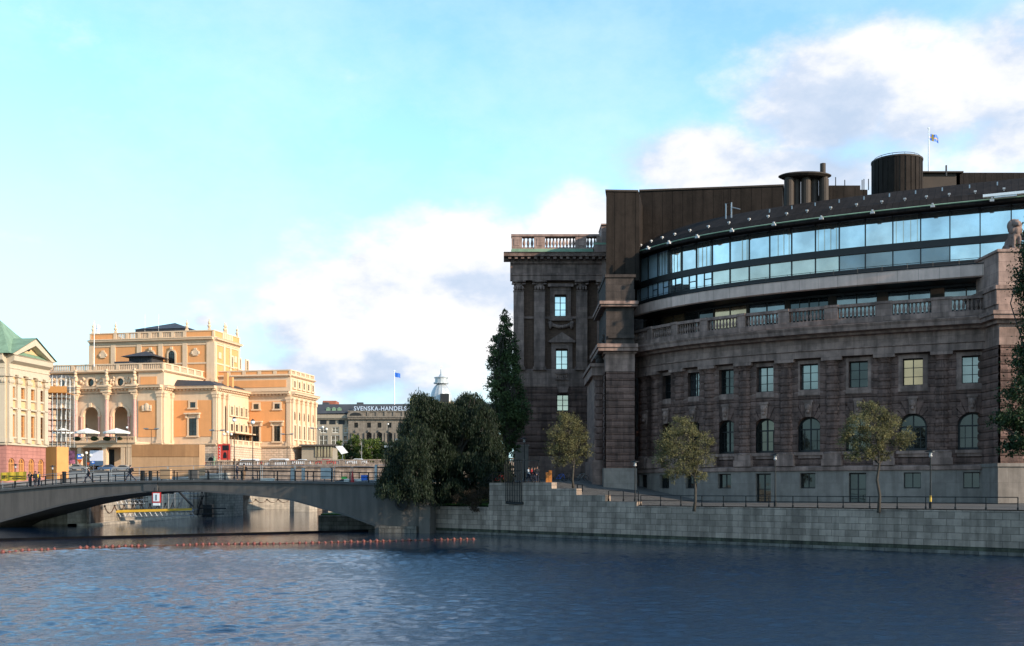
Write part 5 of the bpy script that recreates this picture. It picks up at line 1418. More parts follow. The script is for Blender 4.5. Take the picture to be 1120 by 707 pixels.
# --- first wing (u 0..uB, front at vA)
mass('wing', -.1, uB, vA, vB+10, zb, zc, 'opera_stone', 'opera_stone')
m1 = west(0,vA); m1s = south(uB,vA); uo1 = lambda x: solve_u(x,vA)
b = MB(map=m1); q0, q1 = uo1(190.5), uo1(231.5); 
b.box(q0,q1,.0,.12,oz(0,vA,478),oz(0,vA,438.5)); b.build('wall_panel', 'opera_orange', OP)
owin(m1, uo1(211.3), oz(0,vA,477), oz(0,vA,458), 2.15); owin(m1, uo1(211.3), oz(0,vA,446.5), oz(0,vA,440.5), 1.5, False, bars=(1,0))
pilw(m1, uo1(235.2), 1.0, zb, zc, .3); pilw(m1s, .7, 1., zb, zc, .3)
cornice(m1, uB, zc); cornice(m1s, vB-vA+.5, zc)
b = MB(); zr_ = oz(0,vA,416.5)
b.add([opw(-.2,vA+.3)+(zc+1.7,),opw(uB,vA+.3)+(zc+1.7,),opw(uB,vB+8)+(zc+1.7,),opw(-.2,vB+8)+(zc+1.7,),opw(0.2,vA+2)+(zr_+.4,),opw(uB-3.2,vA+3)+(zr_,),opw(uB-3,vB+8)+(zr_,),opw(0,vB+8)+(zr_+.4,)], [(0,1,5,4),(1,2,6,5),(4,5,6,7)]); b.build('wing_roof', 'lead_roof', OP)
for k in range(2): 
    b = MB(map=m1s); b.box(9+k*3.,10+k*3.,-2.5,-1.5,zc+1.7,zc+6-.8*k); b.build('chimney', 'opera_orange', OP)
# south side of the wing: columns at the near end and a glazed terrace
Ls = vB-vA
for q in (3.0, 5.6): pilw(m1s, q, .8, zb, zc, .6)
win_arch(OP, m1s, 4.3, zb+3, zc-3, 1.3, 'pane_warm', d=.05)
for k in range(4):
    q = 8.2+k*2.9
    owin(m1s, q, zb+7.8, zb+10, 1.3, False, bars=(1,1), m='pane_washed_cream')
    owin(m1s, q, zb+3.6, zb+5.4, 1.3, False, bars=(1,0), m='pane_pale')
b = MB(map=m1s); b.box(6.5,Ls+1,0,2.2,zb+2.9,zb+3.2); b.box(6.5,Ls+1,0,1.8,zb,zb+.4); b.build('canopy', 'opera_stone', OP)
b = MB(map=m1s)
for k in range(6): q = 7+k*2.2; b.box(q-.9,q+.9,.1,.15,zb+.5,zb+2.8)
b.build('terrace_glazing', 'pane_dark', OP)
# --- terrace podium in front of the wings
zt_ = zb
b = MB(map=south(uB,vA)); b.box(1.0, Ls+2, -.2, 3.6, GZ0, zb-.9); b.box(1.0,Ls+2,-.2,3.8,zb-.9,zb-.5); b.build('terrace_podium', 'opera_rustic', OP)
balu(lambda s,d,z: m1s(s,d+3.6,z), 1., Ls+2, zb-.5, 1.5, n=6)
b = MB(map=m1s)
for k in range(6): q = 2.5+k*3; b.box(q-.65,q+.65,3.6,3.75,GZ0+.8,GZ0+3.6)
b.build('podium_window', 'pane_warm', OP)
# --- second wing
mass('wing', uB-.2, uC, vB, vC, zb, zc, 'opera_stone', 'opera_stone')
m2 = west(0,vB); m2s = south(uC,vB); uo2 = lambda x: solve_u(x,vB)
b = MB(map=m2); b.box(uB+.3,uo2(312.5),.0,.12,zb+1.2,zc-.9); b.build('wall_panel', 'opera_orange', OP)
for xq in (280.5, 303.5):
    owin(m2, uo2(xq), zb+1.2, zb+1.2+4.2, 1.75); owin(m2, uo2(xq), zc-3.0, zc-1.6, 1.5, False, bars=(1,0))
pilw(m2, uo2(315.8), 1.1, zb, zc, .3)
cornice(m2, uC, zc) if False else cornice(west(uB,vB), uC-uB, zc); cornice(m2s, vC-vB, zc)
L2 = vC-vB
for k in range(6):
    q = .7+k*(L2-1.4)/5; pilw(m2s, q, .95, zb, zc, .55)
for k in range(5):
    q = .7+(k+.5)*(L2-1.4)/5; owin(m2s, q, zb+2, zb+5.6, 1.1, False, m='pane_washed_cream'); win_arch(OP, m2s, q, zb+7.2, zb+9.4, 1.1, 'pane_washed_cream', d=.05, t=.05)
# upper storey of second wing running back to the stage block
zu = oz(uC,vB,410)
mass('upper_storey', uS1-6, uC-.3, vB+.6, vC-.3, zc+1.7, zu, 'opera_stone', 'opera_stone')
b = MB(map=west(0,vB+.6)); b.box(uB-8,uC-1.6,0,.12,zc+3,zu-1.3); b.build('wall_panel', 'opera_orange', OP)
for mpf, a, c, n in ((west(0,vB+.6), uS1-6, uC-.3, 6), (south(uC-.3,vB+.6), 0, L2-1, 5)):
    b = MB(map=mpf); b.sweep([a,c], [(0,zu-.5),(.3,zu-.45),(.7,zu-.15),(.7,zu),(0,zu+.05)]); b.build('attic_cornice', 'opera_stone', OP)
    balu(mpf, a, c, zu, 1.5, n=n, solid=(a != 0))
for k in range(5):
    q = .7+(k+.5)*(L2-1.4)/5; owin(south(uC-.3,vB+.6), q, zc+3, zu-1.5, 1.1, False, m='pane_washed_cream')
for xq in (243,252,255,281): 
    b = MB(); x_, y_ = opw(solve_u(xq,vB+8),vB+8); w_ = 1.1 if xq in (243,281) else .5
    b.box(x_-w_,x_+w_,y_,y_+2,zu,zu+(2.2 if xq in (243,281) else 1.5)); b.build('chimney', 'lead_roof', OP)
# round niche windows and doors in the rusticated base, red poster
for mpf, q in ((m1, uo1(233)-.6), (m2, uo2(303))):
    b = MB(map=mpf); b.vprism([(q+.7*cos(k*pi/8),GZ0+3.3+.7*sin(k*pi/8)) for k in range(16)], 0, .1); b.build('round_window', 'frame_dark', OP)
b = MB(map=m2s)
for k in range(5): q = .7+(k+.5)*(L2-1.4)/5; b.box(q-.6,q+.6,.02,.08,GZ0+1,GZ0+3.6)
b.build('base_window', 'pane_warm', OP)
# --- arcade at street level under the loggia, terrace slab with balustrade, parasols
mA = west(0,-7.0); uoA = lambda x: solve_u(x,-7.0)
zd0, zd1 = oz(0,-7,489), oz(0,-7,484.5)
b = MB(map=mA); b.box(uoA(40),uoA(148),-9,0,zd0,zd1); b.box(uoA(40),uoA(148.5),-9,.35,zd1,zd1+.35); b.build('arcade_slab', 'opera_stone', OP)
for xq in (74,86.5,113.5,134,139.5,144.5):
    b = MB(map=mA); q = uoA(xq); b.box(q-.55,q+.55,-1.4,-.1,GZ0,zd0); b.box(q-.7,q+.7,-1.5,.0,GZ0,GZ0+.7); b.build('arcade_pier', 'opera_stone', OP)
b = MB(map=mA); b.wall(uoA(40),uoA(150),GZ0,zd0,[(uoA(87),uoA(96),GZ0,zd0-.3,False),(uoA(100),uoA(113),GZ0,zd0-.3,False),(uoA(124),uoA(133),GZ0,zd0-1,True)],d=-5,depth=1); b.build('arcade_back_wall', 'opera_stone', OP)
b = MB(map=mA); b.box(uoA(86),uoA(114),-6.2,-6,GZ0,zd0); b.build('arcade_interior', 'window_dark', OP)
o = win_arch(OP, mA, uoA(128.5), GZ0, zd0-1, uoA(133)-uoA(124), 'pane_warm', d=-5.6, fr='bronze'); o.name = 'door'
balu(mA, uoA(73), uoA(148), zd1+.35, oz(0,-7,477.5)-zd1-.3, n=4)
PST = 'opera posters on the arcade'
for xq0, xq1, m_, lab in ((74.5,82.2,'poster_pink','pink and red patterned poster beside the plywood kiosk'),(98.5,113,'poster_white','pale lilac video screen hanging in the opera arcade')):
    b = MB(map=mA); a_, c_ = uoA(xq0), uoA(xq1); z0_ = oz(0,-7,507) if xq0 < 90 else oz(0,-7,504); z1_ = oz(0,-7,492.5)
    b.box(a_,c_,.05,.15,z0_,z1_); o = b.build('poster', m_); 
    if xq0 > 90:
        b = MB(map=mA); b.box(a_,c_,.04,.14,z0_-1.2,z0_-.01); o2 = b.build('crowd_image', 'car_blue', None)
    recenter(o); tag(o, lab, 'poster')
    if xq0 > 90: recenter(o2); tag(o2, 'dark blue lower strip of the screen in the opera arcade', 'poster')
b = MB(map=m1); a_, c_ = uo1(238.5), uo1(251.8); 
b.map = lambda s,d,z: west(0,vA-2)(s,d,z); a_, c_ = solve_u(238.5,vA-2), solve_u(251.8,vA-2)
b.box(a_,c_,0,.15,oz(0,vA-2,503.5),oz(0,vA-2,486.5)); o = b.build('billboard', 'poster_red')
q = MB(map=b.map); zt2 = oz(0,vA-2,486.5)
q.box(a_+1.3,c_-.3,.15,.19,zt2-1.6,zt2-.3); 
q.sphere(((a_+c_)/2+.3,.16,zt2-2.5),.45,8,6,sy=.1); q.box((a_+c_)/2-.2,(a_+c_)/2+.8,.15,.19,zt2-3.6,zt2-2.7)
q2 = q.build('poster_figure', 'cloth_black')
q = MB(map=b.map)
for k in range(9): q.box(a_+.35+.3*(k%2), a_+.75, .15, .19, zt2-3.9+k*.38, zt2-3.72+k*.38)
q3 = q.build('poster_letters', 'white_paint')
for ch in (q2,q3): ch.parent = o
tag(o, 'tall red billboard with white lettering and dark figures beside the opera house', 'billboard')
# ---------------------------------------------------------------- parliament, old wing with colossal pilasters
YE = 150.
EB = thing('parliament_wing', 'tall stone wing with giant pilasters, balustrade and green copper gutter behind the willow', 'building', (7,150,6))
ex = lambda x: px(x,YE); ez = lambda y: pz(y,YE)
x0, x1 = ex(562), ex(672)
mE = frame(0, YE, 1, 0); 
b = MB(map=mE); b.wall(x0,x1,4,ez(499),(),d=.35); b.build('plinth','smooth_granite',EB)
b = MB(map=mE); b.wall(x0,x1,ez(499),ez(424),[(ex(609),ex(622),ez(450),ez(431.5),False),(ex(607),ex(623),ez(500),ez(474),False)],d=.25,course=.95,bulge=.16,step=1.5,depth=.8,joff=ez(499),gap=.07); b.build('rustic_wall','rustic_granite',EB)
b = MB(map=mE); b.wall(x0,x1,ez(424),ez(308),[(ex(607.8),ex(621),ez(406),ez(382.5),False),(ex(606.5),ex(619.3),ez(346.5),ez(323.5),False)],d=0,depth=.6); b.build('wall','brown_brick',EB)
b = MB(map=mE); b.sweep([x0-.2,x1],[(0,ez(424)),(.45,ez(423.5)),(.5,ez(421)),(.5,ez(405)),(.3,ez(404))],closed=False); b.build('pilaster_pedestal','smooth_granite',EB)
for a, c in ((561.6,573),(584,596),(630,642),(653,664)):
    b = MB(map=mE); b.box(ex(a),ex(c),0,.75,ez(404),ez(320)); b.box(ex(a)-.15,ex(c)+.15,0,.9,ez(405.5),ez(402)); b.build('pilaster','smooth_granite',EB)
    b = MB(map=mE); q0, q1 = ex(a), ex(c); zc_ = ez(320)
    b.box(q0-.05,q1+.05,0,.82,zc_,zc_+.12); b.box(q0+.1,q1-.1,0,.7,zc_+.12,zc_+1.2); b.box(q0-.2,q1+.2,0,1.05,zc_+1.22,zc_+1.5)
    for k in range(4):
        q = q0+(q1-q0)*(k+.5)/4; b.sphere((q,.8,zc_+.45),.2,6,5,sz=1.5)
    for q in (q0,q1): b.lathe([(.01,-.12),(.26,-.08),(.26,.08),(.01,.12)],(q,.85,zc_+.98),8)
    b.build('capital','smooth_granite',EB,smooth=True)
b = MB(map=mE); b.box(ex(573),ex(653),0,.18,ez(349),ez(346.5)); b.build('string_course','smooth_granite',EB)
b = MB(map=mE)
b.sweep([x0-.5,x1],[(.0,ez(308)),(.9,ez(308)),(.9,ez(303)),(1.0,ez(302.5)),(1.0,ez(301)),(.85,ez(300.5)),(.85,ez(291)),(1.1,ez(290)),(1.1,ez(287)),(0,ez(287))]); b.build('entablature','smooth_granite',EB)
b = MB(map=mE); b.sweep([ex(551),x1],[(0,ez(286.9)),(1.2,ez(286.9)),(1.25,ez(284.5)),(2.3,ez(284)),(2.4,ez(281.5)),(2.6,ez(280)),(0,ez(279.5))]); b.build('cornice','smooth_granite',EB)
for k in range(17):
    q = ex(556)+k*.87*1.0; b = MB(map=mE); b.box(q,q+.4,1.0,2.1,ez(286.6),ez(284.2)); b.build('modillion','smooth_granite',EB)
b = MB(map=mE); b.box(ex(559),ex(648),-2,1.6,ez(279.6),ez(276)); b.box(ex(559.5),ex(647.5),-2,1.35,ez(276),ez(274.6)); b.box(ex(649),ex(664),-2,1.9,ez(271.4),ez(269)); b.build('copper_gutter','copper',EB)
zb0, zb1 = ez(274.5), ez(258.4)
for a, c in ((559.5,571),(584,596),(629,641),(652,664)):
    b = MB(map=mE); b.box(ex(a),ex(c),-.1,1.1,zb0,zb1-.3); b.box(ex(a)+.35,ex(c)-.35,1.1,1.16,zb0+.45,zb1-.6); b.build('balustrade_pier','pink_stone',EB)
b = MB(map=mE); b.box(ex(559),ex(655),-.15,1.2,zb1-.3,zb1); b.build('balustrade_rail','pink_stone',EB)
b = MB(map=mE); b.box(ex(571),ex(652),0,1.0,zb0,zb0+.25); b.build('balustrade_base','pink_stone',EB)
for a, c, n in ((571,584,3),(596,629,9),(641,652,3)):
    b = MB(); balusters(b, mE, ex(a), ex(c), n, .5, zb0+.25, zb1-zb0-.55, 8); b.build('balusters','pink_stone',EB)
b = MB(map=mE); b.box(ex(649),ex(672),-4,2.2,ez(282),ez(271.5)); b.box(ex(657),ex(672),-3,1.5,ez(269),ez(249.5)); b.box(ex(656.5),ex(672),-3,1.7,ez(249.5),ez(248)); b.build('corner_block','pink_stone',EB)
b = MB(map=mE); b.box(ex(657.5),ex(672),-4,1.3,ez(330),ez(282.1)); b.build('corner_pier','pink_stone',EB)
b = MB(); b.prism([(x0,YE+.9),(x1,YE+.9),(x1+18,YE+40),(x0+2,YE+40)],4,ez(279)); b.build('core','brown_brick',EB)
def ewin(z0, z1, a, c, ped):
    win_rect(EB, mE, (a+c)/2, z0, z1, c-a, 'pane_blue', (1,2), 'frame_dark', d=-.35, t=.09)
    b = MB(map=mE); w_ = .62
    for q in (a-w_, c): b.box(q, q+w_, 0, .35, z0-.2, z1+.1)
    b.box(a-w_, c+w_, 0, .35, z1+.1, z1+.6); b.box(a-w_-.2,c+w_+.2,0,.45,z0-.6,z0-.2)
    if ped: 
        b.box(a-w_-.35,c+w_+.35,0,.75,z1+.9,z1+1.15); b.vprism([(a-w_-.3,z1+1.15),(c+w_+.3,z1+1.15),((a+c)/2,z1+2.3)],0,.7)
        b.box(a-w_,c+w_,0,.3,z1+.6,z1+.9)
    else: b.box(a-w_-.3,c+w_+.3,0,.8,z1+1.1,z1+1.5); b.box(a-w_,c+w_,0,.4,z1+.6,z1+1.1)
    b.build('window_surround','smooth_granite',EB)
ewin(ez(346.5),ez(323.5),ex(606.5),ex(619.3),False); ewin(ez(406),ez(382.5),ex(607.8),ex(621),True)
win_rect(EB, mE, ex(615.5), ez(450), ez(431.5), ex(622)-ex(609), 'pane_pale', (1,2), 'frame_dark', d=-.3, t=.09)
b = MB(map=mE); 
for k in range(13):
    t_ = k/12; b.sphere((ex(601)+(ex(626)-ex(601))*t_, .3, ez(354)-1.1*4*t_*(1-t_)*.45), .26, 7, 5)
for q in (ex(602),ex(625)): b.sphere((q,.3,ez(356)),.3,7,5,sz=2)
b.build('garland','smooth_granite',EB,smooth=True)
b = MB(map=mE); b.vprism([(ex(611),ez(430)),(ex(620),ez(430)),(ex(622),ez(423.5)),(ex(609),ez(423.5))],.3,.75); b.build('keystone','smooth_granite',EB)
b = MB(); balusters(b, mE, ex(608), ex(621), 6, .55, ez(415), .75, 6); b.map = mE; b.box(ex(607),ex(622),.4,.75,ez(409.5),ez(408)); b.box(ex(607),ex(622),.4,.78,ez(416),ez(415)); b.build('window_balustrade','smooth_granite',EB)
# gate and linking wall in the passage between the two buildings
GT = thing('iron_gate', 'tall black iron gate carrying a small white notice in the passage', 'gate', (px(655,140),140,6))
b = MB()
for k in range(26): x = px(641,140)+k*.14*1.0; b.box(x-.025,x+.025,139.95,140.05,6,pz(501,140)+.15*sin(k*.5))
for z in (6.3,8.,pz(503,140)): b.box(px(641,140),px(641,140)+3.5,139.94,140.06,z,z+.07)
b.build('bars','iron',GT)
b = MB(); b.box(px(655,140),px(660.5,140),139.8,139.9,pz(510,140),pz(502,140)); b.build('notice','white_paint',GT)
b = MB(); b.box(px(656,140),px(656.4,140),139.76,139.8,pz(509,140),pz(503.5,140)); b.box(px(656.6,140),px(659.6,140),139.76,139.8,pz(505,140),pz(504.5,140)); b.box(px(656.8,140),px(659.4,140),139.76,139.8,pz(508.5,140),pz(508,140)); b.build('notice_marks','black',GT)
b = MB(); b.box(px(640,150),px(664,150),144,146,4,pz(500,144)); o = b.build('doorway_dark_box','window_dark'); recenter(o); tag(o,'near-black box painting the shade of the entrance recess between the two parliament buildings','entrance')  # shade of the recess is put into the box's near-black colour
b = MB(); b.box(px(563,146),px(578,146),146,148.8,4,pz(488,146)); b.box(px(563,146)-.1,px(578,146)+.1,145.9,148.8,pz(488,146),pz(486.5,146)); o = b.build('stone_kiosk','grey_plinth'); recenter(o); tag(o,'plain pale stone block at the foot of the tall wing behind the poplar','block')

# ---------------------------------------------------------------- palace with green roof on the left
PA = thing('palace', 'cream palace with green copper roof, white pilasters and pink arched ground floor', 'building', (px(7,185),185,5.8))
A0 = Vector((px(7,185),185.)); A1 = Vector((px(50,196.5),196.5)); du = (A1-A0); LP = du.length
mP = frame(A0.x, A0.y, du.x, du.y)           # receding facade; s 0..LP
mPf = frame(-140, 185-.0, 1, 0)              # front, facing us: s from 0..(A0.x+140)
LF = A0.x+140
zg = 5.6; zr_ = pz(486.5,185); zcap = pz(409,185); zen = pz(397.6,185); zco = pz(388,185)
print('palace LP', LP)
for mpf, L_ in ((mP,LP),(mPf,LF)):
    n = 4 if mpf is mP else int(LF/4.6); w_ = L_/n
    ops = [((k+.5)*w_-.9,(k+.5)*w_+.9,zg+1.6,zr_-2.2,True) for k in range(n)]
    b = MB(map=mpf); b.wall(0,L_,zg,zr_,ops,depth=.4); b.build('ground_floor','palace_red',PA)
    for k in range(n):
        o = win_arch(PA, mpf, (k+.5)*w_, zg+1.6, zr_-2.2, 1.8, 'pane_warm', fr='plywood', d=-.3, t=.08)
    b = MB(map=mpf); b.sweep([0,L_],[(0,zr_-.1),(.35,zr_),(.35,zr_+.35),(0,zr_+.4)]); b.build('string_course','palace_stone',PA)
    z1_, z2_, z3_, z4_ = zr_+1.4, zr_+5.2, zr_+8.0, zcap-2.0
    ops = [((k+.5)*w_-.8,(k+.5)*w_+.8,z1_,z2_,False) for k in range(n)]+[((k+.5)*w_-.8,(k+.5)*w_+.8,z3_,z4_,False) for k in range(n)]
    b = MB(map=mpf); b.wall(0,L_,zr_+.3,zcap,ops,depth=.35); b.build('wall','palace_yellow',PA)
    for k in range(n):
        q = (k+.5)*w_
        for za_, zb_ in ((z1_,z2_),(z3_,z4_)):
            win_rect(PA, mpf, q, za_, zb_, 1.6, 'pane_warm', (1,3), 'plywood', d=-.25, t=.06)
            b = MB(map=mpf)
            for s_ in (-1,1): b.box(q+s_*.8, q+s_*1.15, 0, .18, za_, zb_)
            b.box(q-1.15,q+1.15,0,.18,zb_,zb_+.35); b.box(q-1.3,q+1.3,0,.3,za_-.3,za_)
            if za_ == z1_: b.box(q-1.3,q+1.3,0,.5,zb_+.9,zb_+1.15)
            b.build('window_surround','palace_stone',PA)
    for k in range(n+1):
        q = max(.55, min(L_-.55, k*w_))
        b = MB(map=mpf); b.box(q-.5,q+.5,0,.5,zr_+.4,zcap-1.8); b.box(q-.6,q+.6,0,.6,zr_+.4,zr_+1.2); b.build('pilaster','palace_stone',PA)
        b = MB(map=mpf); b.box(q-.5,q+.5,0,.55,zcap-1.8,zcap-.4); b.box(q-.7,q+.7,0,.8,zcap-.4,zcap)
        for s_ in (-.4,.1,.5): b.sphere((q+s_,.6,zcap-1.2),.24,6,5,sz=1.6)
        b.build('capital','palace_stone',PA)
    b = MB(map=mpf); b.sweep([-.0,L_],[(0,zcap),(.6,zcap),(.6,zcap+.9),(.7,zcap+1.),(.55,zcap+1.1),(.55,zen),(.9,zen+.2),(1.4,zen+.5),(1.5,zco-.2),(1.7,zco),(0,zco+.1)]); b.build('cornice','palace_stone',PA)
# pediment over the receding facade, main roof
b = MB(map=mP); zp = pz(374,190)
b.vprism([(1.,zco),(LP-.5,zco),(LP*.52,zp)],-.3,.3); b.build('tympanum','palace_yellow',PA)
for (sa,za,sb,zb__) in ((-.6,zco,LP*.52,zp+.5),(LP+.6,zco,LP*.52,zp+.5)):
    b = MB(map=mP)
    b.add([(sa,-.4,za),(sa,1.6,za),(sb,1.6,zb__),(sb,-.4,zb__),(sa+(1.3 if sa<1 else -1.3),-.4,za),(sa+(1.3 if sa<1 else -1.3),1.6,za),(sb,1.6,zb__-1.1),(sb,-.4,zb__-1.1)],[(0,1,2,3),(4,7,6,5),(1,5,6,2),(0,3,7,4)]); b.build('raking_cornice','palace_stone',PA)
b = MB(map=mP); b.vprism([(LP*.5+.8*cos(k*pi/6),zco+2.3+1.1*sin(k*pi/6)) for k in range(12)],.3,.36); b.build('oval_window','frame_dark',PA)
b = MB(map=mP); sm_ = LP*.52
b.add([(-.8,1.8,zco+.1),(sm_,1.8,zp+.75),(LP+.8,1.8,zco+.1),(-.8,-9,zco+.1),(sm_,-9,zp+.75),(LP+.8,-9,zco+.1)],[(0,1,4,3),(1,2,5,4)]); b.build('pediment_roof','copper',PA)
zR = pz(358,197); 
b = MB(); x_, y_ = A0.x, A0.y; xe, ye = A1.x, A1.y
E0 = [(-142,183.5),(x_+1.2,183.5),(xe+1.2,ye+1.5),(-142,ye+3)]
b.add([(x,y,zco+.12) for x,y in E0]+[(-140,190,zR+3),(px(0,190),190,zR+.2),(px(21,197),196,pz(366,196)),(-140,198,zR+3)],[(0,1,5,4),(1,2,6,5),(2,3,7,6),(4,5,6,7)]); b.build('roof','copper',PA)
b = MB(); b.prism([(-139.9,185.4),(x_-.4,185.4),(xe-.4,ye-.2),(-139.9,ye)],5,zco); b.build('core','palace_yellow',PA)
b = MB(map=mPf); b.box(LF-7,LF-5.5,-5,-3.5,zco+.1,zco+2.5); b.build('roof_hatch','copper',PA)

# ---------------------------------------------------------------- plywood kiosk with scaffold tower on top
YK = 200.
o = MB(); o.prism([(px(47,YK),YK),(px(62,YK-1.5),YK-1.5),(px(75,YK),YK),(px(74.5,YK+2.5),YK+2.5),(px(48,YK+2.5),YK+2.5)],5.6,pz(489,YK)); k_ = o.build('plywood_kiosk','plywood'); recenter(k_)
tag(k_,'bright orange plywood enclosure at the corner of the palace','hoarding')
ST = thing('scaffold_tower', 'tall grey scaffold tower with an orange deck standing over the plywood box', 'scaffolding', (px(62,YK),YK,5.6))
b = MB(); random.seed(5)
X0, X1 = px(49,YK), px(74,YK)
lv = [5.8+k*2.0 for k in range(11)]; zt_ = pz(424,YK)
for Yk in (YK-.6,YK+1.2,YK+3.):
    for k in range(6): x = X0+(X1-X0)*k/5; b.tube([(x,Yk,pz(489,YK)),(x,Yk,zt_+(1.5 if k%2 else 2.2))],.045,4)
    for z in lv:
        if z > pz(489,YK): b.tube([(X0-.3,Yk,z),(X1+.3,Yk,z)],.045,4); b.tube([(X0-.3,Yk,z+1),(X1+.3,Yk,z+1)],.03,4)
b.build('tubes','galv',ST)
b = MB()
for z in lv:
    if z > pz(489,YK): 
        k = random.randint(0,3); xa = X0+(X1-X0)*k/5; b.tube([(xa,YK-.6,z),(xa+(X1-X0)/5*2,YK-.6,z+2)],.04,4)
        for k in range(6): x = X0+(X1-X0)*k/5; b.tube([(x,YK-.6,z),(x,YK+3,z)],.04,4)
b.build('brace','galv',ST)
for z in lv:
    if pz(489,YK) < z < zt_-1: b = MB(); b.box(X0,X1,YK-.5,YK+3,z-.06,z+.02); b.build('deck','plywood_panels',ST)
b = MB(); b.box(X0-.3,X1+.1,YK-.75,YK-.65,pz(430,YK),pz(423,YK)); b.box(X0-.3,X1+.1,YK-.65,YK+3,pz(430.5,YK),pz(430,YK)); b.build('edge_board','plywood',ST)
# long hoarding
YH = 213.
HO = thing('site_hoarding', 'long tan plywood hoarding of tall panels in front of the opera house', 'hoarding', (px(180,YH),YH,6))
b = MB(map=frame(px(144,YH),YH,1,0)); Lh = px(218,YH)-px(144,YH); b.wall(0,Lh,5.8,pz(499.8,YH)); b.build('lower_panels','plywood_panels',HO)
b = MB(map=frame(px(144,YH),YH,1,0)); b.wall(0.0,Lh,pz(499.7,YH),pz(486.3,YH),d=.12); b.box(0,Lh,-.1,.1,pz(499.75,YH),pz(486.3,YH)); b.build('upper_panels','plywood_dark',HO)
b = MB(map=frame(px(218,YH),YH,.5,1)); b.wall(0,1.6,5.8,pz(486.3,YH),()); b.build('end_panel','plywood_panels',HO)
b = MB(); b.box(px(144,YH),px(218,YH),YH+.1,YH+.3,5.8,pz(486.5,YH)); b.build('backing','plywood',HO)
# ---------------------------------------------------------------- parasols on the opera terrace
YPs = 271.
for k, (xc_, hw) in enumerate(((69,11),(95.2,13.5),(127.5,14.5))):
    P_ = thing('parasol', ('cream parasol half hidden behind the scaffold tower','open cream parasol on the opera terrace, middle of the three','open cream parasol on the opera terrace, nearest the plywood hoarding')[k],'parasol',(px(xc_,YPs),YPs,oz(0,-7,484)),'cream parasols on the opera terrace')
    x_, y_ = px(xc_,YPs), YPs; r_ = px(560+hw,YPs); zt_, ze_ = pz(468.3,YPs), pz(472.6,YPs)
    b = MB(); pts = [(x_+r_*cos(a*pi/4+.2),y_+r_*.8*sin(a*pi/4+.2),ze_) for a in range(8)]; b.add(pts+[(x_,y_,zt_)],[(a,(a+1)%8,8) for a in range(8)])
    b.add(pts+[(x,y,z-.45) for x,y,z in pts],[(a,(a+1)%8,8+(a+1)%8,8+a) for a in range(8)]); b.build('canopy','offwhite',P_)
    b = MB(); b.tube([(x_,y_,oz(0,-7,484)),(x_,y_,zt_)],.07,6); b.build('pole','galv',P_)
for k, xc_ in enumerate((84,103,117,131)):
    b = MB(); b.sphere((px(xc_,273),273,oz(0,-7,480)),1.0 if k<3 else .7,8,5,sz=.6); o = b.build('planter_shrub','dark_leaf'); recenter(o); tag(o,('dark clipped shrub under the left parasol','dark clipped shrub between two parasols, left','dark clipped shrub between two parasols, right','small dark shrub under the right parasol')[k],'shrub','shrubs on the opera terrace')
# ---------------------------------------------------------------- bank building with roof letters
YB = 420.
BK = thing('bank_building', 'long stone bank building with arched windows and large letters on its slate roof', 'building', (px(430,YB),YB,9.4))
bx = lambda x: px(x,YB); bz_ = lambda y: pz(y,YB)
mB = frame(0,YB,1,0)
# left plainer part
nwa = [353,366,379]
ops = []
for x in (353,366,379):
    ops += [(bx(x)-1.3,bx(x)+1.3,bz_(473.5),bz_(467),False),(bx(x)-1.6,bx(x)+1.6,bz_(487),bz_(476),False)]
b = MB(map=frame(0,YB+1.5,1,0)); b.wall(bx(325),bx(381),9,bz_(458.5),ops,depth=.5); b.build('side_wall','bank_render',BK)
for x in (353,366,379):
    for a_, c_, w_, hh in ((473.5,467,2.6,1),(487,476,3.2,1)): win_rect(BK, frame(0,YB+1.5,1,0), bx(x), bz_(a_), bz_(c_), w_, 'pane_pale' if hh else 'pane_dark', (1,1), 'offwhite', d=-.3, t=.12)
for x in range(330,381,10):
    b = MB(map=frame(0,YB+1.5,1,0)); b.box(bx(x+3)-1.2,bx(x+3)+1.2,.0,.1,bz_(464),bz_(459.5)); b.build('attic_window','window_dark',BK)
b = MB(map=frame(0,YB+1.5,1,0)); b.box(bx(325),bx(381),0,.8,bz_(458.8),bz_(457.5)); b.box(bx(325),bx(381),0,1.2,bz_(457.5),bz_(453.5)); b.build('cornice','bank_render',BK)
# main stone part
xw = [389.5,403.5,415,426,437.5,449,461,473,485,497,509,521]
ops = []
for k, x in enumerate(xw):
    ops += [(bx(x)-.75,bx(x)+.75,bz_(468),bz_(462.5),False)]
    if k: ops += [(bx(x)-1.0,bx(x)+1.0,bz_(484),bz_(473),True)]
    else: ops += [(bx(x)-1.0,bx(x)+1.0,bz_(484),bz_(476),False)]
    ops += [(bx(x)-1.2,bx(x)+1.2,bz_(501),bz_(491),False)]
b = MB(map=mB); b.wall(bx(381),bx(545),9,bz_(457),ops,depth=.6,step=3.); b.build('wall','bank_stone',BK)
for k, x in enumerate(xw):
    win_rect(BK, mB, bx(x), bz_(468), bz_(462.5), 1.5, 'pane_dark', (1,1), 'frame_dark', d=-.4, t=.08)
    if k: win_arch(BK, mB, bx(x), bz_(484), bz_(473), 2.0, 'pane_dark', d=-.4, t=.08)
    else: win_rect(BK, mB, bx(x), bz_(484), bz_(476), 2.0, 'pane_dark', (1,1), 'frame_dark', d=-.4, t=.08)
    b = MB(map=mB)
    for s_ in (-1,1): b.box(bx(x)+s_*1.1,bx(x)+s_*1.7,0,.5,bz_(486),bz_(473.5))
    b.box(bx(x)-1.1,bx(x)+1.1,0,.5,bz_(486),bz_(484.2)); b.box(bx(x)-.3,bx(x)+.3,0,.6,bz_(472.8),bz_(470.5)); b.build('window_surround','bank_stone',BK)
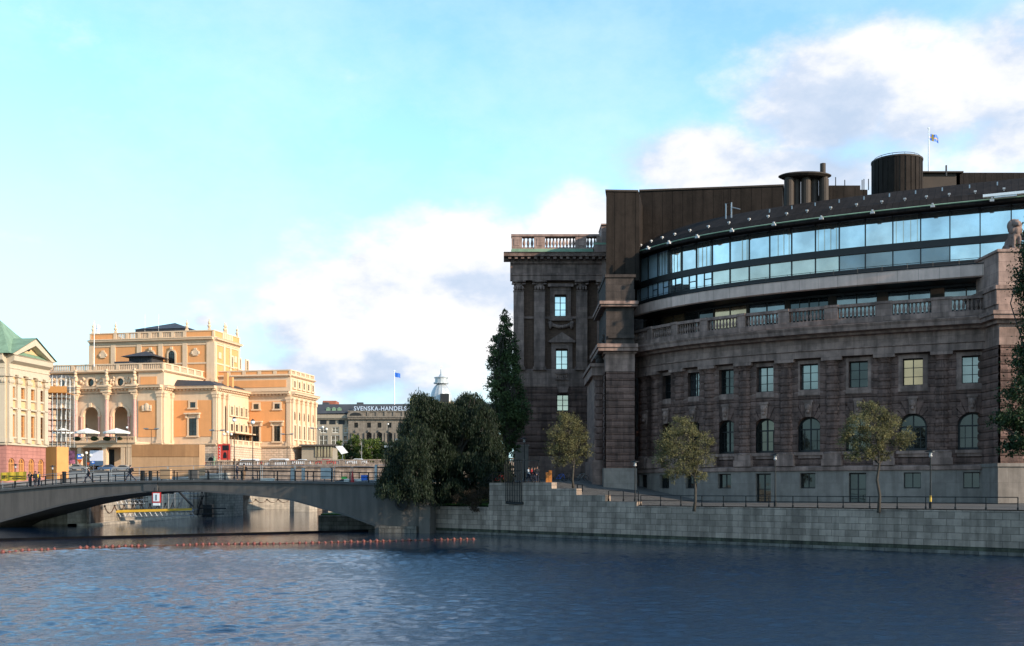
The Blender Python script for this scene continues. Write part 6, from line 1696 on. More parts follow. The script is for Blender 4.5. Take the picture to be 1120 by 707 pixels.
b = MB(map=mB); b.box(bx(380.5),bx(545),0,.9,bz_(458.8),bz_(457)); b.box(bx(380.5),bx(545),-.5,1.3,bz_(457),bz_(455.5)); b.box(bx(380.5),bx(545),-1,.2,bz_(455.5),bz_(450.5)); b.box(bx(380.5),bx(545),-1,.6,bz_(450.5),bz_(449.5)); b.build('cornice','bank_stone',BK)
for k in range(14):
    q = bx(403+k*9.5); b = MB(map=mB); b.box(q-.5,q+.5,.2,.5,bz_(455.4),bz_(450.6)); b.build('attic_pier','bank_stone',BK)
b = MB(map=mB); q = bx(389.5)
P = [(q-3.3,bz_(457)),(q+3.3,bz_(457))]+[(q+3.3*cos(pi*k/10),bz_(455)+1.9*sin(pi*k/10)) for k in range(11)]
b.vprism(P,0,1.2); b.build('curved_gable','bank_stone',BK)
b = MB(map=mB); P = [(q+2.3*cos(pi*k/10),bz_(455)+1.2*sin(pi*k/10)) for k in range(11)]; b.vprism(P,1.2,1.3); b.build('gable_window','frame_dark',BK)
b = MB(); zl, zh = bz_(449.5)+.0, pz(441.5,YB+3)
b.add([(bx(325),YB,bz_(453)),(bx(545),YB,zl),(bx(545),YB+3,zh),(bx(325),YB+3,pz(442.5,YB+3)),(bx(325),YB+16,zh),(bx(545),YB+16,zh)],[(0,1,2,3),(3,2,5,4)]); b.build('roof','slate',BK)
b = MB(); b.box(bx(325),bx(545),YB+2,YB+16,9,bz_(450)); b.build('core','bank_stone',BK)
for x in (358.5,364.8,370.8): 
    b = MB(); b.box(bx(x)-.8,bx(x)+.8,YB+1,YB+3,bz_(450),bz_(447)); b.add([(bx(x)-1,YB+.8,bz_(447)),(bx(x)+1,YB+.8,bz_(447)),(bx(x),YB+.8,bz_(445.3)),(bx(x),YB+4,bz_(445.3)),(bx(x)-1,YB+4,bz_(447)),(bx(x)+1,YB+4,bz_(447))],[(0,1,2),(0,2,3,4),(1,5,3,2)]); b.build('dormer','copper',BK)
for x in (354,392,): b = MB(); b.box(bx(x)-1.2,bx(x)+1.2,YB+4,YB+6,zh-1,pz(440.3,YB+4)); b.build('chimney','slate',BK)
b = MB(); b.box(bx(346),bx(361),YB+14,YB+22,bz_(446),pz(438.5,YB+14)); b.build('rear_block','tile_red',BK)
def text_mesh(s, size, m, parent, loc, name='letters', ext=.05):
    cu = bpy.data.curves.new(name,'FONT'); cu.body = s; cu.size = size; cu.extrude = ext; cu.align_x = 'LEFT'; cu.space_character = 1.12; cu.offset = size*.012
    to = bpy.data.objects.new('tmp_text', cu); COL.objects.link(to)
    bpy.context.view_layer.update()
    me = bpy.data.meshes.new_from_object(to.evaluated_get(bpy.context.evaluated_depsgraph_get()))
    bpy.data.objects.remove(to)
    o = bpy.data.objects.new(name, me); COL.objects.link(o); me.materials.clear(); me.materials.append(MATS[m])
    if parent: o.parent = parent; org = Vector(parent.get('_o',(0,0,0)))
    else: org = Vector((0,0,0))
    o.location = Vector(loc)-org; o.rotation_euler = (radians(90),0,0)
    return o
mat('letter_blue', (.42,.50,.60), .5, .05)
t_ = text_mesh('SVENSKA-HANDELSBANKEN', 2.3, 'letter_blue', BK, (bx(387),YB-.1,bz_(449.2)))
wdt = max(v.co.x for v in t_.data.vertices); k_ = (bx(470)-bx(387))/wdt; t_.data.transform(Matrix.Diagonal((k_,1.0,1,1)))
b = MB(); b.box(bx(386),bx(545),YB,YB+.1,bz_(449.6),bz_(449.3)); b.box(bx(386),bx(545),YB+.9,YB+1,bz_(445.4),bz_(445.1)); b.build('letter_rails','slate',BK)
FB = thing('flagpole', 'tall white pole with a plain blue flag on the bank roof', 'flagpole', (bx(430.5),YB+3,zh))
b = MB(); b.tube([(bx(430.5),YB+3,zh-1),(bx(430.5),YB+3,bz_(405))],[.22,.12],6); b.sphere((bx(430.5),YB+3,bz_(405)),.3,6,5); b.build('pole','white_paint',FB)
flag(FB, bx(430.5), YB+3, bz_(406.5), 2.3, 1.7, ['blue_paint','yellow_paint'], lambda u,v: 0, .5, nx=10, nz=6)
# dome
YD = 520.; dx_ = px(482.5,YD)
DM = thing('domed_church', 'pale grey ribbed dome with lantern and thin cross rising behind the willow', 'church', (dx_,YD,9.4))
rD = px(494.5,YD)-dx_
b = MB(); zd_ = pz(440,YD); hD = pz(419,YD)-zd_
for k in range(16):
    a0, a1 = 2*pi*k/16, 2*pi*(k+1)/16
    P = [(rD*cos(t*pi/2/8)*1.0+.02, hD*sin(t*pi/2/8)) for t in range(8)]+[(rD*.3,hD*.99)]
    V = []
    for r,z in P: V += [(dx_+r*cos(a0),YD+r*sin(a0),zd_+z),(dx_+r*1.03*cos((a0+a1)/2),YD+r*1.03*sin((a0+a1)/2),zd_+z),(dx_+r*cos(a1),YD+r*sin(a1),zd_+z)]
    b.add(V,[(3*i+j,3*i+j+1,3*i+j+4,3*i+j+3) for i in range(8) for j in range(2)])
b.build('dome','dome_lead',DM)
b = MB(); b.lathe([(rD+.6,9),(rD+.6,zd_-1),(rD+1.,zd_-.8),(rD+1.,zd_),(rD-.2,zd_+.1)],(dx_,YD,0),20); b.build('drum','bank_render',DM)
b = MB(); zl_ = pz(420,YD); b.lathe([(3.6,zl_),(3.6,zl_+.6),(2.9,zl_+.7),(2.9,pz(414,YD)),(3.4,pz(413.8,YD)),(3.4,pz(413,YD)),(1.2,pz(412,YD)),(.4,pz(409,YD)),(.25,pz(404,YD))],(dx_,YD,0),12); b.build('lantern','dome_lead',DM)
b = MB(); b.box(dx_-.15,dx_+.15,YD-.15,YD+.15,pz(405,YD),pz(399,YD)); b.box(dx_-.8,dx_+.8,YD-.12,YD+.12,pz(402,YD),pz(401.2,YD)); b.build('cross','offwhite',DM)
b = MB(); b.box(dx_+.0,dx_+4,YD-rD-1,YD-rD+4,pz(441,YD),pz(432,YD)); b.build('dome_window','frame_dark',DM)
b = MB()
for s_ in (-13,13): b.lathe([(2,9),(2,pz(437,YD)),(1.4,pz(435,YD)),(.1,pz(432,YD))],(dx_+s_,YD,0),10)
b.build('corner_turrets','gold',DM)
# low pavilion with canopy beyond the opera
YV = 300.; vx = lambda x: px(x,YV)
PV = thing('low_pavilion', 'low flat-roofed pavilion beside the opera house end', 'pavilion', (vx(356),YV,9.4))
b = MB(); b.box(vx(330),vx(364),YV,YV+8,9,pz(488,YV)); b.build('wall','bank_render',PV)
b = MB(); b.box(vx(328),vx(368),YV-1.5,YV+9,pz(488,YV),pz(486.5,YV)); b.build('roof','concrete',PV)
for k in range(6):
    b = MB(); x = vx(346+k*3.3); b.box(x-.25,x+.25,YV-.3,YV-.0,pz(500,YV),pz(489,YV)); b.build('window','pane_warm',PV)
# ---------------------------------------------------------------- trees and plants
import numpy as np
def quads_mesh(name, P, U, V, m, parent):
    """leaf faces: centres P, half-vectors U and V (n,3)"""
    n = len(P); co = np.empty((n,4,3), np.float32)
    co[:,0] = P-U*.35-V; co[:,1] = P+U-V*.1; co[:,2] = P+U*.25+V; co[:,3] = P-U+V*.1
    org = np.array(parent.get('_o',(0,0,0)), np.float32) if parent is not None else np.zeros(3, np.float32)
    co -= org
    me = bpy.data.meshes.new(name); me.vertices.add(n*4); me.vertices.foreach_set('co', co.ravel())
    me.loops.add(n*4); me.loops.foreach_set('vertex_index', np.arange(n*4, dtype=np.int32))
    me.polygons.add(n); me.polygons.foreach_set('loop_start', np.arange(0,n*4,4,dtype=np.int32))
    try: me.polygons.foreach_set('loop_total', np.full(n,4,dtype=np.int32))
    except Exception: pass
    me.materials.append(MATS[m]); me.update(); me.validate()
    o = bpy.data.objects.new(name, me); COL.objects.link(o)
    if parent is not None: o.parent = parent; o['_o'] = tuple(float(v) for v in org)
    return o
def limb_path(rg, p0, p1, n=5, wob=.25):
    p0, p1 = Vector(p0), Vector(p1); L_ = (p1-p0).length; out = []
    for i in range(n+1):
        t = i/n; q = p0.lerp(p1, t)
        if 0 < i < n: q += Vector((rg.uniform(-1,1),rg.uniform(-1,1),rg.uniform(-.4,.6)))*wob*L_/n
        out.append(q)
    return out
def unit(rs, n):
    v = rs.normal(size=(n,3)); return v/np.linalg.norm(v,axis=1)[:,None]
def tree(name, label, x, y, z, clumps, n_leaf, size, mleaf, trunk_r=.22, fork=.3, bark='bark', lean=0, group=None, seed=1, cat='tree', aspect=.55, spread=.9, limbs=True, sub=9):
    """clumps: (dx,dy,dz,rx,ry,rz) ellipsoids relative to the foot; leaves sit in many small tufts spread through them"""
    rs = np.random.RandomState(seed); rg = random.Random(seed)
    T_ = thing(name, label, cat, (x,y,z), group)
    b = MB(); zc0 = min(c[2]-c[5] for c in clumps); top = max(c[2] for c in clumps)
    f = Vector((x+lean*.3, y, z+max(.4, zc0+ (top-zc0)*fork)))
    pth = limb_path(rg, (x,y,z-.3), f, 4, .12)
    b.tube(pth, [trunk_r*1.25]+[trunk_r*(1-.12*i) for i in range(len(pth)-1)], 8)
    b.build('trunk', bark, T_, smooth=True)
    if limbs:
        b = MB()
        for c in clumps:
            e = Vector((x+c[0], y+c[1], z+c[2])); p = limb_path(rg, f if rg.random() < .7 else pth[-2], e, 5, .35)
            b.tube(p, [trunk_r*.55*(1-i/7) for i in range(len(p))], 5)
            for k in range(4):
                d = Vector((rg.gauss(0,1),rg.gauss(0,1),rg.gauss(.3,.8))).normalized()
                q = p[2+k%3]; b.tube(limb_path(rg, q, e+Vector((d.x*c[3],d.y*c[4],d.z*c[5]))*.8, 3, .3), [trunk_r*.2,trunk_r*.15,trunk_r*.1,trunk_r*.05], 4)
        b.build('limbs', bark, T_)
    vol = np.array([c[3]*c[4]*c[5] for c in clumps])**.75; vol /= vol.sum()
    P = []
    for c, w_ in zip(clumps, vol):
        n = max(8, int(n_leaf*w_)); nt = max(4, n//(sub*6))
        r = rs.uniform(.25,1,nt)**.5; d = unit(rs, nt)
        tc = d*r[:,None]*np.array(c[3:6])+np.array(c[0:3]); ts_ = rs.uniform(.10,.26,nt)*spread*min(c[3:6])+.05
        k = rs.randint(0, nt, n)
        P.append(tc[k]+rs.normal(size=(n,3))*ts_[k][:,None])
    P = np.concatenate(P)+np.array([x,y,z]); n = len(P)
    U = unit(rs,n); V = np.cross(U, unit(rs,n)); V /= np.linalg.norm(V,axis=1)[:,None]+1e-6
    s = rs.uniform(.6,1.25,n)[:,None]*size
    quads_mesh('crown', P.astype(np.float32), (U*s).astype(np.float32), (V*s*aspect).astype(np.float32), mleaf, T_)
    return T_
# big weeping willow on the island corner
def willow():
    rs = np.random.RandomState(11); rg = random.Random(11)
    Yw = 133.; X = lambda xp: px(xp,Yw); Z = lambda yp: pz(yp,Yw)
    bx0, by0, bz0 = px(497,131), 131., 3.6
    T_ = thing('weeping_willow', 'huge dark weeping willow hanging over the right end of the bridge', 'tree', (bx0,by0,bz0))
    b = MB(); f = Vector((bx0-.4,by0+.8,bz0+4)); b.tube([(bx0+.3,by0,bz0-.4),(bx0+.1,by0+.2,bz0+1.2),(bx0-.2,by0+.5,bz0+2.6),f],[.75,.6,.55,.5],10); b.build('trunk','bark',T_,smooth=True)
    # outline of the crown: x column -> top y, bottom y in the photograph's scale, turned into metres here
    out = [(427,516,538),(434,503,541),(442,483,543),(450,463,548),(457,446,556),(464,435,557),(472,438,556),(482,443,554),(490,445,553),(498,442,552),(504,436,552),(509,429,550),(516,436,550),(521,428,550),(526,438,549),(531,443,548),(536,452,542),(541,470,536),(546,492,528),(551,512,526)]
    tops = []
    b = MB()
    for (xp, yt, yb) in out[2:-2]:
        for k in range(2):
            e = Vector((X(xp), Yw+rs.uniform(-4,4), Z(yt)-rs.uniform(.5,4)*k-.4)); p = limb_path(rg, f, e, 6, .25)
            b.tube(p, [.26,.2,.16,.12,.08,.05,.03], 5)
    b.build('limbs','bark',T_)
    P = []; U = []; V = []
    nst = 7000
    def ot(xp):
        for (a,t0,b0),(c,t1,b1) in zip(out, out[1:]):
            if a <= xp <= c: q = (xp-a)/(c-a); return t0+(t1-t0)*q, b0+(b1-b0)*q
        return out[-1][1:]
    heads = []
    for k in range(150):
        xp = rs.uniform(429,551); yt, yb = ot(xp); heads.append((xp, yt+ (0 if k < 42 else rs.uniform(2,max(4,(yb-yt)*.86))), rs.uniform(-5.5,4.5)))
    for k in range(nst):
        hx, hy, hd = heads[rs.randint(len(heads))]
        xp = hx+rs.normal()*3.6; xp = min(max(xp,428),552); yt, yb = ot(xp)
        y0 = max(hy+abs(rs.normal())*4+((xp-hx)/4.)**2*1.5, yt+.5)
        L_ = rs.uniform(6,24); y1 = min(y0+L_, yb+rs.uniform(-6,5)); 
        if y1-y0 < 3: continue
        dep = hd+rs.normal()*.9-(min(5.2,(484-xp)*.22) if xp < 484 else 0); side = np.sign(xp-hx)*rs.uniform(.2,1.)
        n = int((y1-y0)*1.55); t = np.linspace(0,1,n)
        px_ = X(xp)+side*np.sqrt(t)*1.1+.2*np.sin(t*5+k); py_ = Yw+dep+rs.normal()*.1+.3*t; pz_ = Z(y0)+(Z(y1)-Z(y0))*t+.35*np.sin(np.minimum(t*6,1.57))*0
        q = np.stack([px_,np.full(n,0)+py_,pz_],1)+rs.normal(size=(n,3))*.16
        d = np.stack([rs.normal(size=n)*.35, rs.normal(size=n)*.35, np.full(n,-1.)],1); d /= np.linalg.norm(d,axis=1)[:,None]
        w_ = np.cross(d, unit(rs,n)); w_ /= np.linalg.norm(w_,axis=1)[:,None]+1e-6
        P.append(q); U.append(d*rs.uniform(.13,.24,n)[:,None]); V.append(w_*rs.uniform(.035,.06,n)[:,None])
    P = np.concatenate(P).astype(np.float32); U = np.concatenate(U).astype(np.float32); V = np.concatenate(V).astype(np.float32)
    print('willow leaves', len(P)); quads_mesh('crown', P, U, V, 'willow_leaf', T_)
willow()
# columnar poplar
Yp_ = 139.; PX_ = lambda xp: px(xp,Yp_)-px(553,Yp_); 
def zz2(yp, z0=5.9): return pz(yp,Yp_)-z0
sh = [(344,551,3),(351,550,7),(361,549,11),(374,551,14),(388,550,16),(402,550,18),(416,551,20),(430,553,22),(444,555,22),(458,556,20),(472,558,15),(486,557,11),(498,556,7)]
cl = []
for i,(yp,xc,hw) in enumerate(sh):
    r = px(560+hw,Yp_)
    rr_ = random.Random(i)
    if hw > 8:
        for k in range(5): cl.append((PX_(xc)+(-.62,.62,0,-.3,.35)[k]*r+rr_.uniform(-.15,.15)*r, rr_.uniform(-.6,.6)*r, zz2(yp)+rr_.uniform(-.8,.8), r*.42, r*.5, 1.25))
    else: cl.append((PX_(xc),0,zz2(yp),r*.8,r*.8,.95))
tree('poplar', 'tall narrow dark green poplar between the willow and the stone wing', px(554,Yp_), Yp_, 5.9, cl, 30000, .14, 'poplar_leaf', .3, .15, seed=4, sub=6, spread=1.0)
# three small silvery quay trees and the dark one at the right edge
def quay_tree(xt, yb, Yq, label, cls, seed, mleaf='quay_leaf', n=9000, tr=.14, lean=0, **kw):
    z0 = pz(yb,Yq); x0_ = px(xt,Yq)
    cl = [(px(cx,Yq)-x0_, dy, pz(cy,Yq)-z0, px(560+rx,Yq)*.86, px(560+rx,Yq)*.8, px(560+ry,Yq)*.8) for (cx,cy,rx,ry,dy) in cls]
    return tree('quay_tree', label, x0_, Yq, z0, cl, int(n*1.15), .10, mleaf, tr, .25, group='small trees along the quay', seed=seed, aspect=.34, sub=6, spread=.95, **kw)
quay_tree(627,531,121,'small silvery green tree before the passage between the two parliament buildings',
    [(622,462,15,11,0),(609,474,12,12,-.5),(634,476,14,12,.5),(621,487,17,12,0),(604,491,9,10,.3),(641,494,9,10,-.3),(627,502,13,9,0),(611,505,9,8,0),(615,455,8,6,0)],21,tr=.12)
quay_tree(759,556,103,'small yellowish tree in front of the left arched windows',
    [(747,468,17,13,0),(732,480,15,14,-.4),(762,480,16,14,.4),(746,493,22,14,0),(727,502,12,12,.3),(768,500,13,13,-.3),(748,512,20,12,0),(735,520,11,9,0),(765,521,9,8,0),(723,488,8,9,0),(776,487,8,9,0),(745,459,11,6,0)],22,n=10500,tr=.13)
quay_tree(961,557,92,'broad grey green tree with a bare leaning trunk before the second bay from the right',
    [(957,452,18,11,0),(938,464,17,12,-.4),(975,462,16,12,.4),(958,476,24,12,0),(931,484,14,12,.3),(985,484,14,11,-.3),(953,492,20,10,0),(925,474,10,9,0),(993,476,10,9,0),(935,499,13,7,0),(968,499,10,7,0),(948,444,11,6,0)],23,n=10500,tr=.13)
Yd_ = 80.
tree('street_tree', 'dark green broadleaf tree cut by the right edge of the picture', px(1146,Yd_), Yd_, 3.5,
    [(px(c,Yd_)-px(1146,Yd_), 0+dy, pz(r,Yd_)-3.5, px(560+a,Yd_), px(560+a,Yd_), px(560+h,Yd_)) for (c,r,a,h,dy) in
    ((1132,268,17,26,0),(1135,310,20,24,.5),(1130,350,19,22,-.5),(1134,392,22,24,.4),(1125,430,26,20,0),(1112,455,22,14,.2),(1120,478,24,16,-.3),(1092,462,13,9,0),(1105,492,12,7,0),(1150,300,30,50,1),(1155,400,30,50,1),(1150,470,25,30,0),(1128,238,10,12,0))], 30000, .12, 'dark_leaf', .3, .1, seed=31, sub=6)
# park trees in front of the bank
PG = 'park trees in front of the bank building'
labs = ['dark park tree beside the low pavilion, leftmost of the row','green park tree behind the white banner','tall olive park tree right of the white banner','yellowish pointed park tree under the curved gable','round green park tree left of the street sign','dark park tree behind the street sign','dark park tree partly behind the willow','park tree seen through the left edge of the willow']
for k,(xp,yt,hw,m) in enumerate(((371,482,6,'park_leaf'),(379,480,8,'dark_leaf'),(390,475,9,'park_leaf'),(401,478,8,'park_leaf'),(412,479,8,'park_leaf'),(420,484,9,'dark_leaf'),(431,481,9,'dark_leaf'),(444,479,10,'park_leaf'))):
    Yk = 330.+3*(k%3); r = px(560+hw,Yk); h = pz(yt,Yk)-9.4
    rr_ = random.Random(k+50); cl = [(rr_.uniform(-.45,.45)*r*(1.2-f_), rr_.uniform(-.5,.5)*r, h*f_, r*(1.1-f_*.45)*.8, r*.8, h*.15) for f_ in (.25,.38,.5,.62,.75,.85) for _ in range(3)]
    tree('park_tree', labs[k], px(xp,Yk), Yk, 9.4, cl, 3200, .30, m, .3, .1, group=PG, seed=60+k, limbs=False)
# bushes on the corner lawn, and hanging ivy
x_, y_ = px(524,126.5), 126.5
tree('bush', 'reddish brown bush spilling over the quay wall below the willow', x_, y_, 3.2, [(-1.6,0,1.0,1.6,1.3,1.0),(.4,.1,1.25,1.7,1.3,1.1),(1.9,0,.8,1.3,1.1,.9),(-.6,-.8,.3,1.0,.7,.7),(-.4,-1.5,-.3,.55,.5,.7)], 5200, .10, 'bush_leaf', .08, .1, seed=71, cat='bush', aspect=.35)
x_, y_ = px(478,131), 131
tree('bush', 'low dark evergreen shrub under the willow beside the bridge abutment', x_, y_, 3.1, [(-1.0,0,1.0,1.5,1.2,1.0),(.9,0,.9,1.5,1.2,.9),(-1.6,-.9,.0,.8,.6,1.0)], 4200, .10, 'ivy_leaf', .08, .1, seed=72, cat='bush', aspect=.4)
# grass blades along the lawn edge
rs = np.random.RandomState(5); n = 5000
tt = rs.uniform(-1.8,8.5,n); ww = rs.uniform(.75,9.5,n); 
Pg = np.array([qp(a,c)+(3.15+.16*c/1.5*.95+.15,) for a,c in zip(tt,ww)],np.float32)
Ug = np.stack([rs.normal(size=n)*.02,rs.normal(size=n)*.02,rs.uniform(.06,.16,n)],1).astype(np.float32); Vg = np.stack([rs.normal(size=n)*.03,rs.normal(size=n)*.03,np.zeros(n)],1).astype(np.float32)
mat('blade',(.06,.12,.025),.8,.3,3); o = quads_mesh('grass', Pg, Ug, Vg, 'blade', None); o['kind'] = 'stuff'; o['label'] = 'short grass on the corner lawn under the willow'; o['category'] = 'grass'
# ---------------------------------------------------------------- street lamps, railings, cars, people, small things
def lamp_post(x, y, z, h, label, group, style='quay', m='iron'):
    T_ = thing('street_lamp', label, 'lamp', (x,y,z), group)
    b = MB(); b.lathe([(.14,0),(.14,.5),(.08,.6),(.055,h*.5),(.045,h-.55)],(x,y,z),8); b.build('pole', m, T_)
    if style == 'quay':
        b = MB(); b.lathe([(.06,h-.6),(.17,h-.5),(.13,h-.42)],(x,y,z),8); b.lathe([(.10,h-.42),(.15,h-.12)],(x,y,z),8); b.build('lantern_glass','lamp_grey',T_)
        b = MB(); b.lathe([(.44,h-.14),(.42,h-.08),(.12,h),(.02,h+.08)],(x,y,z),12); b.build('lamp_shade', m, T_)
    elif style == 'double':
        b = MB(); b.box(x-1.3,x+1.3,y-.06,y+.06,z+h-.6,z+h-.5); b.build('arm', m, T_)
        for q in (-1.1,1.1): b = MB(); b.box(x+q-.45,x+q+.45,y-.2,y+.2,z+h-.5,z+h-.28); b.build('lamp_head', 'galv', T_)
    elif style == 'globe':
        b = MB(); b.sphere((x,y,z+h-.25),.28,10,7); b.build('lamp_globe','white_paint',T_,smooth=True)
        b = MB(); b.lathe([(.3,h-.05),(.12,h+.1),(.02,h+.2)],(x,y,z),8); b.build('lamp_cap', m, T_)
    elif style == 'cluster':
        b = MB(); b.box(x-.9,x+.9,y-.04,y+.04,z+h-1.2,z+h-1.1); b.build('arm', m, T_)
        for q in (-.9,0,.9): b = MB(); b.sphere((x+q,y,z+h-.8+(0 if q else .5)),.32,8,6); b.build('lamp_globe','offwhite',T_,smooth=True)
    return T_
QG = 'slim black lamp posts along the quay'
def qfoot(xp, wv): 
    best = min((abs(560+F*qp(t,wv)[0]/qp(t,wv)[1]-xp), t) for t in [i*.05 for i in range(0,1400)]); x,y = qp(best[1],wv); return x, y, isl_z(best[1],wv)+.12
for xp, yt, lab in ((694.5,504,'black lamp post at the foot of the stepped wall'),(848,496.5,'black lamp post before the basement door under the fifth window'),(1018,492.5,'black lamp post with a yellow band near the right end')):
    x, y, z = qfoot(xp, .9); T_ = lamp_post(x, y, z, pz(yt,y)-z, lab, QG)
    if xp > 1000:
        b = MB(); b.lathe([(.1,.5),(.1,1.05)],(x,y,z),8); b.build('yellow_band','yellow_paint',T_)
x, y = px(573.5,141), 141; lamp_post(x,y,6.,pz(479,y)-6.,'slim black lamp post between the poplar and the stone wing',QG)
# black railing on the quay
RG = thing('quay_railing', 'low black iron railing with two rails along the quay edge', 'railing', qp(26,.5)+(3.5,))
qm = lambda s, d, z: qp(s,.45-d)+(z,)
zq = lambda s: 4.58 if s < 25.5 else (3.95 if s < 29.5 else 3.5)
def rail_seg(mp, s0, s1, zf, h, step, parent):
    n = max(1,round((s1-s0)/step))
    b = MB(map=mp)
    for f in (1,.52): b.tube([(s0,0,zf+h*f),(s1,0,zf+h*f)],.035,5)
    b.build('rail','iron',parent)
    for k in range(n+1):
        s = s0+(s1-s0)*k/n; b = MB(map=mp); b.box(s-.035,s+.035,-.035,.035,zf,zf+h); b.box(s-.06,s+.06,-.06,.06,zf,zf+.25); b.build('post','iron',parent)
rail_seg(qm, 25.6, 29.4, 3.95, 1.05, 2.0, RG); rail_seg(qm, 29.7, 66, 3.5, 1.05, 2.45, RG)
# iron grille screen and railing on the terrace
GR_ = thing('iron_screen', 'tall see-through iron bar screen standing on the quay wall below the terrace', 'grille', qp(11.8,.0)+(3.6,))
t0 = [t for t in (i*.05 for i in range(400)) if 560+F*qp(t,-.1)[0]/qp(t,-.1)[1] >= 553][0]; t1 = [t for t in (i*.05 for i in range(600)) if 560+F*qp(t,-.1)[0]/qp(t,-.1)[1] >= 570][0]
b = MB(map=lambda s,d,z: qp(s,-.12-d)+(z,))
n = 9
for k in range(n+1): s = t0+(t1-t0)*k/n; b.box(s-.03,s+.03,-.03,.03,3.55,pz(503,120))
for z in (3.6,5.9,7.2,pz(503,120)-.05): b.box(t0,t1,-.025,.025,z,z+.06)
b.build('bars','iron',GR_)
b = MB(map=lambda s,d,z: qp(s,-.12-d)+(z,)); 
for k in range(4): b.box(t0-.35+k*.0,t0-.3,-.9+k*.25,-.86+k*.25,5.9,8.)
b.tube([(t0,-.1,3.7),(t0+1.4,-.1,3.6),(t1+.2,-.1,3.65)],.16,6); b.build('bundle','black',GR_)
TR = thing('terrace_railing', 'black iron railing on the terrace wall beside the willow', 'railing', qp(9,.5)+(5.9,))
rail_seg(qm, 8.8, t0-.1, 5.9, 1.15, 1.3, TR); rail_seg(qm, t1+.1, 16, 5.9, 1.15, 1.3, TR)
# gate frame with people passing
FRM = thing('black_frame', 'black square steel gate frame standing on the terrace', 'frame', (px(580,128),128,5.9))
b = MB(); xa, xb = px(570.5,128), px(589,128)
b.box(xa-.06,xa+.06,127.9,128.1,5.8,pz(503.5,128)); b.box(xb-.06,xb+.06,127.9,128.1,5.8,pz(503.5,128)); b.box(xa,xb,127.9,128.1,pz(504.5,128),pz(503.5,128)); b.build('gate_frame','iron',FRM)
# small black bench-like frame on the ramp
SB_ = thing('low_stand', 'small square black metal stand on the ramp by the tree foot', 'stand', (px(634,118),118,4.8))
b = MB(); xa, xb = px(631.5,118), px(637,118); za, zc__ = pz(538,118), pz(530.8,118)
for x in (xa,xb): b.box(x-.05,x+.05,117.7,117.8,za,zc__); b.box(x-.05,x+.05,118.2,118.3,za,zc__)
b.build('legs','iron',SB_); b = MB(); b.box(xa-.06,xb+.06,117.65,118.35,zc__,zc__+.08); b.build('top','iron',SB_)
# orange boxes
for k,(xp,lab) in enumerate(((598.5,'orange bin on the terrace, left of the pair'),(602,'orange bin on the terrace, right of the pair'))):
    b = MB(); z = 5.95; x = px(xp,124); b.box(x-.16,x+.16,123.8,124.2,z,z+1.05+.2*k); b.box(x-.18,x+.18,123.75,124.25,z+1.05+.2*k,z+1.12+.2*k); o = b.build('bin','orange_paint'); recenter(o); tag(o,lab,'bin')
# parked bicycles
def bicycle(x, y, z, label, m='iron', rz=0):
    T_ = thing('bicycle', label, 'bicycle', (x,y,z), 'bicycles parked by the parliament'); R = .34
    for q in (-.52,.52):
        b = MB(); b.tube([(x+q+R*cos(a*pi/8),y,z+R+R*sin(a*pi/8)) for a in range(17)],.022,5,cap=False)
        for a in range(6): b.tube([(x+q,y,z+R),(x+q+R*cos(a*pi/3),y,z+R+R*sin(a*pi/3))],.006,3)
        b.build('wheel','tyre',T_)
    b = MB(); s = (x-.12,y,z+.85); h = (x+.38,y,z+.9); p = (x-.02,y,z+.3)
    for a_, c_ in ((s,p),(s,h),(p,h),((x-.52,y,z+R),p),((x-.52,y,z+R),s),(h,(x+.52,y,z+R))): b.tube([a_,c_],.022,5)
    b.build('frame',m,T_)
    b = MB(); b.box(x-.28,x+.02,y-.07,y+.07,z+.9,z+.96); b.tube([s,(x-.13,y,z+.92)],.02,4); b.build('saddle','black',T_)
    b = MB(); b.tube([h,(x+.36,y,z+1.08)],.02,4); b.tube([(x+.36,y-.28,z+1.06),(x+.36,y+.28,z+1.06)],.02,4); b.build('handlebar','iron',T_)
    return T_
bl = ['bicycle parked left of the small tree before the passage','bicycle right behind the trunk of the small tree','bicycle leaning near the dark gate','dark bicycle against the gate','bicycle by the terrace railing under the willow','bicycle next to the iron screen on the terrace']
for k,(xp,Yb_) in enumerate(((613,133),(621,134),(636,134),(648,135),(538,126),(546,127))): bicycle(px(xp,Yb_),Yb_,isl_z(*tw(px(xp,Yb_),Yb_)) if xp > 600 else 5.9, bl[k], ('blue_paint','iron','galv','iron','iron','red_paint')[k])
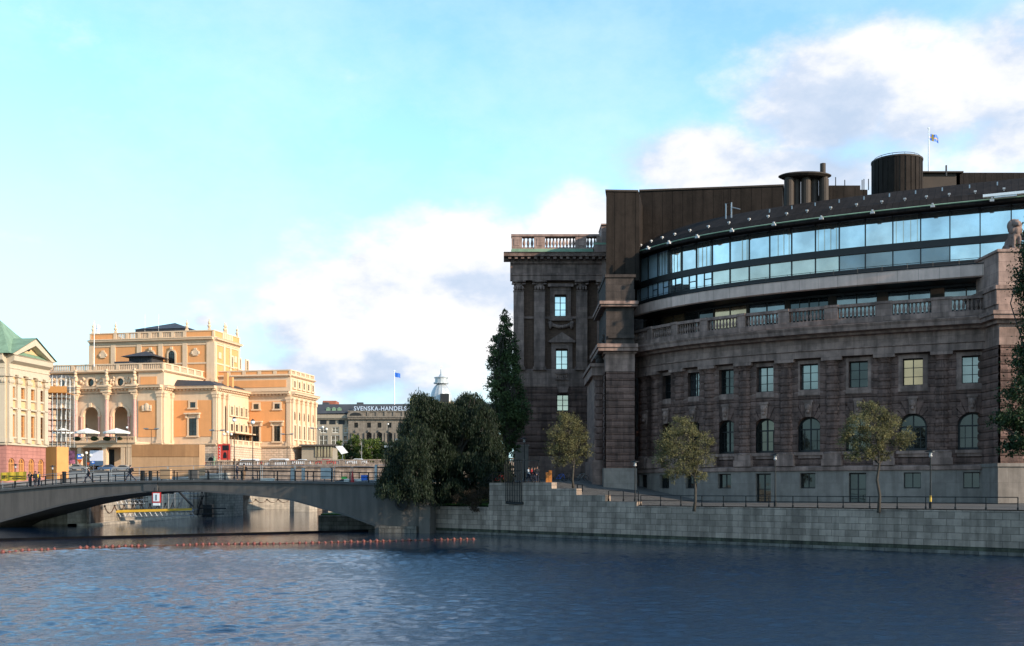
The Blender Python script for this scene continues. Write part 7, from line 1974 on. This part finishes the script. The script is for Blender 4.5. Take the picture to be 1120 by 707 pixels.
# people: one continuous skinned body each, clothes and hair as children
def skin_obj(name, verts, edges, radii, m, parent, root=0, sub=1):
    me = bpy.data.meshes.new(name); org = Vector(parent['_o'])
    me.from_pydata([Vector(v) for v in verts], edges, []); me.materials.append(MATS[m])
    o = bpy.data.objects.new(name, me); COL.objects.link(o); o.parent = parent
    sk = o.modifiers.new('skin','SKIN'); sk.use_smooth_shade = True
    if not me.skin_vertices: pass
    sv_ = me.skin_vertices[0].data if me.skin_vertices else None
    if sv_ is None:
        bpy.context.view_layer.objects.active = o
    for i, r in enumerate(radii):
        sv_[i].radius = (r, r) if not isinstance(r, tuple) else r; sv_[i].use_root = (i == root)
    ss = o.modifiers.new('sub','SUBSURF'); ss.levels = 1; ss.render_levels = 1
    return o
def person(x, y, z, label, top='cloth_black', legs='cloth_navy', hair='hair_dark', rz=0., stride=.0, h=1.75, arms='down', group=None, bag=None, coat=False):
    """front faces local -y before rz; stride swings the legs and arms"""
    T_ = thing('person', label, 'person', (x,y,z), group); k = h/1.75
    c, s = cos(rz), sin(rz)
    def R(p): return ((p[0]*c-p[1]*s)*k, (p[0]*s+p[1]*c)*k, p[2]*k)
    st = stride
    J = {'pel':(0,0,.95),'waist':(0,.0,1.12),'chest':(0,.01,1.34),'neck':(0,.0,1.50),'nk2':(0,-.01,1.56),'head':(0,-.03,1.64),'crown':(0,-.02,1.72)}
    L = {}
    for sd, sg in (('l',1),('r',-1)):
        sw = st*sg
        J[sd+'hip'] = (.10*sg,0,.92); J[sd+'kn'] = (.11*sg,-.24*sw-.06*abs(st),.50); J[sd+'an'] = (.11*sg,-.42*sw+(.16 if sw<0 else 0)*1,.09+(.06 if sw < -.1 else 0)); J[sd+'toe'] = (.12*sg,J[sd+'an'][1]-.18,.035)
        J[sd+'sh'] = (.19*sg,.01,1.43)
        if arms == 'down': J[sd+'el'] = (.25*sg,.04+.12*sw,1.15); J[sd+'wr'] = (.25*sg,-.08+.25*sw,.93)
        elif arms == 'up': J[sd+'el'] = (.27*sg,-.18,1.38); J[sd+'wr'] = (.14*sg,-.28,1.58)
        else: J[sd+'el'] = (.25*sg,-.02,1.16); J[sd+'wr'] = (.14*sg,-.24,1.18)
        w = Vector(J[sd+'wr']); e = Vector(J[sd+'el']); d = (w-e).normalized()
        J[sd+'hd'] = tuple(w+d*.08)
        for f, off in enumerate((-.035,-.012,.012,.035)): J[sd+'f%d'%f] = tuple(w+d*(.155-.012*abs(f-1.5))+Vector((0,off,0)))
        J[sd+'th'] = tuple(w+d*.07+Vector((-.035*sg,-.05,0)))
    rad = {'pel':.13,'waist':.115,'chest':.14,'neck':.06,'nk2':.055,'head':.095,'crown':.075,'hip':.09,'kn':.06,'an':.04,'toe':.035,'sh':.06,'el':.045,'wr':.03,'hd':.032,'th':.01}
    E_l = [('pel','waist'),('waist','chest'),('chest','neck'),('neck','nk2'),('nk2','head'),('head','crown')]
    for sd in 'lr':
        E_l += [('pel',sd+'hip'),(sd+'hip',sd+'kn'),(sd+'kn',sd+'an'),(sd+'an',sd+'toe'),('chest',sd+'sh'),(sd+'sh',sd+'el'),(sd+'el',sd+'wr'),(sd+'wr',sd+'hd'),(sd+'hd',sd+'th')]+[(sd+'hd',sd+'f%d'%f) for f in range(4)]
    def mk(name, names, edges, grow, m, root='pel'):
        idx = {n_:i for i,n_ in enumerate(names)}
        rr = []
        for n_ in names:
            key = n_ if n_ in rad else (n_[1:] if n_[1:] in rad else None); r = rad[key] if key else .009
            rr.append(r*k+grow)
        return skin_obj(name, [R(J[n_]) for n_ in names], [(idx[a],idx[b]) for a,b in edges], rr, m, T_, idx.get(root,0))
    names = list(J); body = mk('body', names, E_l, 0, 'skin')
    mk('jacket', ['pel','waist','chest','neck','lsh','lel','lwr','rsh','rel','rwr'], [('pel','waist'),('waist','chest'),('chest','neck'),('chest','lsh'),('lsh','lel'),('lel','lwr'),('chest','rsh'),('rsh','rel'),('rel','rwr')], .028, top, 'waist')
    mk('trousers', ['pel','lhip','lkn','lan','rhip','rkn','ran'], [('pel','lhip'),('lhip','lkn'),('lkn','lan'),('pel','rhip'),('rhip','rkn'),('rkn','ran')], .02, legs)
    for sd in 'lr':
        q = MB(); a = R(J[sd+'an']); t = R(J[sd+'toe']); q.tube([(a[0],a[1],max(.04,a[2]-.03)),(t[0],t[1],t[2]+.01)],[.055,.045],6); o = q.build('shoe','black'); o.parent = T_; o['_o'] = (0,0,0)
    def loc(o): o.parent = T_; return o
    hx, hy, hz_ = R(J['head'])
    q = MB(); q.sphere((hx+R((0,.02,0))[0],hy+R((0,.02,0))[1],hz_+.035*k),.108*k,10,7,sz=1.0); loc(q.build('hair',hair,smooth=True))
    q = MB()
    for sg in (-1,1): e = R((.035*sg,-.125,1.655)); q.sphere(e,.012,6,4); 
    loc(q.build('eyes','black'))
    q = MB(); n1 = R((0,-.125,1.64)); n2 = R((0,-.15,1.615)); q.tube([n1,n2],[.010,.016],5); e = R((0,-.122,1.585)); q.box(e[0]-.02,e[0]+.02,e[1]-.01,e[1]+.01,e[2]-.006,e[2]+.006); loc(q.build('nose','skin'))
    if coat:
        q = MB(); q.lathe([(.24,.55),(.22,.8),(.19,1.05),(.2,1.35),(.1,1.5)],(0,0,0),12,sy=.75); o = loc(q.build('coat',top,smooth=True)); o.scale = (k,k,k); o.rotation_euler = (0,0,rz)
    if bag:
        q = MB(); q.box(-.15,.15,.12,.30,1.05,1.45); q.box(-.12,.12,.30,.36,1.08,1.28); o = loc(q.build('backpack',bag)); o.scale = (k,k,k); o.rotation_euler = (0,0,rz)
    return T_
def on_bridge(xp, d=-1.5):
    s = bs_at(xp, d); x, y, _ = brm(s, d, 0); return x, y, btop(bs_at(xp,0))-.05
BGp = 'people on the arch bridge'
for (xp, d, lab, kw) in (
    (33,-2,'person in black photographing with raised arms beside the yellow banner',dict(arms='up',rz=.4)),
    (38.5,-2,'person in long black coat standing right of the banner',dict(coat=True,rz=1.2,h=1.85)),
    (42.5,-3,'person in grey with a yellow backpack standing behind the black coat',dict(top='cloth_grey',bag='yellow_cloth',rz=2.6)),
    (97,-1.5,'person in black striding left across the bridge',dict(rz=-1.5,stride=1.1)),
    (142.5,-1.5,'person with dark backpack striding left before the tan hoarding',dict(rz=-1.5,stride=1.1,h=1.85,bag='cloth_black')),
    (259.5,-1.2,'person in dark suit standing at the bridge railing',dict(top='cloth_navy',rz=1.8,h=1.9)),
    (267,-1.2,'person in long tan coat with a dark shoulder bag at the railing',dict(top='cloth_tan',legs='cloth_tan',coat=True,rz=-1.5,h=1.85,bag='cloth_black'))):
    x, y, z = on_bridge(xp, d); kw['h'] = kw.get('h',1.75)*1.13; person(x,y,z,lab,group=BGp,**kw)
for (xp, Yk, lab, kw) in ((578,126,'person in white top walking through the black frame',dict(top='cloth_white',rz=1.3,stride=.8)),(581.5,126.5,'person in red top walking through the black frame',dict(top='cloth_red',rz=1.4,stride=.6)),
    (584.5,125.5,'person in black at the right side of the black frame',dict(rz=1.6,stride=.5)),(587.5,126.5,'tall person in black behind the frame',dict(rz=.3,h=1.85)),(660-2,137,'person in dark clothes standing before the iron gate',dict(rz=.2))):
    person(px(xp,Yk),Yk,isl_z(*tw(px(xp,Yk),Yk)),lab,group='people on the terrace',**kw)
for (xp,lab,top) in ((103,'distant person in black in the opera arcade','cloth_black'),(224,'distant person in dark red on the far bridge left of the green statue','cloth_red'),(231,'distant person in grey beside the green statue','cloth_grey'),(286,'distant person in red top behind the parked vans','cloth_red')):
    Yk = 262 if xp > 200 else 262; person(px(xp,Yk),Yk,nz(px(xp,Yk)) if xp > 200 else 9.4,lab,top=top,group='distant passers-by')
# small green statue
x_, Y_ = px(234,254), 254; GS_ = thing('bronze_statue', 'small green bronze figure standing behind the far bridge parapet', 'statue', (x_,Y_,nz(x_)))
b = MB()
for (dx,dz,r,sz_) in ((0,.5,.5,1.2),(0,1.2,.45,1.2),(.1,1.9,.32,1.2),(-.35,1.0,.25,1.5),(.4,1.3,.2,1.4),(.05,2.45,.2,1.2)): b.sphere((x_+dx,Y_,nz(x_)+dz),r,8,6,sz=sz_)
b.build('figure','copper',GS_,smooth=True)
# cars
def car(x, y, z, rz, m, label, group=None, van=False, L_=4.4):
    T_ = thing('car' if not van else 'van', label, 'car' if not van else 'van', (0,0,0), group)
    W2 = .88; H = 1.45 if not van else 2.0; x0, x1 = -L_/2, L_/2
    if not van: prof = [(x0,.45),(x0+.05,.8),(x0+.35,.92),(x0+1.1,.98),(x0+1.75,H-.04),(x0+2.1,H),(x1-1.35,H),(x1-.6,1.0),(x1-.1,.95),(x1,.6),(x1-.05,.35),(x0+.1,.32)]
    else: prof = [(x0,.45),(x0+.05,.95),(x0+.55,1.1),(x0+1.2,H-.1),(x0+1.6,H),(x1-.15,H),(x1,H-.25),(x1,.5),(x1-.05,.35),(x0+.1,.32)]
    b = MB(); n = len(prof)
    b.vprism(prof, -W2, W2); b.build('body', m, T_)
    b = MB()
    if not van: g = [(x0+1.3,1.0),(x0+1.85,H-.1),(x1-1.45,H-.1),(x1-.85,1.0)]
    else: g = [(x0+.75,1.15),(x0+1.3,H-.22),(x1-.5,H-.22),(x1-.5,1.15)]
    b.vprism(g, -W2-.012, W2+.012); b.build('side_windows','car_glass',T_)
    b = MB(); a_, c_ = (prof[3],prof[4]) if not van else (prof[2],prof[3])
    nx_, nz_ = -(c_[1]-a_[1]), (c_[0]-a_[0]); l_ = math.hypot(nx_,nz_); nx_ /= l_; nz_ /= l_
    P = [(a_[0]+(c_[0]-a_[0])*t+nx_*.015,s_*(W2-.12),a_[1]+(c_[1]-a_[1])*t+nz_*.015) for t,s_ in ((.12,-1),(.92,-1),(.92,1),(.12,1))]; b.add(P,[(0,1,2,3)]); b.build('windscreen','car_glass',T_)
    for sx in (x0+.85,x1-.85):
        for sy in (-W2,W2):
            b = MB(); b.tube([(sx,sy-.11,.33),(sx,sy+.11,.33)],.33,14); w_ = b.build('wheel','tyre',T_)
            b = MB(); e = .12 if sy > 0 else -.12; b.tube([(sx,sy+e,.33),(sx,sy+e*1.1,.33)],.2,10); b.build('rim','rim',w_)
    for sy in (-.62,.62):
        b = MB(); b.box(x0-.01,x0+.2,sy-.16,sy+.16,.68,.82); b.build('headlight','offwhite',T_)
        b = MB(); b.box(x1-.1,x1+.015,sy-.12,sy+.12,.72,.9); b.build('tail_light','red_paint',T_)
    T_.location = (x,y,z); T_.rotation_euler = (0,0,rz)
    return T_
CG = 'vehicles on the far bridge'
for (xp, m, lab, van, dy, L_) in ((271,'car_white','white van behind the far parapet, left of the vans',True,3,5.),(303,'car_white','white van behind the far parapet in front of the opera wing',True,3,5.2),(322,'car_red','dark red car just right of the second white van',False,6,4.3),
    (330,'car_white','low white car behind the far parapet at the opera corner',False,3,4.6),(356,'car_red','red car behind the far parapet below the pavilion',False,4,4.6),(372,'car_grey','grey car below the white banner',False,6,4.3),(391,'car_white','white car with roof rails behind the parapet, rightmost of all',False,3,4.8),(436,'car_grey','grey car half hidden by the willow',False,3,4.4)):
    Yk = YN+1.5+dy; x = px(xp,Yk); o = car(x,Yk,nz(x)-.03+.55*(0 if van else 1)*1.0*.6,0 if xp != 322 else pi,m,lab,CG,van,L_)
car(px(118,258),258,9.43,.2,'car_blue','dark blue car parked before the opera arcade','vehicles on the square')
car(px(86,256),256,9.43,pi,'car_grey','silver car beside the pink poster','vehicles on the square')
car(px(134,250),250,9.2,.1,'car_grey','grey car near the left end of the tan hoarding','vehicles on the square')
# road signs in the square
def sign(xp, yp, Yk, r, m, shape, label, zg):
    x, z = px(xp,Yk), pz(yp,Yk); T_ = thing('road_sign', label, 'sign', (x,Yk,zg))
    b = MB(); b.tube([(x,Yk,zg),(x,Yk,z+r)],.05,5); b.build('pole','galv',T_)
    b = MB()
    if shape == 'round': P = [(x+r*cos(k*pi/8),z+r*sin(k*pi/8)) for k in range(16)]
    elif shape == 'tri': P = [(x,z-r),(x+r,z+r*.75),(x-r,z+r*.75)]
    else: P = [(x-r,z-r),(x+r,z-r),(x+r,z+r),(x-r,z+r)]
    b.vprism(P,Yk-.12,Yk-.06); b.build('plate',m,T_)
    if m == 'blue_paint': b = MB(); b.box(x-r*.6,x+r*.1,Yk-.15,Yk-.12,z-r*.2,z+r*.45); b.box(x+.0,x+r*.6,Yk-.15,Yk-.12,z-.1*r,z+r*.2); b.build('symbol','white_paint',T_)
    if shape == 'tri': b = MB(); b.vprism([(x,z-r*.6),(x+r*.66,z+r*.5),(x-r*.66,z+r*.5)],Yk-.14,Yk-.12); b.build('inner_field','orange_paint',T_)
    return T_
sign(87.3,499.5,235,.52,'blue_paint','sq','blue sign with white symbol on the square left of the arcade',8.6)
sign(87.3,505,234.5,.55,'red_paint','tri','orange and red triangular sign below the blue one',8.6)
sign(96.5,507.5,235,.38,'red_paint','tri','small orange triangular sign in front of the opera arcade',8.6)
sign(102,506,232,.34,'blue_paint','round','round blue sign in front of the lilac screen',8.5)
# grey blue street sign panels near the willow
for (xp,yp,w_,Yk,lab) in ((424.5,488.5,4.6,325,'pale blue sign board on a dark pole, lower one'),(437,481,5,325,'pale blue sign board at the willow edge, upper one')):
    b = MB(); x, z = px(xp,Yk), pz(yp,Yk); b.box(x-w_*.25,x+w_*.25,Yk-.1,Yk,z-.3,z+.3); T_ = thing('direction_sign',lab,'sign',(x,Yk,9.4)); b.build('panel','galv',T_); b = MB(); b.tube([(x,Yk,9.4),(x,Yk,z+6)],.1,5); b.build('pole','iron',T_)
# white banner flying at a slant
x_, Y_ = px(374,264), 264; T_ = thing('banner', 'slanting pale pink and white banner above the far parapet', 'banner', (x_,Y_,10.5))
P = [(px(367,Y_),pz(488.5,Y_)),(px(374.5,Y_),pz(487.8,Y_)),(px(380.8,Y_),pz(495.3,Y_)),(px(373.5,Y_),pz(497,Y_))]
b = MB(); b.vprism(P,Y_-.04,Y_+.04); b.build('cloth','white_paint',T_); b = MB(); b.tube([(px(374.5,Y_),Y_+.1,10.5),(px(374.7,Y_),Y_+.1,pz(486,Y_))],.07,5); b.build('pole','galv',T_)
# tall lamps
TL = 'tall street lamps around the square'
for (xp,yt,Yk,st,lab) in ((13,502,170,'globe','tall lamp post before the pink palace arches, left'),):
    pass
for (xp,yt,Yk,st,z_,lab) in ((165.5,467,226,'double',8.2,'twin-headed lamp in front of the tan hoarding'),(237.5,468.5,224,'double',8.1,'twin-headed lamp left of the red billboard'),(256.2,457.5,0,'globe',6,'tall lamp with a round globe left of the pair of people'),
    (276.5,460,0,'globe',6,'tall lamp with a round globe right of the pair of people'),(249,471.5,262,'cluster',10.4,'short cluster lamp beside the red billboard'),(314,473,262,'double',10.4,'twin-headed lamp before the second opera wing'),(346,466.5,264,'double',10.6,'twin-headed lamp at the opera corner, left of two'),
    (353,466,265,'cluster',10.6,'cluster lamp at the opera corner, right of two'),(424.5,463,325,'globe',9.4,'dark lamp post rising among the park trees'),(395.5,481,264,'plain',10.7,'plain grey post before the yellowish park tree'),(139,466.5,272,'globe',9.4,'lamp with pinkish globe at the right parasol'),
    (17,508,165,'quay',5.3,'old lantern behind the yellow banner'),(57.5,509.5,165,'quay',5.3,'old lantern in front of the plywood kiosk'),(94.5,494,230,'cluster',8.6,'white security lamp beside the road signs')):
    if Yk == 0: x, Yk, z_ = on_bridge(xp, -6.8)
    x = px(xp,Yk); lamp_post(x,Yk,z_,pz(yt,Yk)-z_,lab,TL,st,'iron' if xp not in (94.5,395.5) else 'galv')
x_, Y_ = px(103,283), 283; z0_, z1_ = pz(399,Y_), pz(352,Y_)
T_ = thing('flagpole', 'slender pole with a pale flag on the opera roof terrace', 'flagpole', (x_,Y_,z0_))
b = MB(); b.tube([(x_,Y_,z0_-.5),(x_,Y_,z1_)],[.11,.07],6); b.sphere((x_,Y_,z1_+.1),.16,6,5); b.build('pole','white_paint',T_)
flag(T_, x_, Y_, z1_-.5, 1.5, 2.2, ['white_paint','blue_paint'], lambda u,v: 1 if (.35<u<.6 and .3<v<.5) else 0, .5, nx=10, nz=10)
# yellow banner on the railing
s0, s1 = bs_at(1,.15), bs_at(29.5,.15)
T_ = thing('yellow_banner', 'yellow banner with black marks tied to the bridge railing', 'banner', brm(s1,.2,5.5))
b = MB(map=brm)
zt0, zt1 = bz(0,517.6)+.05, bz(29,516.0); zb0_, zb1_ = bz(0,526.5), bz(29,525.5)
n = 14
for k in range(n):
    a, c = k/n, (k+1)/n; f = lambda t, u, v: u+(v-u)*t
    w0, w1 = .05*sin(a*20), .05*sin(c*20)
    b.add([(f(a,s0,s1),.2+w0,f(a,zb0_,zb1_)+w0),(f(c,s0,s1),.2+w1,f(c,zb0_,zb1_)+w1),(f(c,s0,s1),.2+w1,f(c,zt0,zt1)),(f(a,s0,s1),.2+w0,f(a,zt0,zt1))],[(0,1,2,3)])
b.build('cloth','yellow_cloth',T_)
b = MB(map=brm); zm = (zt0+zb0_)/2
for u in (.10,.16,.22): b.box(f(u,s0,s1)-.05,f(u,s0,s1)+.05,.26,.28,zm-.25,zm+.2)
b.box(f(.08,s0,s1),f(.24,s0,s1),.262,.28,zm+.1,zm+.2)
for k in range(14):
    u = .33+k*.045; b.box(f(u,s0,s1),f(u+.028,s0,s1),.26,.28,zm+.02,zm+.16); 
    if k > 2: b.box(f(u,s0,s1),f(u+.03,s0,s1),.26,.28,zm-.26,zm-.14)
b.build('black_marks','black',T_)
# site fences and clutter on the bridge
SF = 'site fence panels on the bridge'
fl = ['mesh site fence panel at the left of the hoarding','mesh site fence panel before the hoarding','mesh site fence panel at the hoarding end','mesh site fence panel behind the pair of people','mesh site fence panel right of the pair of people','mesh site fence panel before the white vans','mesh site fence panel before the opera corner','mesh site fence panel left of the traffic cone','mesh site fence panel right of the traffic cone','mesh site fence panel ending under the willow']
for k,(xa,xb) in enumerate(((3,60),(62,120),(122,183),(184,240),(242,285),(287,322),(323,364),(366,384),(386,409),(410,431))):
    d = -6.5 if k < 9 else -5.5; sa, sb_ = bs_at(xb,d), bs_at(xa,d); za = btop(sa)-.1; zb__ = btop(sb_)-.1; hh = 2.05 if k < 9 else 2.3
    T_ = thing('site_fence', fl[k], 'fence', brm(sa,d,za), SF); b = MB(map=brm)
    b.tube([(sa,d,za+hh),(sb_,d,zb__+hh)],.04,5); b.tube([(sa,d,za+.15),(sb_,d,zb__+.15)],.03,5)
    nn = max(1,int((sb_-sa)/3.2))
    for j in range(nn+1): s = sa+(sb_-sa)*j/nn; z = za+(zb__-za)*j/nn; b.tube([(s,d,z),(s,d,z+hh)],.04,5)
    b.build('frame','galv',T_)
    b = MB(map=brm)
    for q in range(1,6): z = za+hh*q/6; b.tube([(sa,d,z),(sb_,d,z+zb__-za)],.008,3)
    b.build('mesh_wires','galv',T_)
def bx_on(xa, xb, yt, yb, m, name, label, d=-3, th=.4, cat='box'):
    sa, sb_ = bs_at(xb,d), bs_at(xa,d); Yk = brm(sa,d,0)[1]; b = MB(map=brm); za, zb__ = pz(yb,Yk), pz(yt,Yk)
    b.box(sa,sb_,d-th/2,d+th/2,za,zb__); b.box(sa+.05,sb_-.05,d-th/2-.02,d+th/2+.02,zb__-.06,zb__+.02); o = b.build(name,m); recenter(o); tag(o,label,cat)
bx_on(351.5,363,512,524,'galv','crate','stack of pale metal crates on the bridge left of the cone')
bx_on(330,333.5,512.5,526,'galv','board','pale upright board on the bridge, left of the crates',th=.1,cat='board'); bx_on(318,322,513,526,'galv','board','narrow pale board leaning at the railing right of the white van',th=.1,cat='board')
bx_on(374,379,521.5,524,'green_paint','sack','bright green sack on the bridge left of the cone',cat='sack'); bx_on(377,396,524,527,'offwhite','sack','row of pale sacks around the cone foot',cat='sack'); bx_on(395.5,402,520,525.5,'blue_paint','tarp','folded bright blue tarp on the bridge',cat='tarp')
bx_on(410,412.5,509,526,'galv','post','pale grey post at the end of the site fence',th=.2,cat='post')
bx_on(207,217,514,524,'concrete','block','pale concrete block before the hoarding end',cat='block'); bx_on(176,187,513.5,524.5,'plywood_panels','crate','tan wooden crate before the hoarding',cat='crate'); bx_on(284,300,523.5,526,'offwhite','sack','white sheet lying on the bridge right of the pair',cat='sheet')
bx_on(154.5,157.5,515,526,'black','bollard','black bollard beside the crown of the bridge, right',cat='bollard'); bx_on(69,71.5,516,528,'black','bollard','black bollard before the plywood kiosk',cat='bollard'); bx_on(163.5,165.5,515,526,'black','bollard','black bollard left of the tan crate',cat='bollard')
s = bs_at(385.5,-2.5); x,y,_ = brm(s,-2.5,0); z = btop(s)-.1; b = MB(); b.box(x-.28,x+.28,y-.28,y+.28,z,z+.06); b.lathe([(.24,.06),(.05,1.45),(.02,1.5)],(x,y,z),12); o = b.build('traffic_cone','red_paint'); recenter(o); tag(o,'tall red traffic cone standing on the bridge near the willow','cone')
